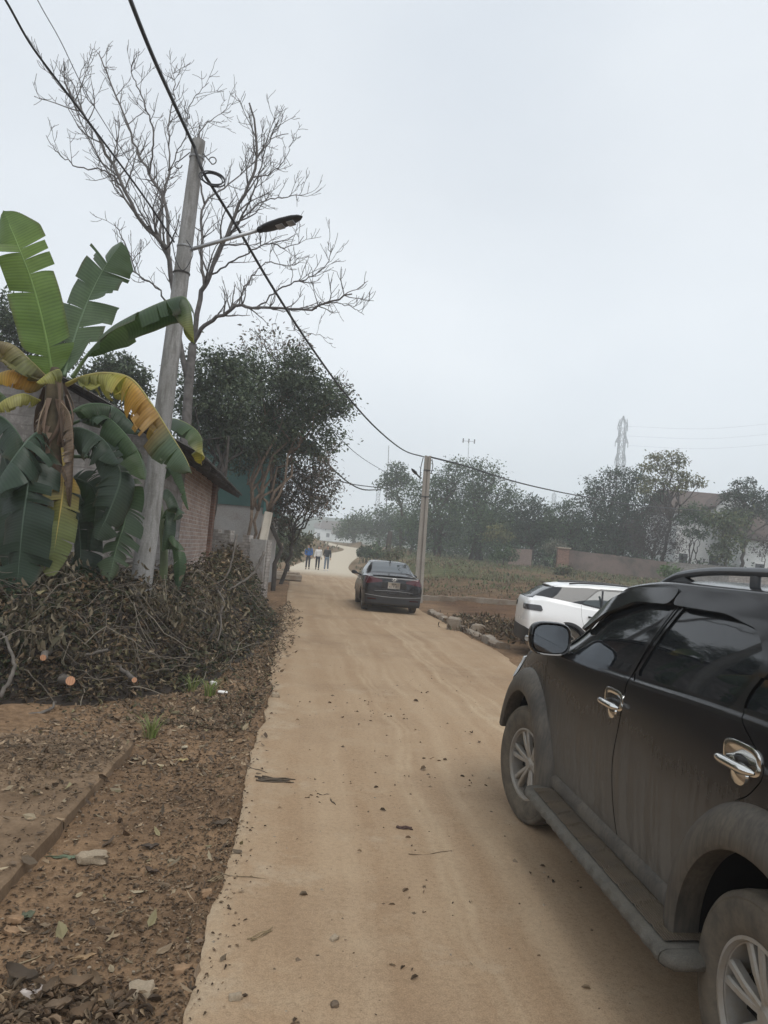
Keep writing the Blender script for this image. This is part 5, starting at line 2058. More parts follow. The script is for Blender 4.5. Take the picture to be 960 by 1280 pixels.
def bare_tree():
    rng = np.random.default_rng(11)
    Y0 = 17.0
    base = foot(222, Y0, 600)
    t = thing('bare_tree', 'tall leafless tree with fine branching crown behind the round pole', 'tree', base)
    mb = MB()
    S = lambda L: [(x / 2.18 + 40, y / 2.18 + 30) for x, y in L]
    tr = np.array([base - np.array([0, 0, .2])] + trace([(230, 560), (236, 480), (241, 430)], Y0))
    mb.tube(spline(tr, 20) - base, np.linspace(.13, .095, 20), 10)
    top = tr[-1]
    limbs = [
        ([(241, 430)] + S([(460, 740), (482, 690), (520, 600), (560, 500), (600, 420), (612, 330), (600, 240), (575, 175)]), -1.2, .13),
        ([(236, 480)] + S([(395, 800), (372, 640), (350, 590), (300, 540), (250, 450), (200, 350), (150, 260), (100, 180), (62, 95)]), -2.0, .14),
        (S([(372, 640), (366, 500), (320, 410), (280, 330), (240, 220), (190, 100), (185, 60)]), 1.5, .09),
        (S([(250, 450), (200, 400), (120, 388), (62, 340), (28, 285)]), -1.0, .05),
        (S([(350, 590), (355, 480), (374, 400), (370, 280), (390, 170), (370, 95)]), 2.5, .07),
        ([(241, 430)] + S([(465, 830), (500, 800), (560, 770), (612, 772), (700, 776), (770, 775), (850, 740), (905, 735)]), -2.5, .11),
        (S([(612, 772), (690, 715), (760, 690), (810, 640), (800, 570)]), -1.5, .05),
        (S([(770, 775), (800, 760), (870, 770), (915, 800)]), -1.0, .035),
        (S([(482, 690), (540, 570), (620, 490), (700, 470), (775, 458)]), 1.8, .07),
        (S([(470, 720), (462, 600), (470, 490), (530, 440), (600, 380), (660, 310), (735, 295)]), 2.5, .08),
        (S([(520, 600), (575, 520), (610, 440), (640, 330), (690, 230)]), -2.0, .06),
        (S([(470, 490), (450, 380), (460, 290), (520, 240), (552, 205)]), 1.0, .05),
        (S([(482, 690), (560, 640), (640, 600), (700, 610), (760, 560)]), -1.5, .06),
        (S([(395, 800), (340, 720), (290, 680), (250, 590), (210, 520)]), -1.5, .06),
        (S([(300, 540), (230, 440), (205, 400), (120, 240), (80, 80)]), 1.2, .06),
        (S([(320, 410), (330, 300), (300, 200), (270, 120), (310, 55)]), -1.0, .05),
        (S([(600, 420), (660, 400), (700, 350), (720, 280)]), -.6, .04),
        (S([(370, 400), (420, 300), (430, 220), (500, 140)]), -1.0, .04),
        (S([(560, 770), (590, 700), (640, 650), (700, 660), (740, 620)]), 1.5, .05),
        (S([(700, 776), (720, 830), (790, 850), (830, 860)]), .6, .025),
    ]
    total = 0

    def grow(P, r0, depth, rng, upb):
        nonlocal total
        n_ = len(P)
        mb.tube(P - base, np.linspace(r0, max(0.005, r0 * 0.28), n_), 6 if r0 > .04 else 4)
        if depth == 0:
            return
        L = np.linalg.norm(np.diff(P, axis=0), axis=1).sum()
        m = int(max(2, L * (5.4, 4.6, 2.6)[depth - 1] * rng.uniform(.8, 1.2)))
        for q in range(m):
            f = rng.uniform(0.18, 1.0)
            i = min(int(f * (n_ - 1)), n_ - 2)
            tn = unit(P[i + 1] - P[i])
            s_ = rdir(rng, 1)[0]
            s_ = unit(s_ - tn * (s_ @ tn))
            d = unit(tn * rng.uniform(.45, .9) + s_ * rng.uniform(.5, 1.0) + np.array([0, 0, upb]))
            l = L * rng.uniform(.22, .5) * (1.1 - f * .55)
            l = max(0.25, min(l, .65 if depth < 3 else 1.25))
            k = 7
            pts = [P[i]]
            for j in range(k - 1):
                d = unit(d + rng.normal(size=3) * .15 + np.array([0, 0, .06 + upb * .2]))
                pts.append(pts[-1] + d * l / (k - 1))
            total += 1
            grow(np.array(pts), max(.0055, r0 * (1 - f * .6) * .48), depth - 1, rng, upb)

    for L, dy, r in limbs:
        P = np.array([at(x, y, Y0 + (dy * (i / max(1, len(L) - 1)))) for i, (x, y) in enumerate(L)])
        P = spline(P, 26)[:24] if len(L) > 3 else spline(P, 26)[:25]
        P = spline(P, 26)
        r = r * 0.48
        P[1:-1] += rng.normal(size=(24, 3)) * .018
        grow(P, r, 2 if r < .06 else 3, rng, .2)
    mb.build('branches', simple('bark_bare', (0.125, 0.115, 0.108), 0.9, 0, 0.1, 0.3, 8), t)
    return t


bare_tree()
DG = [(0.055, 0.078, 0.040), (0.072, 0.098, 0.052), (0.098, 0.122, 0.068), (0.040, 0.059, 0.035)]
YG = [(0.075, 0.085, 0.04), (0.06, 0.075, 0.035), (0.1, 0.095, 0.05)]
BRN = [(0.13, 0.10, 0.075), (0.095, 0.09, 0.06), (0.075, 0.085, 0.055), (0.16, 0.115, 0.08)]
tree('evergreen_tree', 'dark glossy evergreen tree over the brick building, just right of the round pole', 'evergreen trees over the outbuildings',
     foot(270, 23), pxc((262, 470, 38, 22), (242, 505, 30, 22.5), (285, 500, 40, 22.5), (262, 540, 40, 23), (300, 540, 34, 23.5), (282, 452, 18, 22), (235, 555, 26, 23)), 17000, .125, DG, .14, seed=4, trunks=2)
tree('evergreen_tree', 'broad dark evergreen tree in front of the green shack', 'evergreen trees over the outbuildings',
     foot(315, 25), pxc((330, 480, 40, 24), (365, 470, 34, 24), (395, 500, 38, 24.5), (355, 520, 46, 25), (320, 530, 36, 25), (412, 505, 24, 24), (385, 545, 34, 24.5), (345, 565, 28, 25), (300, 575, 26, 25.5), (372, 450, 16, 24)), 22000, .125, DG, .11, seed=7, bark=BARKTAN, trunks=3)
tree('leafy_tree', 'thin tree with brownish sparse leaves hanging over the road beyond the shack', None,
     foot(352, 31), pxc((360, 595, 26, 30), (388, 590, 28, 30), (405, 612, 22, 30), (372, 628, 30, 30.5), (350, 625, 22, 31), (398, 636, 18, 30), (345, 655, 16, 31), (402, 575, 13, 30), (415, 560, 9, 30)), 7500, .13, BRN, .09, seed=9, twigs=3, spread=.3)
tree('leafy_tree', 'slender half-bare tree rising above the broad dark evergreen', None,
     foot(345, 26.5), pxc((330, 425, 24, 26), (355, 440, 20, 26), (310, 440, 16, 26.3), (375, 430, 14, 26), (420, 500, 16, 25.6), (430, 480, 12, 25.6)), 420, .15, BRN, .09, seed=19, twigs=16, fork=.6, spread=.4)
tree('shrub', 'light green shrub by the far road edge behind the walkers', None, foot(362, 44), pxc((355, 668, 16, 43), (375, 675, 12, 43), (345, 690, 13, 43.5), (365, 692, 12, 43)), 1800, .28, YG, .06, seed=12, cat='shrub')
tree('shrub', 'dark green bush at the foot of the shack, left of the walkers', None, foot(344, 38), pxc((340, 668, 15, 38), (338, 690, 14, 38), (352, 650, 11, 38)), 1800, .22, DG, .06, seed=13, cat='shrub')
tree('evergreen_tree', 'dark tree behind the upright banana leaf at the left edge', 'evergreen trees over the outbuildings', foot(15, 24), pxc((15, 395, 34, 23), (40, 415, 30, 23), (60, 400, 24, 23.5), (-10, 420, 40, 23), (20, 450, 40, 23.5), (75, 440, 28, 24)), 8500, .14, DG, .16, seed=14)
tree('evergreen_tree', 'dark pointed tree top between the banana leaves and the round pole', 'evergreen trees over the outbuildings', foot(140, 25), pxc((148, 452, 17, 24), (130, 468, 22, 24), (165, 470, 20, 24), (147, 490, 34, 24.5), (112, 480, 22, 24.3)), 6500, .14, DG, .14, seed=15)

# ================================================================== banana plants
def m_banana():
    k = NT('banana_leaf')
    c = k.attr('Col')
    v = k.sep(k.attr('Vein'))[0]
    w = k.wave(k.n[-1].outputs[0] if False else k.map(k.attr('Vein'), (1, 1, 1)), 9.0, 2.5, 4)
    c2 = k.mix(c, k.ramp(w, [(0.1, (0.84,) * 3), (0.8, (1.1,) * 3)]), 0.8, 'MULTIPLY')
    blot = k.noise(k.co(), 5, 5, 0.6)
    c2 = k.mix(c2, k.ramp(blot, [(0.3, (0.75,) * 3), (0.7, (1.2,) * 3)]), 0.6, 'MULTIPLY')
    k.set(c2, 0.42, 0, 0.4)
    k.bump(w, 0.15, 0.006)
    tr = k.n.new('ShaderNodeBsdfTranslucent')
    k.lk(k.mix(c2, (1.5, 1.6, 0.8), 1.0, 'MULTIPLY'), tr.inputs['Color'])
    ms = k.n.new('ShaderNodeMixShader')
    ms.inputs[0].default_value = 0.3
    k.lk(k.b.outputs[0], ms.inputs[1])
    k.lk(tr.outputs[0], ms.inputs[2])
    k.lk(ms.outputs[0], k.n['Material Output'].inputs['Surface'])
    return k.m


M_BAN = m_banana()
M_STALK = simple('banana_stalk', (0.10, 0.125, 0.055), 0.5, 0, 0.35, 0.3, 5)
M_SHEATH = simple('banana_dry_sheath', (0.15, 0.10, 0.07), 0.9, 0, 0.1, 0.45, 7)
GRN, LGRN, GREY = (0.045, 0.085, 0.03), (0.13, 0.20, 0.045), (0.075, 0.115, 0.065)
DKG, YEL, ORG, OLV, BRW = (0.032, 0.056, 0.034), (0.30, 0.28, 0.06), (0.42, 0.23, 0.03), (0.14, 0.15, 0.05), (0.11, 0.075, 0.045)


def banana_leaf(parent, base, mid, w, cols, droop=20, tears=5, seed=0, face=None, petiole=0.0, fold=0.0, tear_w=0.5, label=None, lopside=1.0, tipk=3.2):
    """mid: points of the midrib (world); blade half width w; cols along the leaf; droop: how far both halves hang"""
    rng = np.random.default_rng(seed)
    n = 64
    P = spline(mid, n) - base
    T = unit(np.gradient(P, axis=0))
    up = np.array(face if face is not None else (0, 0, 1.0), float)
    S = unit(np.cross(T, up))
    Nn = np.cross(S, T)
    u = np.linspace(0, 1, n)
    pt = petiole
    v = np.clip((u - pt) / (1 - pt), 0, 1)
    prof = w * (np.clip(v * 5.5, 0, 1) ** 0.55) * np.clip((1 - v) * tipk, 0, 1) ** 0.55 * (0.86 + 0.14 * np.sin(v * PI))
    kc = np.asarray(cols, float)
    col = np.stack([np.interp(v, np.linspace(0, 1, len(kc)), kc[:, j]) for j in range(3)], 1)
    mb = MB()
    vein = []
    M = 7
    for sg in (1, -1):
        wid = prof * (lopside if sg > 0 else 1 / lopside)
        cuts = np.sort(rng.choice(np.arange(8, n - 9), tears, replace=False)) if tears else np.array([], int)
        bounds = [0, *cuts.tolist(), n - 1]
        for a, b in zip(bounds[:-1], bounds[1:]):
            if b - a < 1:
                continue
            i = np.arange(a, b + 1)
            q = np.linspace(-1, 1, len(i))
            dr = R(droop + rng.normal() * (8 + tears * 0.8))
            lenf = rng.uniform(0.86, 1.05)
            shift = -np.sign(q) * np.abs(q) ** 2 * tear_w * rng.uniform(0.2, 1.0) * (T[i] * (np.linalg.norm(np.diff(P, axis=0), axis=1).mean() * len(i) * 0.14)).T
            G = np.zeros((len(i), M, 3))
            for j, s_ in enumerate(np.linspace(0, 1, M)):
                th = dr * (0.55 + 0.75 * s_) + fold
                out = S[i] * sg * np.cos(th) + Nn[i] * -np.sin(th) - np.array([0, 0, 0.16 * s_ * s_ * min(1, droop / 40)])
                wv = 0.02 * np.sin(u[i] * 40 + sg) * s_
                G[:, j] = P[i] + out * (wid[i] * s_ * lenf)[:, None] + T[i] * (0.22 * wid[i] * s_)[:, None] + (shift * s_ ** 2).T + Nn[i] * (wv * w)[:, None]
            cc = np.repeat(col[i][:, None, :], M, 1)
            cc = cc * np.array([1.12, 1.05] + [1.0] * (M - 3) + [0.92])[None, :, None]
            edge = (rng.random() < 0.35) * 0.4
            cc[:, -1] = cc[:, -1] * (1 - edge) + np.array(BRW) * edge
            mb.grid(G if sg > 0 else G[:, ::-1], 0, cc.reshape(-1, 3) if sg > 0 else cc[:, ::-1].reshape(-1, 3))
            vv = np.repeat((u[i] * 1.0 * np.linalg.norm(np.diff(P, axis=0), axis=1).sum())[:, None], M, 1)
            vein.append(vv.ravel() if sg > 0 else vv[:, ::-1].ravel())
    rc = np.clip(col.mean(0) * 1.7 + 0.03, 0, .6)
    n0 = mb.n
    mb.tube(P - Nn * 0.006, np.interp(u, [0, pt + .05, 1], [0.026, 0.016, 0.004]) * max(.5, min(1.2, w / .25)), 6, 0, rc)
    vein.append(np.full(mb.n - n0, 0.013))
    o = mb.build('leaf', M_BAN, parent)
    at_ = o.data.attributes.new('Vein', 'FLOAT_VECTOR', 'POINT')
    vv = np.concatenate(vein)
    at_.data.foreach_set('vector', np.stack([vv, 0 * vv, 0 * vv], 1).astype(np.float32).ravel())
    if label:
        o['label'] = label
    return o


YB = 8.9
cb_ = at(66, 760, YB)
cb_[2] = float(pile_h(cb_[0], YB)) * 0.3
crown = at(68, 470, YB)
ban = thing('banana_plant', 'tall banana plant with big upright and yellowing drooping leaves, left of the pole', 'plant', cb_)
mb = MB()
ps = spline([cb_ - [0, 0, .3], at(62, 640, YB), at(66, 540, YB), crown + [0, 0, .1]], 30) - cb_
mb.tube(ps, np.interp(np.linspace(0, 1, 30), [0, .5, .9, 1], [.15, .13, .10, .05]), 16)
mb.build('stem', simple('banana_stem', (0.10, 0.08, 0.05), 0.8, 0, 0.2, 0.4, 5), ban)
mb = MB()
rng = np.random.default_rng(2)
for q in range(46):
    z = rng.uniform(1.6, 3.45)
    a = rng.uniform(0, 2 * PI)
    l = rng.uniform(.35, 1.15)
    w = rng.uniform(.02, .075)
    i = int(np.clip((z) / (crown[2]) * 29, 0, 29))
    c = ps[i]
    d = np.array([math.cos(a), math.sin(a), 0])
    t_ = np.array([-math.sin(a), math.cos(a), 0])
    k = 8
    u = np.linspace(0, 1, k)
    r0 = .10 + .05 * rng.random()
    C_ = c + d * (r0 + .09 * np.sin(u * PI) + .03 * u)[:, None] - np.array([0, 0, 1]) * (u * l)[:, None] + t_ * (rng.normal() * .10 * u ** 2)[:, None]
    ww = w * (1 - .6 * u) * (1 + .3 * np.sin(u * 9 + q))
    G = np.stack([C_ - t_ * ww[:, None], C_ + d * .012, C_ + t_ * ww[:, None]], 1)
    mb.grid(G, 0, pick(rng, [(.16, .105, .07), (.2, .14, .1), (.10, .065, .045), (.24, .18, .13)], 1)[0])
mb.build('dry_leaf_sheaths', DRYM, ban)
V3 = lambda L: [at(x, y, Y_) for x, y, Y_ in L]
toward = -_F
BL = [
    # upright leaves
    dict(mid=V3([(66, 472, YB), (58, 425, YB - .1), (42, 360, YB - .25), (22, 305, YB - .35), (4, 263, YB - .3)]), w=.33, cols=[LGRN, (.10, .165, .04), LGRN, (.09, .15, .04)], droop=8, tears=4, tipk=5, face=toward + [0.25, 0, .2], label='big light green upright leaf'),
    dict(mid=V3([(80, 470, YB), (92, 425, YB + .1), (108, 380, YB + .2), (130, 335, YB + .2), (153, 303, YB + .1)]), w=.37, cols=[GREY, (.085, .125, .065), GREY, (.07, .11, .055)], droop=6, tears=9, tipk=7, tear_w=.16, face=toward + [-.15, 0, .15], label='grey green upright leaf with a ragged edge'),
    dict(mid=V3([(90, 472, YB), (112, 440, YB - .1), (140, 412, YB - .3), (175, 390, YB - .5), (212, 374, YB - .6), (232, 372, YB - .65), (240, 395, YB - .7), (243, 430, YB - .7)]), w=.26, cols=[GRN, GREY, GRN, (.03, .055, .025), (.06, .09, .03), (.22, .22, .05)], droop=52, tears=4, petiole=.12, label='arching dark leaf hanging over the round pole'),
    # yellowing drooping one
    dict(mid=V3([(84, 480, YB - .1), (105, 470, YB - .3), (135, 466, YB - .5), (165, 474, YB - .6), (190, 505, YB - .6), (212, 540, YB - .55), (232, 572, YB - .5), (240, 592, YB - .5)]), w=.30, cols=[OLV, (.26, .25, .07), YEL, ORG, (.3, .17, .04), GREY, GREY, (.09, .11, .06)], droop=72, tears=17, petiole=.1, label='yellowing torn leaf hanging towards the pole', tear_w=1.0),
    dict(mid=V3([(60, 472, YB - .1), (40, 452, YB - .3), (15, 430, YB - .4), (-15, 425, YB - .5)]), w=.22, cols=[BRW, OLV, (.2, .16, .06), BRW], droop=65, tears=6),
    dict(mid=V3([(58, 480, YB), (38, 468, YB - .2), (15, 462, YB - .3), (-12, 470, YB - .3)]), w=.20, cols=[OLV, ORG, (.5, .27, .03), YEL], droop=60, tears=5, label='orange leaf at the left edge'),
    dict(mid=V3([(50, 500, YB), (30, 492, YB - .3), (8, 498, YB - .4), (-10, 512, YB - .4)]), w=.14, cols=[YEL, (.3, .28, .1), YEL], droop=60, tears=6),
    dict(mid=V3([(70, 474, YB - .1), (75, 462, YB - .4), (62, 465, YB - .6), (45, 478, YB - .7)]), w=.13, cols=[YEL, OLV, YEL], droop=50, tears=4),
    # lower dark ones
    dict(mid=V3([(60, 535, YB), (40, 545, YB - .4), (15, 575, YB - .6), (-15, 620, YB - .7)]), w=.36, cols=[DKG, (.03, .055, .032), DKG], droop=40, tears=8, petiole=.1),
    dict(mid=V3([(52, 560, YB), (40, 580, YB - .4), (30, 640, YB - .6), (24, 700, YB - .6), (20, 752, YB - .6)]), w=.34, cols=[DKG, (.022, .04, .024), DKG], droop=14, tears=8, face=toward + [0, 0, .2], petiole=.05, label='big dark leaf hanging straight down at the left edge'),
    dict(mid=V3([(58, 560, YB + .2), (46, 620, YB - .1), (38, 690, YB - .2), (36, 755, YB - .2)]), w=.17, cols=[GRN, (.05, .08, .045), (.07, .10, .05)], droop=35, tears=6, face=toward + [.3, 0, .1], petiole=.25),
    dict(mid=V3([(78, 560, YB - .1), (80, 600, YB - .3), (72, 660, YB - .4), (62, 722, YB - .45)]), w=.21, cols=[ORG, (.2, .16, .04), (.13, .15, .045), (.12, .145, .045), OLV], droop=10, tears=8, face=toward + [.3, 0, .1], petiole=.25, label='yellow green leaf hanging down the stem'),
    dict(mid=V3([(76, 540, YB), (100, 535, YB - .2), (130, 550, YB - .3), (150, 580, YB - .3)]), w=.30, cols=[DKG, (.03, .05, .028), DKG], droop=42, tears=10, petiole=.1),
    dict(mid=V3([(80, 520, YB), (110, 505, YB + .2), (145, 510, YB + .3), (175, 540, YB + .3)]), w=.27, cols=[GRN, (.045, .075, .035), DKG], droop=38, tears=10, petiole=.1),
    dict(mid=V3([(82, 560, YB + .2), (120, 560, YB), (150, 590, YB - .1), (136, 640, YB - .15), (118, 675, YB - .15)]), w=.27, cols=[DKG, (.045, .07, .05), (.05, .075, .05), (.04, .06, .04)], droop=24, tears=8, face=toward + [0, 0, .4], petiole=.2),
    dict(mid=V3([(90, 570, YB + .3), (130, 575, YB + .3), (160, 610, YB + .2), (156, 650, YB + .1), (144, 690, YB + .05), (136, 728, YB)]), w=.24, cols=[GRN, (.05, .08, .045), (.055, .085, .05), (.09, .12, .07)], droop=30, tears=19, face=toward + [0, 0, .3], petiole=.25, tear_w=1.3, label='feathery shredded leaf hanging beside the pole'),
    dict(mid=V3([(80, 600, YB + .3), (100, 600, YB + .2), (120, 620, YB + .2), (112, 690, YB + .2)]), w=.26, cols=[DKG, DKG, (.03, .05, .03)], droop=25, tears=8, face=toward + [0, 0, .3], petiole=.15),
    dict(mid=V3([(86, 530, YB + .3), (130, 520, YB + .2), (170, 560, YB), (182, 600, YB - .1)]), w=.24, cols=[DKG, GRN, (.06, .1, .03)], droop=35, tears=8, petiole=.1),
    dict(mid=V3([(66, 600, YB + .2), (95, 640, YB + .3), (100, 700, YB + .2), (90, 740, YB + .2)]), w=.26, cols=[DKG, (.02, .035, .022), DKG], droop=20, tears=6, face=toward, petiole=.1),
    dict(mid=V3([(74, 500, YB - .1), (88, 520, YB - .3), (92, 570, YB - .35), (88, 640, YB - .3)]), w=.13, cols=[BRW, (.16, .11, .07), (.1, .07, .05)], droop=60, tears=14, petiole=.1, tear_w=1.2, label='dry brown leaf hanging against the stem'),
    dict(mid=V3([(58, 500, YB - .1), (48, 530, YB - .3), (44, 590, YB - .3), (50, 650, YB - .25)]), w=.11, cols=[(.18, .13, .09), BRW, (.2, .15, .1)], droop=65, tears=14, petiole=.1, tear_w=1.2, label='dry tan leaf hanging left of the stem'),
]
for i, d in enumerate(BL):
    banana_leaf(ban, cb_, d.pop('mid'), d.pop('w'), d.pop('cols'), seed=(100 if i != 1 else 118) + i, **d)

Y2 = 11.2
b2 = at(203, 770, Y2)
b2[2] = 0
ban2 = thing('banana_plant', 'young banana plant with small drooping leaves just right of the round pole', 'plant', b2)
mb = MB()
mb.tube(spline([b2 - [0, 0, .2], at(205, 690, Y2), at(196, 610, Y2), at(190, 555, Y2)], 20) - b2, np.linspace(.075, .03, 20), 10)
mb.build('stem', M_STALK, ban2)
for i, d in enumerate([
    dict(mid=V3([(192, 545, Y2), (210, 524, Y2 - .2), (235, 530, Y2 - .5), (252, 548, Y2 - .6), (252, 582, Y2 - .6)]), w=.26, cols=[DKG, (.03, .05, .025), GRN, (.10, .13, .04), (.42, .32, .04)], droop=45, tears=3, petiole=.1, label='dark leaf with a yellow tip under the roof eave'),
    dict(mid=V3([(196, 590, Y2), (212, 578, Y2 - .2), (226, 592, Y2 - .3), (236, 638, Y2 - .3)]), w=.13, cols=[DKG, GRN, (.05, .09, .03)], droop=40, tears=2, petiole=.1),
    dict(mid=V3([(196, 620, Y2), (210, 612, Y2 - .2), (222, 632, Y2 - .3), (216, 652, Y2 - .3)]), w=.15, cols=[GREY, (.06, .09, .055), GREY], droop=40, tears=2, petiole=.1),
    dict(mid=V3([(200, 650, Y2), (208, 645, Y2 - .2), (208, 665, Y2 - .3), (203, 690, Y2 - .3)]), w=.15, cols=[GRN, DKG, GRN], droop=25, tears=1, face=toward, petiole=.1),
    dict(mid=V3([(203, 690, Y2), (214, 682, Y2 - .2), (224, 700, Y2 - .3), (222, 740, Y2 - .3)]), w=.13, cols=[DKG, GRN, DKG], droop=25, tears=1, face=toward, petiole=.1),
    dict(mid=V3([(203, 660, Y2), (212, 664, Y2 - .2), (220, 676, Y2 - .3), (226, 690, Y2 - .3)]), w=.09, cols=[GRN, GRN], droop=35, tears=0, petiole=.1),
    dict(mid=V3([(198, 560, Y2), (215, 555, Y2 - .1), (206, 600, Y2 - .2)]), w=.13, cols=[DKG, GRN], droop=40, tears=2, petiole=.1)]):
    banana_leaf(ban2, b2, d.pop('mid'), d.pop('w'), d.pop('cols'), seed=200 + i, **d)
Y3 = 9.6
b3 = at(-30, 770, Y3)
b3[2] = 0
ban3 = thing('banana_plant', 'banana plant cut off by the left edge, dark hanging leaves', 'plant', b3)
mb = MB()
mb.tube(spline([b3, at(-28, 640, Y3), at(-22, 530, Y3)], 16) - b3, np.linspace(.13, .07, 16), 10)
mb.build('stem', M_STALK, ban3)
for i, d in enumerate([
    dict(mid=V3([(-20, 530, Y3), (0, 520, Y3 - .2), (25, 545, Y3 - .4), (40, 590, Y3 - .4)]), w=.28, cols=[DKG, DKG, GRN], droop=45, tears=4, petiole=.1),
    dict(mid=V3([(-20, 560, Y3), (5, 570, Y3 - .3), (14, 640, Y3 - .4), (8, 720, Y3 - .4)]), w=.30, cols=[DKG, (.02, .036, .022), DKG], droop=22, tears=2, face=toward, petiole=.1),
    dict(mid=V3([(-20, 520, Y3), (-5, 490, Y3 - .2), (12, 500, Y3 - .3)]), w=.16, cols=[OLV, GRN], droop=40, tears=3, petiole=.1)]):
    banana_leaf(ban3, b3, d.pop('mid'), d.pop('w'), d.pop('cols'), seed=300 + i, **d)
# ================================================================== heap of cut branches, litter, small things
PALD = [(.058, .040, .025), (.10, .069, .042), (.078, .069, .034), (.15, .105, .062), (.04, .029, .019), (.115, .095, .052), (.068, .068, .035), (.20, .14, .085)]
PALL = [(.24, .19, .12), (.32, .26, .17), (.2, .17, .09)]
rng = np.random.default_rng(21)
# mound under the cut stuff
gx_ = np.arange(-8.5, -1.2, 0.09)
gy_ = np.arange(6.0, 21.5, 0.09)
XX, YY = np.meshgrid(gx_, gy_)
H = pile_h(XX, YY)
zl = zland(XX.ravel(), YY.ravel())[0].reshape(XX.shape)
mb = MB()
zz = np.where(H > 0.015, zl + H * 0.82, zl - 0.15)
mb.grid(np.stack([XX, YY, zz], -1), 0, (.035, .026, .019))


def on_pile(n, rng, ymax=20.0):
    out = []
    while len(out) < n:
        y = 6.2 + (ymax - 6.2) * rng.random(n) ** 1.7
        x = rng.uniform(-6.8, -1.3, n)
        h = pile_h(x, y)
        k = h > 0.04
        out += list(zip(x[k], y[k], h[k]))
    a = np.array(out[:n])
    return a[:, 0], a[:, 1], a[:, 2]


n = 62000
x, y, h = on_pile(n, rng)
zg = zland(x, y)[0]
P = np.stack([x, y, zg + h * (0.80 + 0.32 * rng.random(n) ** 1.4) + 0.02], 1)
patch = vnoise(x, y, 77, 1.1, 3)
col = pick(rng, PALD, n, .35) * (1 + 1.1 * patch)[:, None]
lt = rng.random(n) < 0.06 + 0.16 * (patch > .10)
col[lt] = pick(rng, PALL, int(lt.sum()), .3)
grn = (vnoise(x, y, 78, .8, 2) > .1) & (rng.random(n) < .28)
col[grn] = pick(rng, [(.05, .062, .03), (.035, .048, .025), (.075, .08, .04)], int(grn.sum()), .3)
L = rng.uniform(.03, .09, n) * np.interp(y, [6, 20], [1, 1.5])
D = rdir(rng, n) * np.array([1, 1, .8]) - np.array([0, 0, .35])
N = rdir(rng, n) + np.array([0, -.4, .5])
cards(mb, P, D, N, L, L * rng.uniform(.2, .5, n), np.clip(col, .004, .6), 0, 0.2, fine=True)
# hanging bunches of wilted leaves on the near face
for bx, by, bz, m, lc in ((-3.25, 7.55, .62, 120, .15), (-3.55, 7.5, .7, 90, .12), (-4.3, 7.0, .55, 140, .13), (-2.5, 9.3, .75, 160, .11), (-2.9, 9.2, .9, 140, .12), (-3.6, 8.6, .95, 160, .12), (-2.2, 10.5, .6, 140, .12)):
    p = np.array([bx, by, bz]) + rng.normal(size=(m, 3)) * np.array([.16, .1, .2])
    c = pick(rng, [(.16, .13, .085), (.11, .09, .06), (.2, .165, .11), (.09, .08, .05)], m, .3)
    l = rng.uniform(.05, lc, m)
    cards(mb, p, rdir(rng, m) * .7 - np.array([0, 0, 1]), rdir(rng, m) + np.array([0, -.6, 0]), l, l * rng.uniform(.2, .42, m), c, 0, .18, fine=True)
# twigs
TWC = [(.11, .09, .07), (.08, .065, .052), (.16, .135, .105), (.055, .045, .036), (.21, .18, .14)]
m = 3000
x, y, h = on_pile(m, rng)
zg = zland(x, y)[0]
for i in range(m):
    l = rng.uniform(.3, 1.5) * (1 if rng.random() < .8 else 1.5)
    a = rng.uniform(0, 2 * PI)
    d = np.array([math.cos(a), math.sin(a) * .8, rng.normal() * .35 + .08])
    k = 6
    pts = [np.array([x[i], y[i], zg[i] + h[i] * rng.uniform(.75, 1.06) + .02])]
    for j in range(k):
        d = unit(d + rng.normal(size=3) * .22)
        q = pts[-1] + d * l / k
        pts.append(q)
    pts = np.array(pts)
    hh = pile_h(pts[:, 0], pts[:, 1])
    if hh[-1] < .02 or y[i] > 14:
        pts = pts[0] + (pts - pts[0]) * .35
        hh = pile_h(pts[:, 0], pts[:, 1])
    pts[:, 2] = np.clip(pts[:, 2], -0.02 + hh * .6, hh + .28)
    r0 = rng.uniform(.0025, .007)
    mb.tube(pts, np.linspace(r0, r0 * .4, k + 1), 4, 0, pick(rng, TWC, 1, .3)[0], cap=False)
tag(mb.build('brush_heap', DRYM, smooth=False), 'heap of cut twigs and wilted brown leaves along the left of the road', 'brush', kind='stuff')

# larger cut branches that can be told apart
def branch(pts, r0, r1, label, cut=False, name='cut_branch', mat=None):
    mb = MB()
    P = spline(pts, 24)
    P[1:-1] += rng.normal(size=(22, 3)) * r0 * .25
    mb.tube(P, np.linspace(r0, r1, 24), 8)
    o = mb.build(name, mat or BARK)
    tag(o, label, 'branch', 'larger branches on the brush heap')
    if cut:
        mb = MB()
        t = unit(P[0] - P[1])
        u1 = unit(np.cross(t, [0, 0, 1]))
        u2 = np.cross(u1, t)
        a = np.linspace(0, 2 * PI, 18)[:-1]
        for q, dz in ((1.02, 0.003),):
            mb.ngon(P[0] + t * dz + r0 * q * (np.cos(a)[:, None] * u1 + np.sin(a)[:, None] * u2))
        k = NT('sawn_wood')
        gr = k.wave(k.co(), 18, 3, 2)
        k.set(k.mix((0.36, 0.17, 0.095), (0.46, 0.26, 0.15), gr), .8)
        mb.build('sawn_end', k.m, o, smooth=False)
    return o


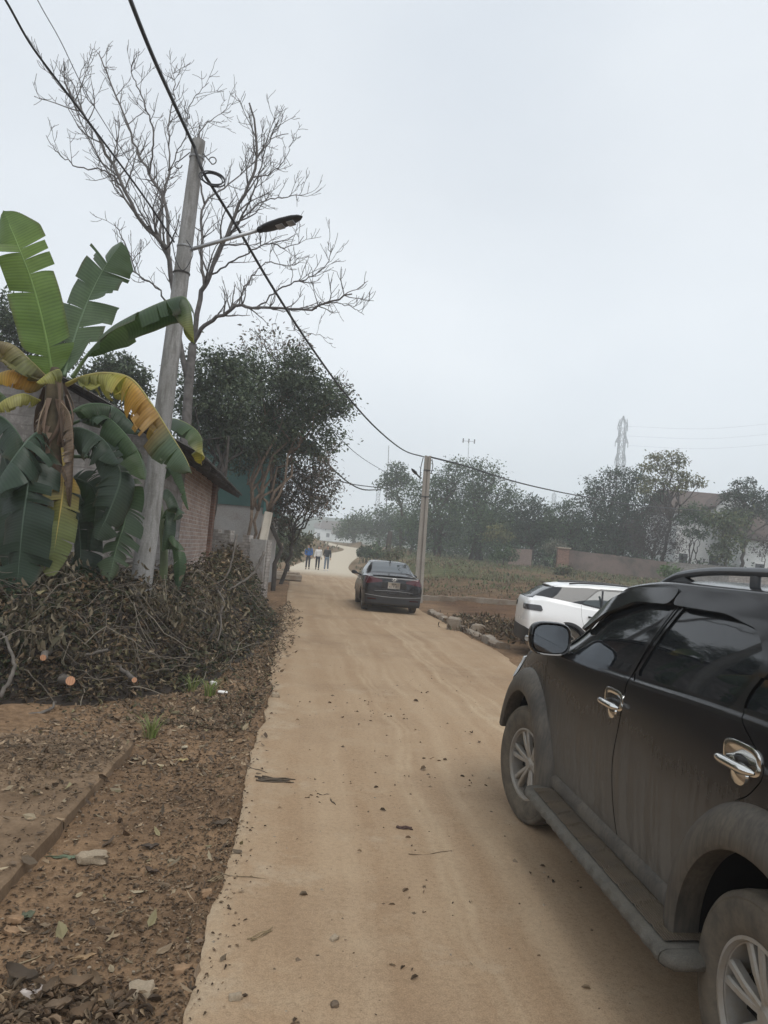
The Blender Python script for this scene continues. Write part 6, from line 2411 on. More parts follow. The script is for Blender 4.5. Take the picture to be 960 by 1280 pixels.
branch([at(88, 851, 7.12), at(70, 845, 7.7), at(40, 838, 8.5), at(0, 830, 9.2)], .042, .04, 'thick cut branch with an orange sawn end facing the camera', True)
branch([at(54, 822, 7.05), at(60, 815, 7.5), at(80, 808, 8.2)], .028, .026, 'smaller cut branch with a pinkish sawn end, left of the thick one', True)
branch([at(168, 850, 7.45), at(160, 843, 7.7), at(146, 832, 8.1)], .025, .02, 'short pale stub with a cut end, low in the heap front', True)
branch([at(0, 842, 7.5), at(40, 838, 7.6), at(85, 826, 7.7), at(135, 812, 7.8)], .028, .014, 'long dark branch lying across the left front of the heap')
branch([at(0, 872, 6.9), at(12, 850, 7.0), at(18, 830, 7.1), at(8, 800, 7.3), at(0, 790, 7.5)], .022, .012, 'tan branch bowed upright at the left edge of the heap')
branch([at(0, 905, 6.7), at(30, 895, 6.75), at(60, 888, 6.9), at(70, 878, 7.1)], .02, .01, 'grey branch lying on the ground at the left edge')
branch([at(262, 800, 10.4), at(272, 780, 10.4), at(276, 765, 10.4), at(280, 752, 10.5), at(272, 738, 10.6)], .02, .012, 'pale bent branch standing at the right front of the heap')
branch([at(276, 768, 10.4), at(276, 785, 10.2), at(272, 802, 10.0)], .014, .008, 'pale forked twig dropping to the ground at the right front')
branch([at(250, 762, 10.4), at(265, 770, 10.4), at(278, 766, 10.4), at(295, 760, 10.4)], .012, .006, 'pale thin branch lying crosswise at the right front')
branch([at(330, 690, 13.6), at(318, 715, 13.4), at(302, 728, 13.2), at(285, 738, 13.0)], .03, .014, 'long pale branch sloping over the far end of the heap')
branch([at(296, 668, 13.8), at(290, 700, 13.6), at(282, 722, 13.4), at(270, 730, 13.2)], .022, .01, 'upright pale branch at the far end of the heap')
branch([at(50, 752, 9.4), at(70, 760, 9.0), at(84, 770, 8.8)], .014, .006, 'light straight twig lying on the heap below the yellow green leaf')
branch([at(210, 785, 9.6), at(222, 800, 9.4), at(233, 818, 9.2)], .013, .006, 'light straight twig on the heap right of the round pole')
branch([at(80, 824, 8.2), at(105, 808, 8.2), at(120, 796, 8.4), at(150, 790, 8.6)], .012, .005, 'light curved twig in the middle of the heap front')

# ---- leaf litter, chips and pebbles
mb = MB()
def scatter(n, xr, yr, size, cols, dens=None, lift=.006, flat=.22, on='land', ypow=1.0):
    x = rng.uniform(*xr, n)
    y = yr[0] + (yr[1] - yr[0]) * rng.random(n) ** ypow
    z, sd_, _ = zland(x, y)
    if on == 'verge':
        ok = sd_ > -0.02 - 0.16 * (rng.random(n) ** 9)
    elif on == 'road':
        ok = sd_ < 0.0
    else:
        ok = np.ones(n, bool)
    if dens is not None:
        ok &= rng.random(n) < dens(x, y, sd_)
    x, y, z, sd_ = x[ok], y[ok], z[ok], sd_[ok]
    z = np.where(sd_ < -0.02, 0.008 + np.maximum(0, gh(x, y)), z)
    # on the slab?
    q = (np.stack([x, y], 1) - e0)
    al, pe = q @ dirn, q @ perp
    z = np.where((pe > 0.02) & (al > -2.6) & (al < 2.7) & (pe < 3.2), np.maximum(z, 0.044), z)
    k = len(x)
    P = np.stack([x, y, z + lift], 1)
    a = rng.uniform(0, 2 * PI, k)
    D = np.stack([np.cos(a), np.sin(a), rng.normal(size=k) * flat], 1)
    N = rng.normal(size=(k, 3)) * flat + np.array([0, 0, 1])
    L = rng.uniform(size[0], size[1], k) * rng.uniform(.6, 1.3, k)
    cards(mb, P, D, N, L, L * rng.uniform(.22, .6, k), pick(rng, cols, k, .4), 0, rng.choice([-.16, .16]), fine=True)


PALB = [(.13, .088, .056), (.17, .118, .075), (.085, .058, .038), (.21, .15, .095), (.28, .205, .13), (.105, .077, .05), (.15, .10, .062)]
dd = lambda x, y, s: np.clip(.35 + 1.9 * vnoise(x, y, 61, .9, 3) + .6 * np.exp(-((s - .25) / .35) ** 2), .05, 1)
scatter(46000, (-2.6, -.4), (2.2, 9), (.007, .03), PALB, dd, .003, .22, 'verge', 1.3)
scatter(13500, (-2.8, -.5), (2.2, 9.5), (.03, .07), PALB, lambda x, y, s: np.clip(.10 + 1.6 * vnoise(x, y, 62, .8, 3) + .55 * ((y > 5.6) & (y < 7.2)), .04, 1), .005, .32, 'verge', 1.1)
scatter(900, (-2.8, -.5), (2.2, 9.5), (.045, .085), PALL + PALB, None, .01, .5, 'verge', 1.2)
scatter(30000, (-3.6, -1.1), (7, 16), (.025, .07), PALD + PALB, lambda x, y, s: np.clip(1.1 - s * .5 + vnoise(x, y, 63, 1, 3), .1, 1), .006, .5, 'verge', 1.2)
scatter(12000, (-2.6, -1.2), (10, 22), (.03, .09), PALD + PALB, lambda x, y, s: np.clip(.7 - np.abs(s - .1) * 1.5 + vnoise(x, y, 64, 1, 3), .0, 1), .006, .5, 'land', 1.0)
scatter(14000, (-5, -1.55), (1.5, 7), (.006, .03), PALB, lambda x, y, s: np.clip(.1 + 2.4 * vnoise(x, y, 65, 1.3, 3), .02, 1), .003, .3)
scatter(500, (-5, -1.55), (1.5, 7), (.03, .06), PALB, lambda x, y, s: np.clip(.2 + 2 * vnoise(x, y, 65, 1.3, 3), .05, 1), .005, .4)
# on the road: mostly near its left edge
scatter(7000, (-1.2, 3), (2.3, 14), (.005, .022), PALB, lambda x, y, s: np.clip(.008 + .05 * np.exp(s / .25) + .20 * np.clip(vnoise(x, y, 66, .7, 3), 0, 1), 0, 1), .002, .3, 'road', 1.3)
scatter(150, (-.9, 2.2), (2.4, 9), (.025, .06), PALB, lambda x, y, s: np.clip(.25 + .4 * np.exp(s / .4), 0, 1), .005, .3, 'road', 1.2)
scatter(700, (-1.25, -.72), (2.4, 2.95), (.025, .06), PALB, None, .03, .35, 'verge')
# little gatherings of scraps on the road
for q in range(24):
    cx_, cy_ = rng.uniform(-.7, 1.9), 2.5 + 7.5 * rng.random() ** 1.3
    k_ = int(rng.integers(3, 9))
    r_ = rng.uniform(.04, .16)
    px_, py_ = cx_ + rng.normal(size=k_) * r_, cy_ + rng.normal(size=k_) * r_
    a = rng.uniform(0, 2 * PI, k_)
    l_ = rng.uniform(.008, .045, k_)
    cards(mb, np.stack([px_, py_, np.full(k_, .008)], 1), np.stack([np.cos(a), np.sin(a), .15 * rng.normal(size=k_)], 1), rng.normal(size=(k_, 3)) * .25 + np.array([0, 0, 1]), l_, l_ * rng.uniform(.15, .6, k_), pick(rng, PALB[:4] + PALD[:2], k_, .3), 0, .15, fine=True)
tag(mb.build('leaf_litter', DRYM, smooth=False), 'dry leaf litter and chips scattered on the verge and road edge', 'leaf litter', kind='stuff')

# pebbles and crumbs of concrete
mb = MB()
oc = np.array([(1, 0, 0), (-1, 0, 0), (0, 1, 0), (0, -1, 0), (0, 0, 1), (0, 0, -1)], float)
of = np.array([(0, 2, 4), (2, 1, 4), (1, 3, 4), (3, 0, 4), (2, 0, 5), (1, 2, 5), (3, 1, 5), (0, 3, 5)])
n = 5200
x = rng.uniform(-2.8, 2.2, n)
y = 2.2 + 9 * rng.random(n) ** 1.4
z, sd_, _ = zland(x, y)
keep = (sd_ > -.05) | (rng.random(n) < .10)
for i in np.where(keep)[0]:
    s_ = rng.uniform(.003, .011) * (1 if rng.random() < .93 else 2.0)
    zz_ = 0.006 if sd_[i] < -.02 else z[i] + .003
    mb.add(oc * rng.uniform(.6, 1.3, (6, 1)) * s_ * np.array([1, 1, .7]) @ rotz(rng.uniform(0, 6)).T + np.array([x[i], y[i], zz_]), of, 0, pick(rng, [(.22, .165, .11), (.17, .12, .08), (.28, .23, .17), (.12, .085, .055)], 1, .2)[0])
tag(mb.build('gravel', DRYM, smooth=False), kind='stuff', label='small pebbles and crumbs on the verge and road', cat='gravel')


# ---- single small things on the near ground
def lumpy(name, c, size, seed, mat, label, cat, group=None, rot=0.0, n=10):
    r2 = np.random.default_rng(seed)
    mb = MB()
    u_ = np.linspace(0, PI, n)
    v_ = np.linspace(0, 2 * PI, 2 * n + 1)
    U, V_ = np.meshgrid(u_, v_, indexing='ij')
    se = lambda q, e: np.sign(q) * np.abs(q) ** e
    G = np.stack([se(np.sin(U), .6) * se(np.cos(V_), .6), se(np.sin(U), .6) * se(np.sin(V_), .6), se(np.cos(U), .6)], -1)
    nn = 1 + .7 * vnoise(G[..., 0] * 2 + seed, G[..., 1] * 2 + G[..., 2] * 1.7, seed, 1, 3)
    G = G * nn[..., None] * np.array(size) / 2
    mb.grid(G)
    o = mb.build(name, mat, sharp=35)
    o.location = tuple(c)
    o.rotation_euler = (r2.normal() * .1, r2.normal() * .1, rot)
    return tag(o, label, cat, group)


STONE = m_concrete('stone_tan', (0.30, 0.235, 0.165), (0.40, 0.33, 0.24), (0.2, 0.15, 0.1), .5, 3)
STONEP = m_concrete('stone_pale', (0.36, 0.33, 0.27), (0.46, 0.43, 0.36), (0.24, 0.2, 0.15), .4, 3)
BRICKM = simple('brick_orange', (0.27, 0.175, 0.105), .9, 0, .1, .3, 20)


def gz(p):
    z_, s_, _ = zland([p[0]], [p[1]])
    return 0.006 if s_[0] < -.02 else float(z_[0])


def put(px, py, dz=0.0):
    p = gnd(px, py, -0.03)
    p[2] = gz(p) + dz
    return p


for px, py, sz, m, lab, nm, rt in (
        (117, 1071, (.17, .11, .06), STONE, 'flat tan stone with squared corners beside the green leaf strip', 'stone', .3),
        (177, 1231, (.10, .11, .03), STONE, 'pale flat stone lying in the leaves near the bottom left', 'stone', 0),
        (18, 1147, (.075, .05, .035), BRICKM, 'orange brick chip at the left edge, the upper of two', 'brick_chip', .2),
        (14, 1162, (.07, .045, .03), BRICKM, 'orange brick chip at the left edge, the lower of two', 'brick_chip', -.2),
        (258, 1121, (.06, .045, .04), BRICKM, 'orange brick chip on the broken left edge of the road', 'brick_chip', .5),
        (228, 1212, (.08, .05, .03), BRICKM, 'tan brick chip just off the road edge near the bottom', 'brick_chip', .1),
        (293, 1261, (.05, .035, .025), STONE, 'small tan stone on the road near the bottom edge', 'stone', .3),
        (417, 1270, (.03, .03, .02), simple('stone_dark', (.13, .095, .065), .9), 'dark pebble on the road at the bottom edge', 'stone', .4),
        (417, 1185, (.045, .03, .022), STONE, 'small pebble in a ring of leaf scraps on the road', 'stone', .9),
        (344, 875, (.09, .075, .06), STONE, 'tan clod of earth on the road near its left edge', 'clod', .2),
        (60, 1023, (.05, .03, .03), STONEP, 'pale stone chip on the slab pavement', 'stone', .1),
        (46, 932, (.09, .05, .05), simple('tin_grey', (.2, .21, .21), .5, .3), 'crushed grey can lying on the slab pavement, left of the wrapper', 'can', .5),
        (103, 938, (.13, .06, .04), simple('wrap_grey', (.17, .18, .19), .4, .2), 'crumpled grey wrapper on the slab pavement', 'wrapper', .3)):
    lumpy(nm, put(px, py, sz[2] * .3), sz, px + py, m, lab, {'brick_chip': 'brick chip'}.get(nm, nm), None, rt)


def big_leaf(name, px, py, L, w, ang, col, label, curl=.25, dz=.012):
    c = put(px, py, dz)
    mb = MB()
    n_ = 12
    u_ = np.linspace(0, 1, n_)
    wid = w / 2 * np.sin(np.clip(u_ * 1.02, 0, 1) * PI) ** .7
    G = np.zeros((n_, 5, 3))
    for j, s_ in enumerate(np.linspace(-1, 1, 5)):
        G[:, j, 0] = (u_ - .5) * L
        G[:, j, 1] = wid * s_
        G[:, j, 2] = curl * w * (s_ * s_ * .6) + curl * L * .25 * (u_ - .5) ** 2 * 4 + .004 * np.sin(u_ * 14 + s_ * 3)
    cc = np.repeat(np.tile(np.array(col), (n_, 1))[:, None], 5, 1) * np.array([.85, 1, 1.25, 1, .85])[None, :, None]
    mb.grid(G, 0, cc.reshape(-1, 3))
    mb.tube([(-L * .72, 0, .002), (-L * .5, 0, .004 + curl * L * .25), (0, 0, .003)], .003, 4, 0, np.array(col) * .8)
    o = mb.build(name, DRYM)
    o.location = tuple(c)
    o.rotation_euler = (0.1, -.05, ang)
    return tag(o, label, 'leaf', 'large fallen leaves near the camera')


big_leaf('fallen_leaf', 161, 1266, .10, .065, 1.5, (.33, .24, .15), 'large pale tan leaf standing out at the bottom left', .3)
big_leaf('fallen_leaf', 135, 1255, .13, .07, 2.6, (.17, .11, .06), 'large brown leaf beside the pale tan leaf', .35, .02)
big_leaf('fallen_leaf', 72, 1262, .10, .055, .5, (.15, .105, .068), 'large dark curled leaf in the bottom left heap', .4, .04)
big_leaf('fallen_leaf', 105, 1192, .10, .03, .5, (.3, .2, .11), 'long tan leaf lying above the bottom left heap', .3)
big_leaf('fallen_leaf', 85, 1066, .17, .045, .1, (.13, .16, .1), 'long grey green leaf strip beside the flat tan stone', .1)
big_leaf('fallen_leaf', 188, 1056, .10, .045, .2, (.08, .06, .045), 'dark curled leaf right of the flat tan stone', .4)
big_leaf('fallen_leaf', 228, 949, .09, .04, .3, (.42, .34, .17), 'yellow leaf on the dark litter below the grass tuft', .2)
big_leaf('fallen_leaf', 231, 933, .07, .045, 1.2, (.4, .34, .24), 'pale round leaf on the dark litter above the yellow leaf', .2)
big_leaf('fallen_leaf', 190, 1083, .09, .04, 2.8, (.1, .07, .05), 'small dark folded leaf below the flat tan stone', .5)
big_leaf('fallen_leaf', 35, 1140, .07, .05, .9, (.1, .11, .07), 'dull green leaf beside the orange brick chips', .2)
big_leaf('fallen_leaf', 276, 1032, .12, .05, .7, (.10, .075, .052), 'dark curled leaf on the broken road edge', .5)
for i, (px, py, L_, w_, an, c_, dz, lb) in enumerate((
        (95, 1240, .12, .06, .3, (.17, .115, .07), .05, 'largest dark brown leaf arched over the bottom left heap'),
        (62, 1240, .10, .05, 1.4, (.12, .085, .055), .03, 'dark leaf at the left end of the bottom left heap'),
        (118, 1228, .11, .05, 2.2, (.14, .095, .057), .03, 'mid brown leaf at the right end of the bottom left heap'),
        (50, 1268, .11, .05, -.4, (.13, .09, .06), .02, 'dark leaf at the bottom edge under the heap'),
        (100, 1270, .11, .06, .9, (.13, .085, .05), .03, 'reddish brown leaf at the bottom edge beside the heap'),
        (25, 1225, .16, .09, 2.8, (.075, .055, .038), .02, 'curled leaf left of the dirty white paper'))):
    big_leaf('fallen_leaf', px, py, L_, w_, an, c_, lb, .55, dz)
lumpy('paper_scrap', put(45, 1236, .02), (.13, .06, .03), 9, simple('paper_dirty', (.5, .44, .4), .8), 'dirty pinkish white scrap of paper in the bottom left heap', 'litter', None, .4)
PAPER = simple('paper_white', (.78, .76, .73), .7)
for px, py, sz, rt, lab in ((267, 853, (.11, .05, .05), -.5, 'twisted white tissue by the grass tuft'), (278, 864, (.12, .07, .035), .05, 'white folded paper scrap right of the grass tuft')):
    lumpy('paper_scrap', put(px, py, .02), sz, px, PAPER, lab, 'litter', None, rt, 8)

GRASSM = leaf_mat('grass_blades', .5, .3)
for px, py, nb, hh, lab in ((240, 862, 45, .22, 'thin green grass tuft, left one by the white tissue'), (262, 868, 80, .24, 'bushy green grass tuft by the white tissue'), (188, 920, 60, .26, 'green grass tuft at the corner of the slab pavement')):
    mb = MB()
    for i in range(nb):
        a = rng.uniform(0, 2 * PI)
        le = hh * rng.uniform(.5, 1.15)
        o_ = np.array([math.cos(a), math.sin(a), 0])
        t_ = np.array([-math.sin(a), math.cos(a), 0])
        u_ = np.linspace(0, 1, 6)[:, None]
        b_ = o_ * rng.uniform(0, .07)
        C_ = b_ + o_ * (u_ ** 2 * le * rng.uniform(.2, .8)) + np.array([0, 0, 1]) * (u_ * le * (1 - .3 * u_))
        w_ = .0055 * (1 - u_ * .9)
        mb.grid(np.stack([C_ - t_ * w_, C_ + t_ * w_], 1), 0, pick(rng, [(.13, .2, .045), (.18, .25, .06), (.22, .25, .09), (.3, .27, .13)], 1, .2)[0])
    o = mb.build('grass_tuft', GRASSM)
    o.location = tuple(put(px, py))
    tag(o, lab, 'grass tuft', 'grass tufts on the verge')


def twig(px, py, L, ang, r, label, col=(.09, .07, .05), n=1, bend=.2, name='twig'):
    mb = MB()
    for i in range(n):
        a = ang + rng.normal() * .12 * (n > 1)
        l = L * rng.uniform(.6, 1.1) if n > 1 else L
        u_ = np.linspace(-.5, .5, 8)
        off = (i - n / 2) * r * 2.2
        b_ = bend * rng.uniform(.4, 1.2)
        P = np.stack([u_ * l * math.cos(a) - (off + b_ * l * u_ * u_) * math.sin(a), u_ * l * math.sin(a) + (off + b_ * l * u_ * u_) * math.cos(a), r + .004 * i % .012 + .004 * np.sin(u_ * 9 + i)], 1)
        mb.tube(P, np.linspace(r, r * .6, 8), 5, 0, pick(rng, [col], 1, .3)[0])
    o = mb.build(name, DRYM)
    o.location = tuple(put(px, py))
    return tag(o, label, 'twig', 'twigs lying on the road and verge')


twig(343, 982, .30, .12, .006, 'bundle of dark twigs lying on the road near its left edge', n=7)
twig(320, 968, .22, -.6, .004, 'thin curved twig behind the dark bundle on the road', bend=.3)
twig(505, 1043, .10, -.15, .007, 'pair of short dark bark pieces in the middle of the road', (.1, .06, .05), n=2)
twig(540, 1075, .30, .45, .0025, 'thin long bowed straw in the middle of the road', (.16, .11, .07), bend=.4)
twig(416, 1010, .09, -1.1, .005, 'short dark stick in the middle left of the road')
twig(405, 1000, .08, .5, .003, 'tiny twig just above the short dark stick')
twig(300, 1105, .26, -.05, .003, 'thin pale straw running from the broken edge onto the road', (.2, .15, .09), bend=.5)
twig(270, 1108, .12, 1.1, .003, 'crossed pale straws on the broken edge of the road', (.26, .2, .12), n=3)
twig(326, 1180, .15, .9, .003, 'three crossed pale straws on the road', (.24, .18, .1), n=3)
twig(92, 1005, .30, -.85, .012, 'grey brown stick across the slab edge', (.16, .12, .085))
twig(25, 1195, .16, .3, .005, 'ring of tan vine at the bottom left', (.24, .19, .12), bend=2.2)
twig(145, 1170, .16, 1.0, .003, 'pale straw standing out above the long tan leaf', (.3, .24, .15))
twig(40, 958, .55, -.06, .008, 'long thin stick lying along the slab joint', (.12, .09, .06))
# ================================================================== right side: kerb, field, wall, house, trees, pylons
rng = np.random.default_rng(33)
kp = [(1.62, 22.3), (1.83, 20.6), (2.02, 19.2), (2.2, 17.9), (2.42, 16.4), (2.6, 15.0)]
for i, ((a0, b0), (a1, b1)) in enumerate(zip(kp[:-1], kp[1:])):
    L = math.hypot(a1 - a0, b1 - b0)
    n_ = 26
    mb = MB()
    u_ = np.linspace(-L / 2 * .97, L / 2 * .97, n_)
    prof = [(-.12, -.1), (-.12, .07), (-.09, .11), (.0, .125), (.08, .11), (.12, .06), (.13, -.1)]
    G = np.zeros((n_, len(prof), 3))
    for j, (y_, z_) in enumerate(prof):
        q = vnoise(u_ + i * 7, u_ * 0 + j * .9, 70 + i, 3.5, 4)
        G[:, j] = np.stack([u_, y_ + .10 * q, z_ * (1 - .25 * (i in (2, 3))) + (.13 * vnoise(u_ + i * 5, u_ * 0 + j * .3, 80, 2.6, 4)) * (z_ > 0)], 1)
    mb.grid(G[:, ::-1])
    mb.ngon(G[0])
    mb.ngon(G[-1][::-1])
    o = mb.build('kerb_stone', M_KERB, sharp=40)
    o.location = ((a0 + a1) / 2 + .05, (b0 + b1) / 2, float(gh((a0 + a1) / 2, (b0 + b1) / 2)))
    o.rotation_euler = (0, 0, math.atan2(b1 - b0, a1 - a0))
    tag(o, ['broken kerb stone beside the saloon, farthest of the row', 'broken kerb stone just beyond the upright block', 'crumbled kerb stone behind the upright block', 'low crumbled kerb stone nearer than the upright block', 'broken kerb stone beside the white car, nearest of the row'][i], 'kerb stone', 'broken kerb stones at the right road edge')
c = gnd(567, 788)
mb = MB()
mb.bevbox((0, 0, .12), (.30, .24, .36), .03)
mb.V[0][:, 2] += .05 * vnoise(mb.V[0][:, 0] * 9, mb.V[0][:, 1] * 9, 4)
o = mb.build('concrete_block', M_KERB, smooth=False)
o.location = (c[0], c[1] + .1, 0)
o.rotation_euler = (0.04, 0.03, -.3)
tag(o, 'upright worn concrete block standing in the kerb row', 'block')
c = gnd(590, 792)
lumpy('rubble_lump', (c[0] + .15, c[1], .1), (.34, .26, .26), 41, M_KERB, 'broken lump of concrete just right of the upright block', 'rubble')

# low concrete strip across the field
A, B = at(527, 737, 28.5), at(700, 756, 27.0)
mb = MB()
n_ = 60
u_ = np.linspace(0, 1, n_)[:, None]
C_ = A * (1 - u_) + B * u_
C_[:, 2] = gh(C_[:, 0], C_[:, 1]) + .18 + .10 * vnoise(C_[:, 0], C_[:, 1], 5, 1.5, 3)
G = np.stack([C_ + np.array([0, dy, dz]) for dy, dz in ((-.14, -.5), (-.14, 0), (.14, .0), (.14, -.5))], 1)
mb.grid(G[:, ::-1])
tag(mb.build('concrete_strip', M_KERB, smooth=False), 'low pale concrete strip crossing the field behind the bare soil', 'footing')

# weeds and dry stalks on the field
mb = MB()
def weeds(n, yr, hr, cols, dens, xr=(-1, 34), lean=.5):
    y = rng.uniform(*yr, n)
    x = rng.uniform(xr[0], xr[1], n)
    x = np.minimum(x, y * .62 + 2)
    z, sd_, f_ = zland(x, y)
    ok = (sd_ > .5) & (rng.random(n) < dens(x, y))
    x, y, z = x[ok], y[ok], z[ok]
    k = len(x)
    D = rng.normal(size=(k, 3)) * lean + np.array([0, 0, 1])
    h_ = rng.uniform(*hr, k)
    cards(mb, np.stack([x, y, z - .03], 1), D, rdir(rng, k) * np.array([1, 1, .3]), h_, h_ * rng.uniform(.25, .6, k), pick(rng, cols, k, .35), 0, .1)


WG = [(.095, .115, .06), (.125, .14, .075), (.072, .09, .048), (.15, .15, .088), (.17, .14, .09)]
WS = [(.17, .125, .08), (.13, .092, .06), (.10, .07, .046), (.21, .165, .105)]
weeds(14000, (29, 42), (.05, .17), WS + [(.15, .1, .06), (.12, .085, .05)] + WG[:2], lambda x, y: np.clip(.5 + 1.6 * vnoise(x, y, 91, .5, 3), 0, 1), (0, 26))
weeds(24000, (36, 62), (.08, .28), WG + WS + [(.13, .14, .07)], lambda x, y: np.clip(.5 + 1.8 * vnoise(x, y, 92, .3, 3), 0, 1), (-2, 42))
weeds(11000, (33, 62), (.06, .22), [(.09, .12, .055), (.12, .145, .07), (.15, .17, .09)], lambda x, y: np.clip(6 * vnoise(x, y, 97, .18, 3), 0, 1), (0, 42))
weeds(5000, (17, 28), (.03, .12), WS + [(.1, .06, .04)], lambda x, y: np.clip(.1 + 1.2 * vnoise(x, y, 93, .8, 3), 0, 1), (2, 15))
weeds(3500, (44, 62), (.1, .4), WG + WS, lambda x, y: np.clip(.3 + 1.5 * vnoise(x, y, 94, .5, 3), 0, 1), (-22, -6))
weeds(7000, (60, 110), (.2, .6), WG + WS, lambda x, y: np.clip(.2 + 1.5 * vnoise(x, y, 95, .3, 3), 0, 1), (-25, 6))
tag(mb.build('weeds', LEAFFAR, smooth=False), 'weeds and dry grass over the field right of the road', 'weeds', kind='stuff')
# wilted brush behind the kerb
mb = MB()
n = 2600
for cx, cy, r_, hh, m in ((2.75, 18.2, .55, .40, 900), (3.2, 16.9, .6, .42, 1000), (2.35, 19.6, .4, .22, 400), (3.6, 18.0, .6, .25, 500)):
    x = cx + rng.normal(size=m) * r_ * .6
    y = cy + rng.normal(size=m) * r_ * .6
    q = np.clip(1 - ((x - cx) ** 2 + (y - cy) ** 2) / (r_ * 1.6) ** 2, 0, 1)
    P = np.stack([x, y, gh(x, y) + .02 + hh * q * rng.random(m) ** .7], 1)
    l = rng.uniform(.05, .17, m)
    cards(mb, P, rdir(rng, m) + np.array([0, 0, .4]), rdir(rng, m), l, l * rng.uniform(.12, .5, m), pick(rng, PALD + PALB, m, .4), 0, .1)
tag(mb.build('dry_brush', DRYM, smooth=False), 'wilted brown brush heaped behind the broken kerb', 'brush', kind='stuff')

# boundary wall at the back of the field
def wall_run(p0, p1, zt0, zt1, name, label, mat, th=.22, cap=False, group=None):
    A, B = np.array(p0, float), np.array(p1, float)
    L = float(np.linalg.norm(B - A))
    t = thing(name, label, 'wall', (A[0], A[1], 0), math.atan2(B[1] - A[1], B[0] - A[0]), group)
    mb = MB()
    n_ = max(8, int(L / .8))
    x_ = np.linspace(0, L, n_)
    zt_ = np.interp(x_, [0, L], [zt0, zt1]) + .07 * vnoise(x_, x_ * 0, 7, 1.3, 3)
    for i in range(n_ - 1):
        zb_ = float(gh(*(A + (B - A) * x_[i] / L))) - .5
        mb.box(((x_[i] + x_[i + 1]) / 2, 0, (zb_ + zt_[i]) / 2), (x_[i + 1] - x_[i], th, zt_[i] - zb_))
    add_uv(mb.build('masonry', mat, t, smooth=False))
    return t


M_WALLPINK = m_concrete('render_stained_pink', (0.17, 0.128, 0.112), (0.24, 0.18, 0.155), (0.09, 0.08, 0.07), .9, .6)
p = lambda px, Y_: (at(px, 700, Y_)[0], Y_)
wall_run(p(706, 60), p(835, 58), at(706, 687, 60)[2], at(835, 703, 58)[2], 'boundary_wall', 'stained pinkish wall at the back of the field, under the big dome tree', M_WALLPINK)
wall_run(p(835, 58), p(1010, 57), at(835, 702, 58)[2], at(1010, 716, 57)[2], 'boundary_wall', 'low grey wall in front of the white house', M_BRICKGREY)
wall_run(p(636, 64), p(664, 63), at(636, 685, 64)[2], at(664, 687, 63)[2], 'boundary_wall', 'short pale pink wall between the tall tree group and the brick pillar', m_concrete('render_pink', (0.27, 0.2, 0.175), (0.34, 0.26, 0.225), (0.16, 0.12, 0.1), .6, .4))
wall_run(p(912, 36), p(1000, 35), at(912, 715, 36)[2], at(1000, 722, 35)[2], 'brick_wall', 'pale block wall seen just above the roof of the black SUV', M_BRICKWHT)
c = at(703, 700, 59.5)
bp = thing('gate_pillar', 'brick gate pillar at the end of the pinkish wall', 'pillar', (c[0], 59.5, float(gh(c[0], 59.5))))
mb = MB()
mb.box((0, 0, .7), (.9, .5, 2.0))
add_uv(mb.build('shaft', M_BRICKRED, bp, smooth=False))
mb = MB()
mb.bevbox((0, 0, 1.76), (1.15, .7, .12), .03)
mb.build('cap', M_KERB, bp)

# the white house
M_TILE = m_sheet('old_roof_tiles', (0.085, 0.066, 0.058), (0.145, 0.11, 0.094), 3, rough=.85)
M_LIME = m_concrete('white_wash', (0.70, 0.70, 0.69), (0.8, 0.8, 0.79), (0.5, 0.48, 0.45), .4, .3)


def house(name, label, x0, x1, y0, dep, zb_, ze, zr, wins, over=.5, gable_front=False):
    t = thing(name, label, 'house', ((x0 + x1) / 2, y0, zb_))
    W = x1 - x0
    H_ = ze - zb_
    mb = MB()
    mb.box((0, dep / 2, H_ / 2), (W, dep, H_))
    if gable_front:
        mb.ngon([(-W / 2, 0.002, H_), (W / 2, 0.002, H_), (0, 0.002, zr - zb_ - .1)])
    mb.build('wall', M_LIME, t, smooth=False)
    mb = MB()
    if gable_front:
        for sg in (-1, 1):
            V = [(0, -over, zr - zb_), (sg * (W / 2 + over), -over, H_ - .25), (sg * (W / 2 + over), dep + over, H_ - .25), (0, dep + over, zr - zb_)]
            V += [(a, b, c_ + .14) for a, b, c_ in V]
            mb.add(V, [(0, 1, 2, 3), (7, 6, 5, 4), (0, 4, 5, 1), (1, 5, 6, 2), (2, 6, 7, 3)])
    else:
        for yy_, y2_ in ((-over, dep / 2), (dep + over, dep / 2)):
            V = [(-W / 2 - over, yy_, H_ - .2), (W / 2 + over, yy_, H_ - .2), (W / 2 + over, y2_, zr - zb_), (-W / 2 - over, y2_, zr - zb_)]
            V += [(a, b, c_ + .15) for a, b, c_ in V]
            mb.add(V, [(0, 1, 2, 3), (4, 5, 6, 7), (0, 1, 5, 4), (1, 2, 6, 5), (3, 0, 4, 7)])
        for sx in (-1, 1):
            mb.ngon([(sx * (W / 2 - .02), 0, H_), (sx * (W / 2 - .02), dep, H_), (sx * (W / 2 - .02), dep / 2, zr - zb_)])
    add_uv(mb.build('roof', M_TILE, t, smooth=False))
    for wx, wz, ww, wh in wins:
        mb = MB()
        for a, b, c_, d in ((-ww / 2, 0, .08, wh), (ww / 2, 0, .08, wh), (0, wh / 2, ww + .1, .08), (0, -wh / 2, ww + .16, .08)):
            mb.bevbox((wx + a, -.03, wz + b), (c_, .1, d), .01)
        w_ = mb.build('window', M_LIME, t, smooth=False)
        mb = MB()
        mb.box((wx, -.004, wz), (ww - .08, .02, wh - .08))
        mb.build('pane', M_GLASS, w_, smooth=False)
    return t


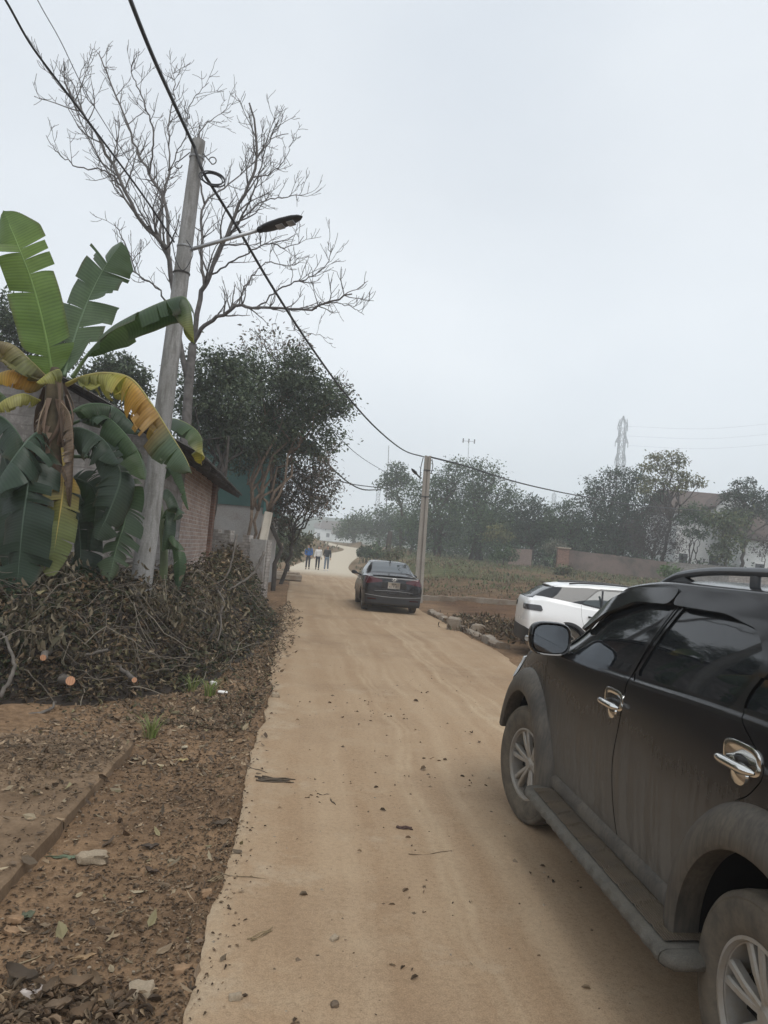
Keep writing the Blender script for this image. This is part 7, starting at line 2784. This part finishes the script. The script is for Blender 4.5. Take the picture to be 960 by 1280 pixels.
xl, xr = at(846, 660, 70)[0], at(935, 660, 70)[0]
house('white_house', 'white walled house with a worn red brown tile roof behind the trees at right', xl, xr, 70, 8, 1.6, at(880, 642, 70)[2], at(885, 618, 74)[2], [(-2.6, 1.9, .9, 1.1), (0.3, 1.9, 1.0, 1.2), (2.2, 2.6, .9, 1.2)])
xl2, xr2 = at(928, 660, 66)[0], at(1030, 660, 66)[0]
house('white_house', 'lower white wing with a broad tile roof at the right edge', xl2, xr2, 66, 8, 1.5, at(950, 674, 66)[2], at(960, 640, 70)[2], [(-1.9, 1.5, .9, 1.2), (1.5, 1.5, 1, 1.2)])
xl3, xr3 = at(893, 640, 69)[0], at(932, 640, 69)[0]
house('roof_dormer', 'small gabled dormer with weathered boards on the roof of the white house', xl3, xr3, 68.6, 3.5, at(900, 640, 69)[2] - .6, at(900, 632, 69)[2], at(909, 616, 69)[2], [], .3, True)
# far houses in the mist on the left of the road
for px, py, w, h_, Y_, lab in ((418, 668, 9, 7, 260, 'pale house half lost in the haze at the end of the road'), (404, 664, 7, 5, 300, 'faint low house in the haze left of the pale one'), (428, 672, 7, 4.5, 250, 'small faint house in the haze right of the pale one')):
    c = at(px, py, Y_)
    b_ = float(gh(c[0], Y_))
    house('far_house', lab, c[0] - w / 2, c[0] + w / 2, Y_, 8, b_, c[2] + h_ * .25, c[2] + h_ * .65, [(-w * .25, 2, 1.2, 1.5), (w * .2, 2, 1.2, 1.5)])['group'] = 'far houses in the haze'

# ---- trees
FG = [(.046, .082, .040), (.062, .102, .048), (.085, .125, .058), (.036, .062, .036)]
FD = [(.028, .050, .030), (.038, .064, .036), (.052, .08, .044)]
FY = [(.11, .12, .05), (.14, .145, .06), (.09, .105, .048), (.17, .16, .07)]
FP = [(.062, .052, .048), (.05, .044, .042), (.075, .06, .052)]
FTG = 'trees beyond the field'
def ft(label, X0, Y_, clumps, n, ls, cols, r, seed, name='broadleaf_tree', cat='tree', **k):
    return tree(name, label, FTG if cat == 'tree' else 'shrubs on the field', foot(X0, Y_), pxc(*clumps), n, ls, cols, r, seed=seed, leafm=LEAFFAR, cat=cat, **k)


ft('slim tree with a small round crown rising left of the square pole', 500, 82, [(494, 598, 16, 82), (483, 606, 12, 82), (505, 600, 12, 82), (497, 585, 10, 82), (488, 618, 8, 82), (509, 660, 14, 81)], 2850, 0.30, FG, .2, 51, fork=.7)
ft('tall spreading tree directly behind the square pole', 545, 74, [(540, 610, 28, 74), (520, 625, 26, 74), (560, 600, 24, 74), (572, 582, 15, 74), (545, 640, 34, 73), (575, 625, 30, 74), (520, 655, 26, 73), (555, 670, 26, 73)], 9880, 0.26, FG, .35, 52, trunks=3)
ft('tall tree with a rounded crown leaning right, beside the tree behind the pole', 600, 73, [(606, 588, 20, 73), (590, 600, 18, 73), (618, 596, 10, 73), (622, 618, 24, 73), (600, 630, 32, 73), (636, 624, 14, 73), (590, 655, 34, 72), (620, 650, 28, 72), (605, 680, 22, 72)], 10260, 0.26, FG, .35, 53, trunks=3)
ft('medium dark tree left of the gap with the far pylon', 662, 72, [(660, 636, 20, 72), (645, 648, 18, 72), (676, 645, 16, 72), (660, 662, 24, 71), (640, 670, 18, 71), (680, 668, 20, 71)], 6080, 0.26, FD, .26, 54)
ft('medium dark tree right of the gap with the far pylon', 708, 70, [(700, 642, 16, 70), (716, 638, 16, 70), (690, 655, 16, 70), (712, 660, 22, 70), (728, 650, 14, 70), (735, 672, 18, 69), (700, 676, 18, 69)], 6080, 0.24, FG, .24, 55)
ft('big dome shaped tree under the tall pylon', 765, 67, [(770, 600, 20, 67), (750, 608, 18, 67), (790, 602, 20, 67), (738, 628, 20, 67), (760, 630, 26, 67), (790, 630, 26, 67), (815, 620, 18, 66.5), (745, 655, 24, 66), (775, 660, 30, 66), (805, 655, 26, 66), (760, 682, 22, 65.5), (795, 682, 22, 65.5)], 13300, 0.24, FD, .4, 56, trunks=2)
ft('tall airy tree with flat yellow green sprays beside the dome tree', 828, 62, [(842, 570, 9, 62), (820, 571, 9, 62), (850, 578, 7, 62), (832, 580, 8, 62), (810, 584, 10, 62), (838, 590, 9, 62), (862, 600, 11, 62), (874, 605, 7, 62), (848, 610, 9, 62), (815, 600, 9, 62), (806, 612, 9, 62), (830, 603, 7, 62), (856, 592, 6, 62)], 2850, 0.24, FY, .17, 57, name='airy_tree', squash=.38, fork=.55, spread=.4)
ft('dark purplish leafless thicket tree in front of the pinkish wall', 815, 61, [(812, 665, 28, 61), (835, 660, 24, 61), (800, 680, 18, 61), (830, 685, 22, 61), (848, 680, 12, 61), (825, 645, 18, 61)], 4560, 0.16, FP, .14, 58, name='bare_tree', twigs=16, spread=.3)
ft('bright green tree in front of the white house', 905, 58, [(908, 655, 20, 58), (893, 648, 13, 58), (925, 650, 16, 58), (912, 680, 20, 58), (900, 692, 13, 58)], 2600, .28, [(.07, .1, .05), (.09, .12, .06), (.06, .085, .045), (.13, .14, .06)], .16, 59)
ft('young multi stemmed tree against the white wall', 868, 60, [(868, 640, 14, 60), (855, 648, 11, 60), (880, 650, 11, 60), (862, 665, 8, 60), (876, 668, 8, 60)], 2470, 0.19, FG, .1, 60, trunks=3)
ft('dark tree with a pointed top above the low wing roof', 925, 64, [(923, 608, 10, 64), (915, 620, 13, 64), (932, 618, 13, 64), (940, 635, 18, 64), (920, 640, 16, 64), (955, 625, 14, 64), (965, 640, 20, 64), (938, 602, 6, 64)], 5700, 0.22, FD, .2, 61)
ft('thin bare shrub tree before the right edge wall', 955, 52, [(950, 688, 12, 52), (962, 676, 14, 52)], 494, 0.14, FP, .07, 62, name='bare_tree', twigs=9)
ft('low hazy tree behind the saloon, left of the square pole', 470, 112, [(470, 650, 24, 112), (450, 655, 18, 112), (490, 645, 20, 112), (505, 655, 22, 111), (440, 665, 14, 112), (480, 668, 22, 111)], 4940, 0.43, FG, .3, 63)
ft('hazy tree at the bend of the far road', 440, 135, [(440, 660, 16, 135), (430, 666, 12, 135), (452, 656, 12, 135)], 2090, 0.50, FG, .3, 64)
ft('distant hazy tree row end beyond the bend', 515, 96, [(512, 660, 18, 96), (500, 672, 16, 96), (525, 670, 18, 96), (535, 655, 14, 96)], 3420, 0.36, FD, .3, 65)
for i, (px, py, r_, Y_, lab) in enumerate(((630, 690, 12, 57, 'round green bush in the field left of the short pink wall'), (622, 665, 14, 66, 'pale green bush under the tall trees'), (838, 713, 11, 46, 'bright green bush showing above the black SUV roof'), (470, 690, 10, 60, 'low bush at the road bend behind the saloon, nearest the pale road'), (492, 690, 9, 52, 'low weedy bush just behind the saloon roof'), (705, 712, 8, 50, 'pale leafy bush by the brick gate pillar'), (457, 689, 7, 66, 'small dark bush at the corner of the pale road'), (695, 682, 9, 62, 'pale leafy bush on top of the gate pillar wall'))):
    cols = [FG, FY, [(.07, .12, .04), (.09, .15, .05)], FG, WG, WG, FD, [(.16, .16, .12), (.12, .13, .09)]][i]
    ft(lab, px, Y_, [(px, py, r_, Y_), (px - r_ * .8, py + r_ * .4, r_ * .7, Y_), (px + r_ * .8, py + r_ * .4, r_ * .7, Y_)], 700, .22 * Y_ / 60, cols, .05, 70 + i, name='shrub', cat='shrub')
# more far-off woods that close the view between the nearer trees
mbx = MB()
rw_ = np.random.default_rng(8)
tmb = MB()
for i in range(64):
    px = rw_.uniform(560, 1060)
    Y_ = rw_.uniform(86, 150)
    c = at(px, 670, Y_)
    b_ = float(gh(c[0], Y_))
    h_ = rw_.uniform(4, 8.0)
    limb(tmb, (c[0], Y_, b_ - .3), (c[0], Y_, b_ + h_ * .7), .16, .08, rw_, .05, 5, 5)
    for q in range(3):
        clump_leaves(mbx, rw_, (c[0] + rw_.normal() * 1.2, Y_ + rw_.normal(), b_ + h_ * rw_.uniform(.45, .85)), h_ * rw_.uniform(.24, .36), 150, .75, FG + FD, 14)
for i in range(150):                       # scrub closing the view under the crowns, behind the wall
    px = rw_.uniform(520, 1040)
    Y_ = rw_.uniform(66, 80)
    if px < 640:
        Y_ += 8
    c = at(px, 690, Y_)
    b_ = float(gh(c[0], Y_))
    clump_leaves(mbx, rw_, (c[0], Y_, b_ + rw_.uniform(.4, 1.5)), rw_.uniform(.9, 1.7), 130, .34, FG + FD + FP[:1], 12)
mbx.V += tmb.V
off = mbx.n
mbx.T += [t + off for t in tmb.T]
mbx.Q += [t + off for t in tmb.Q]
mbx.tm += tmb.tm
mbx.qm += tmb.qm
mbx.C += [c * .06 for c in tmb.C]
tag(mbx.build('far_woods', LEAFFAR, smooth=False), 'far woods filling the gaps behind the field trees', 'woods', kind='stuff')

# bare stump trunk by the bend
c = at(486, 676, 70)
mb = MB()
limb(mb, (c[0], 70, float(gh(c[0], 70)) - .2), tuple(at(488, 664, 70)), .28, .22, np.random.default_rng(2), .05, 6, 8)
tag(mb.build('dead_trunk', BARKDK), 'short dark dead trunk standing beyond the saloon', 'trunk')

# ---- pylons and masts
PYM = simple('pylon_steel', (0.22, 0.23, 0.25), .5, .3, .4)
def pylon(px, ptop, Y_, h_, w0, th, label, arms=True, name='lattice_pylon'):
    c = at(px, ptop, Y_)
    b_ = float(gh(c[0], Y_))
    h_ = c[2] - b_
    t = thing(name, label, 'pylon', (c[0], Y_, b_))
    mb = MB()
    lv = np.linspace(0, 1, 13)
    wd = lambda q: w0 * ((1 - q) * .5 + .10) if q < .72 else w0 * .24 * max(.05, (1 - q) / .28 * .92 + .08) if q > .93 else w0 * .24
    cor = []
    for q in lv:
        w = wd(q)
        cor.append([np.array([sx * w, sy * w, q * h_]) for sx, sy in ((-1, -1), (1, -1), (1, 1), (-1, 1))])
    for i in range(12):
        for j in range(4):
            mb.tube([cor[i][j], cor[i + 1][j]], th, 4, cap=False)
            mb.tube([cor[i][j], cor[i + 1][(j + 1) % 4]], th * .6, 4, cap=False)
            mb.tube([cor[i][(j + 1) % 4], cor[i + 1][j]], th * .6, 4, cap=False)
            mb.tube([cor[i + 1][j], cor[i + 1][(j + 1) % 4]], th * .6, 4, cap=False)
    mb.build('tower', PYM, t, smooth=False)
    if arms:
        for q, al in ((.70, .46), (.82, .54), (.93, .42)):
            for sg in (-1, 1):
                mb = MB()
                w = wd(q)
                tip = np.array([sg * w0 * al, 0, q * h_ + .2])
                for sy in (-1, 1):
                    mb.tube([(sg * w, sy * w, q * h_), tip], th * .8, 4, cap=False)
                    mb.tube([(sg * w, sy * w, (q + .05) * h_), tip], th * .8, 4, cap=False)
                    for f in (.33, .66):
                        mb.tube([np.array([sg * w, sy * w, q * h_]) * (1 - f) + tip * f, np.array([sg * w, sy * w, (q + .05) * h_]) * (1 - f) + tip * f], th * .5, 4, cap=False)
                mb.build('cross_arm', PYM, t, smooth=False)
                mb = MB()
                mb.tube([tip, tip - [0, 0, 2.2]], th * .9, 5)
                mb.build('insulator', PYM, t)
    return t


pylon(779.5, 520, 330, 40, 5.2, .2, 'tall steel lattice pylon rising behind the dome tree')
pylon(693, 615, 520, 40, 4.0, .14, 'faint small lattice pylon in the gap between the medium trees')
pylon(474, 606, 330, 30, 3.2, .10, 'faint lattice mast in the haze left of the slim tree', False, 'lattice_mast')
for px, pt, pb, Y_, lab in ((483, 557, 660, 150, 'thin antenna pole above the slim tree left of the square pole'), (583.5, 549, 640, 210, 'thin faint mast above the tree with the rounded crown')):
    a, b = at(px, pb, Y_), at(px + (pb - pt) * .03, pt, Y_)
    b0 = np.array([a[0], Y_, float(gh(a[0], Y_))])
    mb = MB()
    mb.tube([b0, b], [.12, .05], 6)
    if px > 500:
        for q in (.0, 1.6, -1.6):
            mb.bevbox((b[0] + q, Y_, b[2] - .5), (.35, .3, 1.2), .05)
            mb.tube([(b[0], Y_, b[2] - .6), (b[0] + q, Y_, b[2] - .6)], .05, 4)
    tag(mb.build('antenna_mast', M_IRON), lab, 'mast', None)
pyl = [o for o in bpy.data.objects if o.name == 'lattice_pylon'][0]
for i, (dz, py1) in enumerate(((0, 527), (-5, 541), (-9.6, 560))):
    A = at(785, 533 + 12 * i, 330)
    B = at(990, 527 + 13 * i, 300)
    pts = [A, (A + B) / 2 - [0, 0, 2.0], B]
    mb = MB()
    mb.tube(spline(pts, 20), .035, 4)
    tag(mb.build('power_line', PYM), ['topmost faint power line running right from the tall pylon', 'middle faint power line running right from the tall pylon', 'lowest faint power line running right from the tall pylon'][i], 'power line', 'power lines from the pylon')
# ================================================================== three walkers
SKIN = simple('skin', (0.36, 0.22, 0.15), .55)
HAIR = simple('hair_black', (0.012, 0.011, 0.011), .5)


def skin_mesh(name, V, E, Rr, mat, parent, sub=2, root=0):
    me = bpy.data.meshes.new(name)
    me.from_pydata([tuple(v) for v in V], E, [])
    o = bpy.data.objects.new(name, me)
    COL.objects.link(o)
    o.parent = parent
    m = o.modifiers.new('skin', 'SKIN')
    m.use_smooth_shade = True
    for i, d in enumerate(me.skin_vertices[0].data):
        r = Rr[i]
        d.radius = (r, r) if np.isscalar(r) else r
        d.use_root = i == root
    s = o.modifiers.new('sub', 'SUBSURF')
    s.levels = s.render_levels = sub
    me.materials.append(mat)
    return o


def chain(V, E, Rr, start, pts, rad):
    """adds connected joints; start: index to join or None"""
    prev = start
    ids = []
    for p, r in zip(pts, rad):
        V.append(p)
        Rr.append(r)
        i = len(V) - 1
        if prev is not None:
            E.append((prev, i))
        prev = i
        ids.append(i)
    return ids


def person(label, loc, face, stride, hgt, top_mat, leg_mat, shoe_mat, arms, open_jacket=None):
    t = thing('person', label, 'person', loc, face, 'three people walking towards the camera')
    s = hgt / 1.72
    S = lambda *p: tuple(q * s for q in p)
    # local frame: -y is forward, x to the person's left-right
    f = stride
    legs = []
    for sx, d in ((-1, f), (1, -f)):
        hip = S(sx * .09, 0, .90)
        kn = S(sx * .095, -.10 * d - .03, .49)
        an = S(sx * .10, -.24 * d + (.05 if d < 0 else 0), .085 + (.03 if d < 0 else 0))
        toe = S(sx * .115, -.24 * d - .13 + (.03 if d < 0 else 0), .035)
        legs.append((hip, kn, an, toe))
    armp = []
    for sx, kind in zip((-1, 1), arms):
        sh = S(sx * .185, 0, 1.42)
        if kind == 'pocket':
            el, wr = S(sx * .245, .04, 1.15), S(sx * .19, -.07, .97)
        elif kind == 'front':
            el, wr = S(sx * .25, .02, 1.15), S(sx * .10, -.18, 1.03)
        else:
            q = .10 * f * (1 if sx > 0 else -1)
            el, wr = S(sx * .235, .02 - q * .3, 1.14), S(sx * .245, -.05 - q, .90)
        armp.append((sh, el, wr))
    V, E, Q = [], [], []
    ids = chain(V, E, Q, None, [S(0, 0, .93), S(0, 0, 1.10), S(0, .01, 1.30), S(0, .01, 1.42), S(0, 0, 1.50), S(0, -.01, 1.56), S(0, -.012, 1.63), S(0, 0, 1.70)], [(.11 * s, .08 * s), (.10 * s, .08 * s), (.12 * s, .08 * s), (.08 * s, .06 * s), .05 * s, (.062 * s, .066 * s), (.076 * s, .088 * s), (.062 * s, .07 * s)])
    nose = chain(V, E, Q, ids[6], [S(0, -.105, 1.605)], [.012 * s])
    for sx in (-1, 1):
        chain(V, E, Q, ids[6], [S(sx * .082, 0, 1.62)], [.013 * s])
    for hip, kn, an, toe in legs:
        chain(V, E, Q, ids[0], [hip, kn, an, toe], [.075 * s, .05 * s, .036 * s, .03 * s])
    for (sh, el, wr), kind in zip(armp, arms):
        a = chain(V, E, Q, ids[3], [sh, el, wr], [.05 * s, .038 * s, .027 * s])
        w = np.array(wr)
        d = unit(w - np.array(el))
        sd_ = unit(np.cross(d, [0, 1, 0.2]))
        palm = w + d * .055 * s
        p_ = chain(V, E, Q, a[-1], [tuple(palm)], [.026 * s])
        fwd = np.array([0, -1, 0])
        for k in range(4):
            o_ = sd_ * (.024 - .016 * k) * s
            l = (.068, .078, .074, .058)[k] * s
            b = palm + o_ + d * .028 * s
            chain(V, E, Q, p_[0], [tuple(b), tuple(b + d * l * .5 + fwd * .006), tuple(b + d * l * .9 + fwd * .022)], [.0095, .009, .008])
        th = w + d * .025 * s + sd_ * .03 * s
        chain(V, E, Q, p_[0], [tuple(th), tuple(th + d * .04 * s + sd_ * .016 * s + fwd * .012)], [.0105, .009])
    skin_mesh('body', V, E, Q, SKIN, t)
    # jacket
    V, E, Q = [], [], []
    ids = chain(V, E, Q, None, [S(0, 0, .90), S(0, 0, 1.08), S(0, .01, 1.30), S(0, .01, 1.42), S(0, 0, 1.475)], [(.18 * s, .15 * s), (.18 * s, .15 * s), (.19 * s, .155 * s), (.15 * s, .125 * s), (.085 * s, .085 * s)])
    for sh, el, wr in armp:
        chain(V, E, Q, ids[3], [sh, el, wr], [.07 * s, .056 * s, .043 * s])
    skin_mesh('jacket', V, E, Q, top_mat, t)
    # trousers
    V, E, Q = [], [], []
    ids = chain(V, E, Q, None, [S(0, 0, .95)], [(.145 * s, .115 * s)])
    for hip, kn, an, toe in legs:
        a_ = np.array(an) + np.array([0, 0, .02 * s])
        chain(V, E, Q, ids[0], [hip, kn, tuple(a_)], [.098 * s, .07 * s, .057 * s])
    skin_mesh('trousers', V, E, Q, leg_mat, t)
    for hip, kn, an, toe in legs:
        V, E, Q = [], [], []
        a_ = np.array(an)
        chain(V, E, Q, None, [tuple(a_ + [0, .05 * s, -.035 * s]), tuple(a_ + [0, -.03 * s, -.035 * s]), tuple(np.array(toe) + [0, -.02, 0])], [.046 * s, .05 * s, .038 * s])
        skin_mesh('shoe', V, E, Q, shoe_mat, t)
    # hair
    mb = MB()
    az = np.linspace(0, 2 * PI, 33)
    lim = R(78) + R(34) * np.sin(az)                      # low at the nape (+y), high over the brow (-y)
    G = np.zeros((12, 33, 3))
    for i, q in enumerate(np.linspace(0.02, 1, 12)):
        th = lim * q
        G[i] = np.stack([.094 * np.sin(th) * np.cos(az), .108 * np.sin(th) * np.sin(az) + .004, .098 * np.cos(th)], 1)
    G = (G + np.array([0, 0, 1.648])) * s
    mb.grid(G)
    mb.build('hair', HAIR, t)
    # face
    for sx in (-1, 1):
        mb = MB()
        u_ = np.linspace(0, PI, 6)
        v_ = np.linspace(0, 2 * PI, 11)
        U, W_ = np.meshgrid(u_, v_, indexing='ij')
        mb.grid(np.stack([.011 * np.sin(U) * np.cos(W_), .006 * np.sin(U) * np.sin(W_), .006 * np.cos(U)], -1) + np.array(S(sx * .031, -.094, 1.635)))
        mb.build('eye', HAIR, t)
    mb = MB()
    mb.tube([S(-.024, -.082, 1.562), S(0, -.09, 1.56), S(.024, -.082, 1.562)], [.004, .006, .004], 6)
    mb.build('mouth', simple('lips', (.3, .13, .1), .5), t)
    return t


BLUE = simple('jacket_blue', (0.02, 0.095, 0.28), .6)
CREAM = simple('sweater_white', (0.66, 0.64, 0.62), .8)
BLKJ = simple('jacket_black', (0.022, 0.022, 0.024), .5)
NAVY = simple('trousers_dark', (0.018, 0.02, 0.028), .7)
JEANS = simple('jeans_grey_blue', (0.13, 0.165, 0.205), .8)
SHOED = simple('shoes_dark', (.03, .028, .027), .6)
SHOEW = simple('shoes_white', (.7, .7, .7), .6)
for px, Y_, lab, st, hh, a, b, c, arms, fc in (
        (384, 52.0, 'walking person in a bright blue jacket and dark trousers', .55, 1.74, BLUE, NAVY, SHOED, ('pocket', 'pocket'), .10),
        (396.2, 53.0, 'walking person in a white sweater and dark trousers, between the other two', -.6, 1.68, CREAM, NAVY, SHOED, ('swing', 'swing'), .05),
        (407.5, 52.3, 'walking person in a black jacket, grey blue jeans and white shoes', .7, 1.74, BLKJ, JEANS, SHOEW, ('pocket', 'swing'), .0)):
    p_ = at(px, 712, Y_)
    person(lab, (p_[0], Y_, float(gh(p_[0], Y_)) + .004), fc, st, hh, a, b, c, arms)
# ================================================================== haze
mb = MB()
mb.box((20, 240, 38.5), (1100, 800, 85))
hz = NT('haze_air')
for nd in list(hz.n):
    if nd.type != 'OUTPUT_MATERIAL':
        hz.n.remove(nd)
pv = hz.n.new('ShaderNodeVolumePrincipled')
pv.inputs['Color'].default_value = (0.95, 0.975, 1.0, 1)
pv.inputs['Density'].default_value = 0.0021
pv.inputs['Anisotropy'].default_value = 0.1
hz.t.links.new(pv.outputs[0], hz.n['Material Output'].inputs['Volume'])
ho = mb.build('haze', hz.m, smooth=False)
tag(ho, kind='stuff')
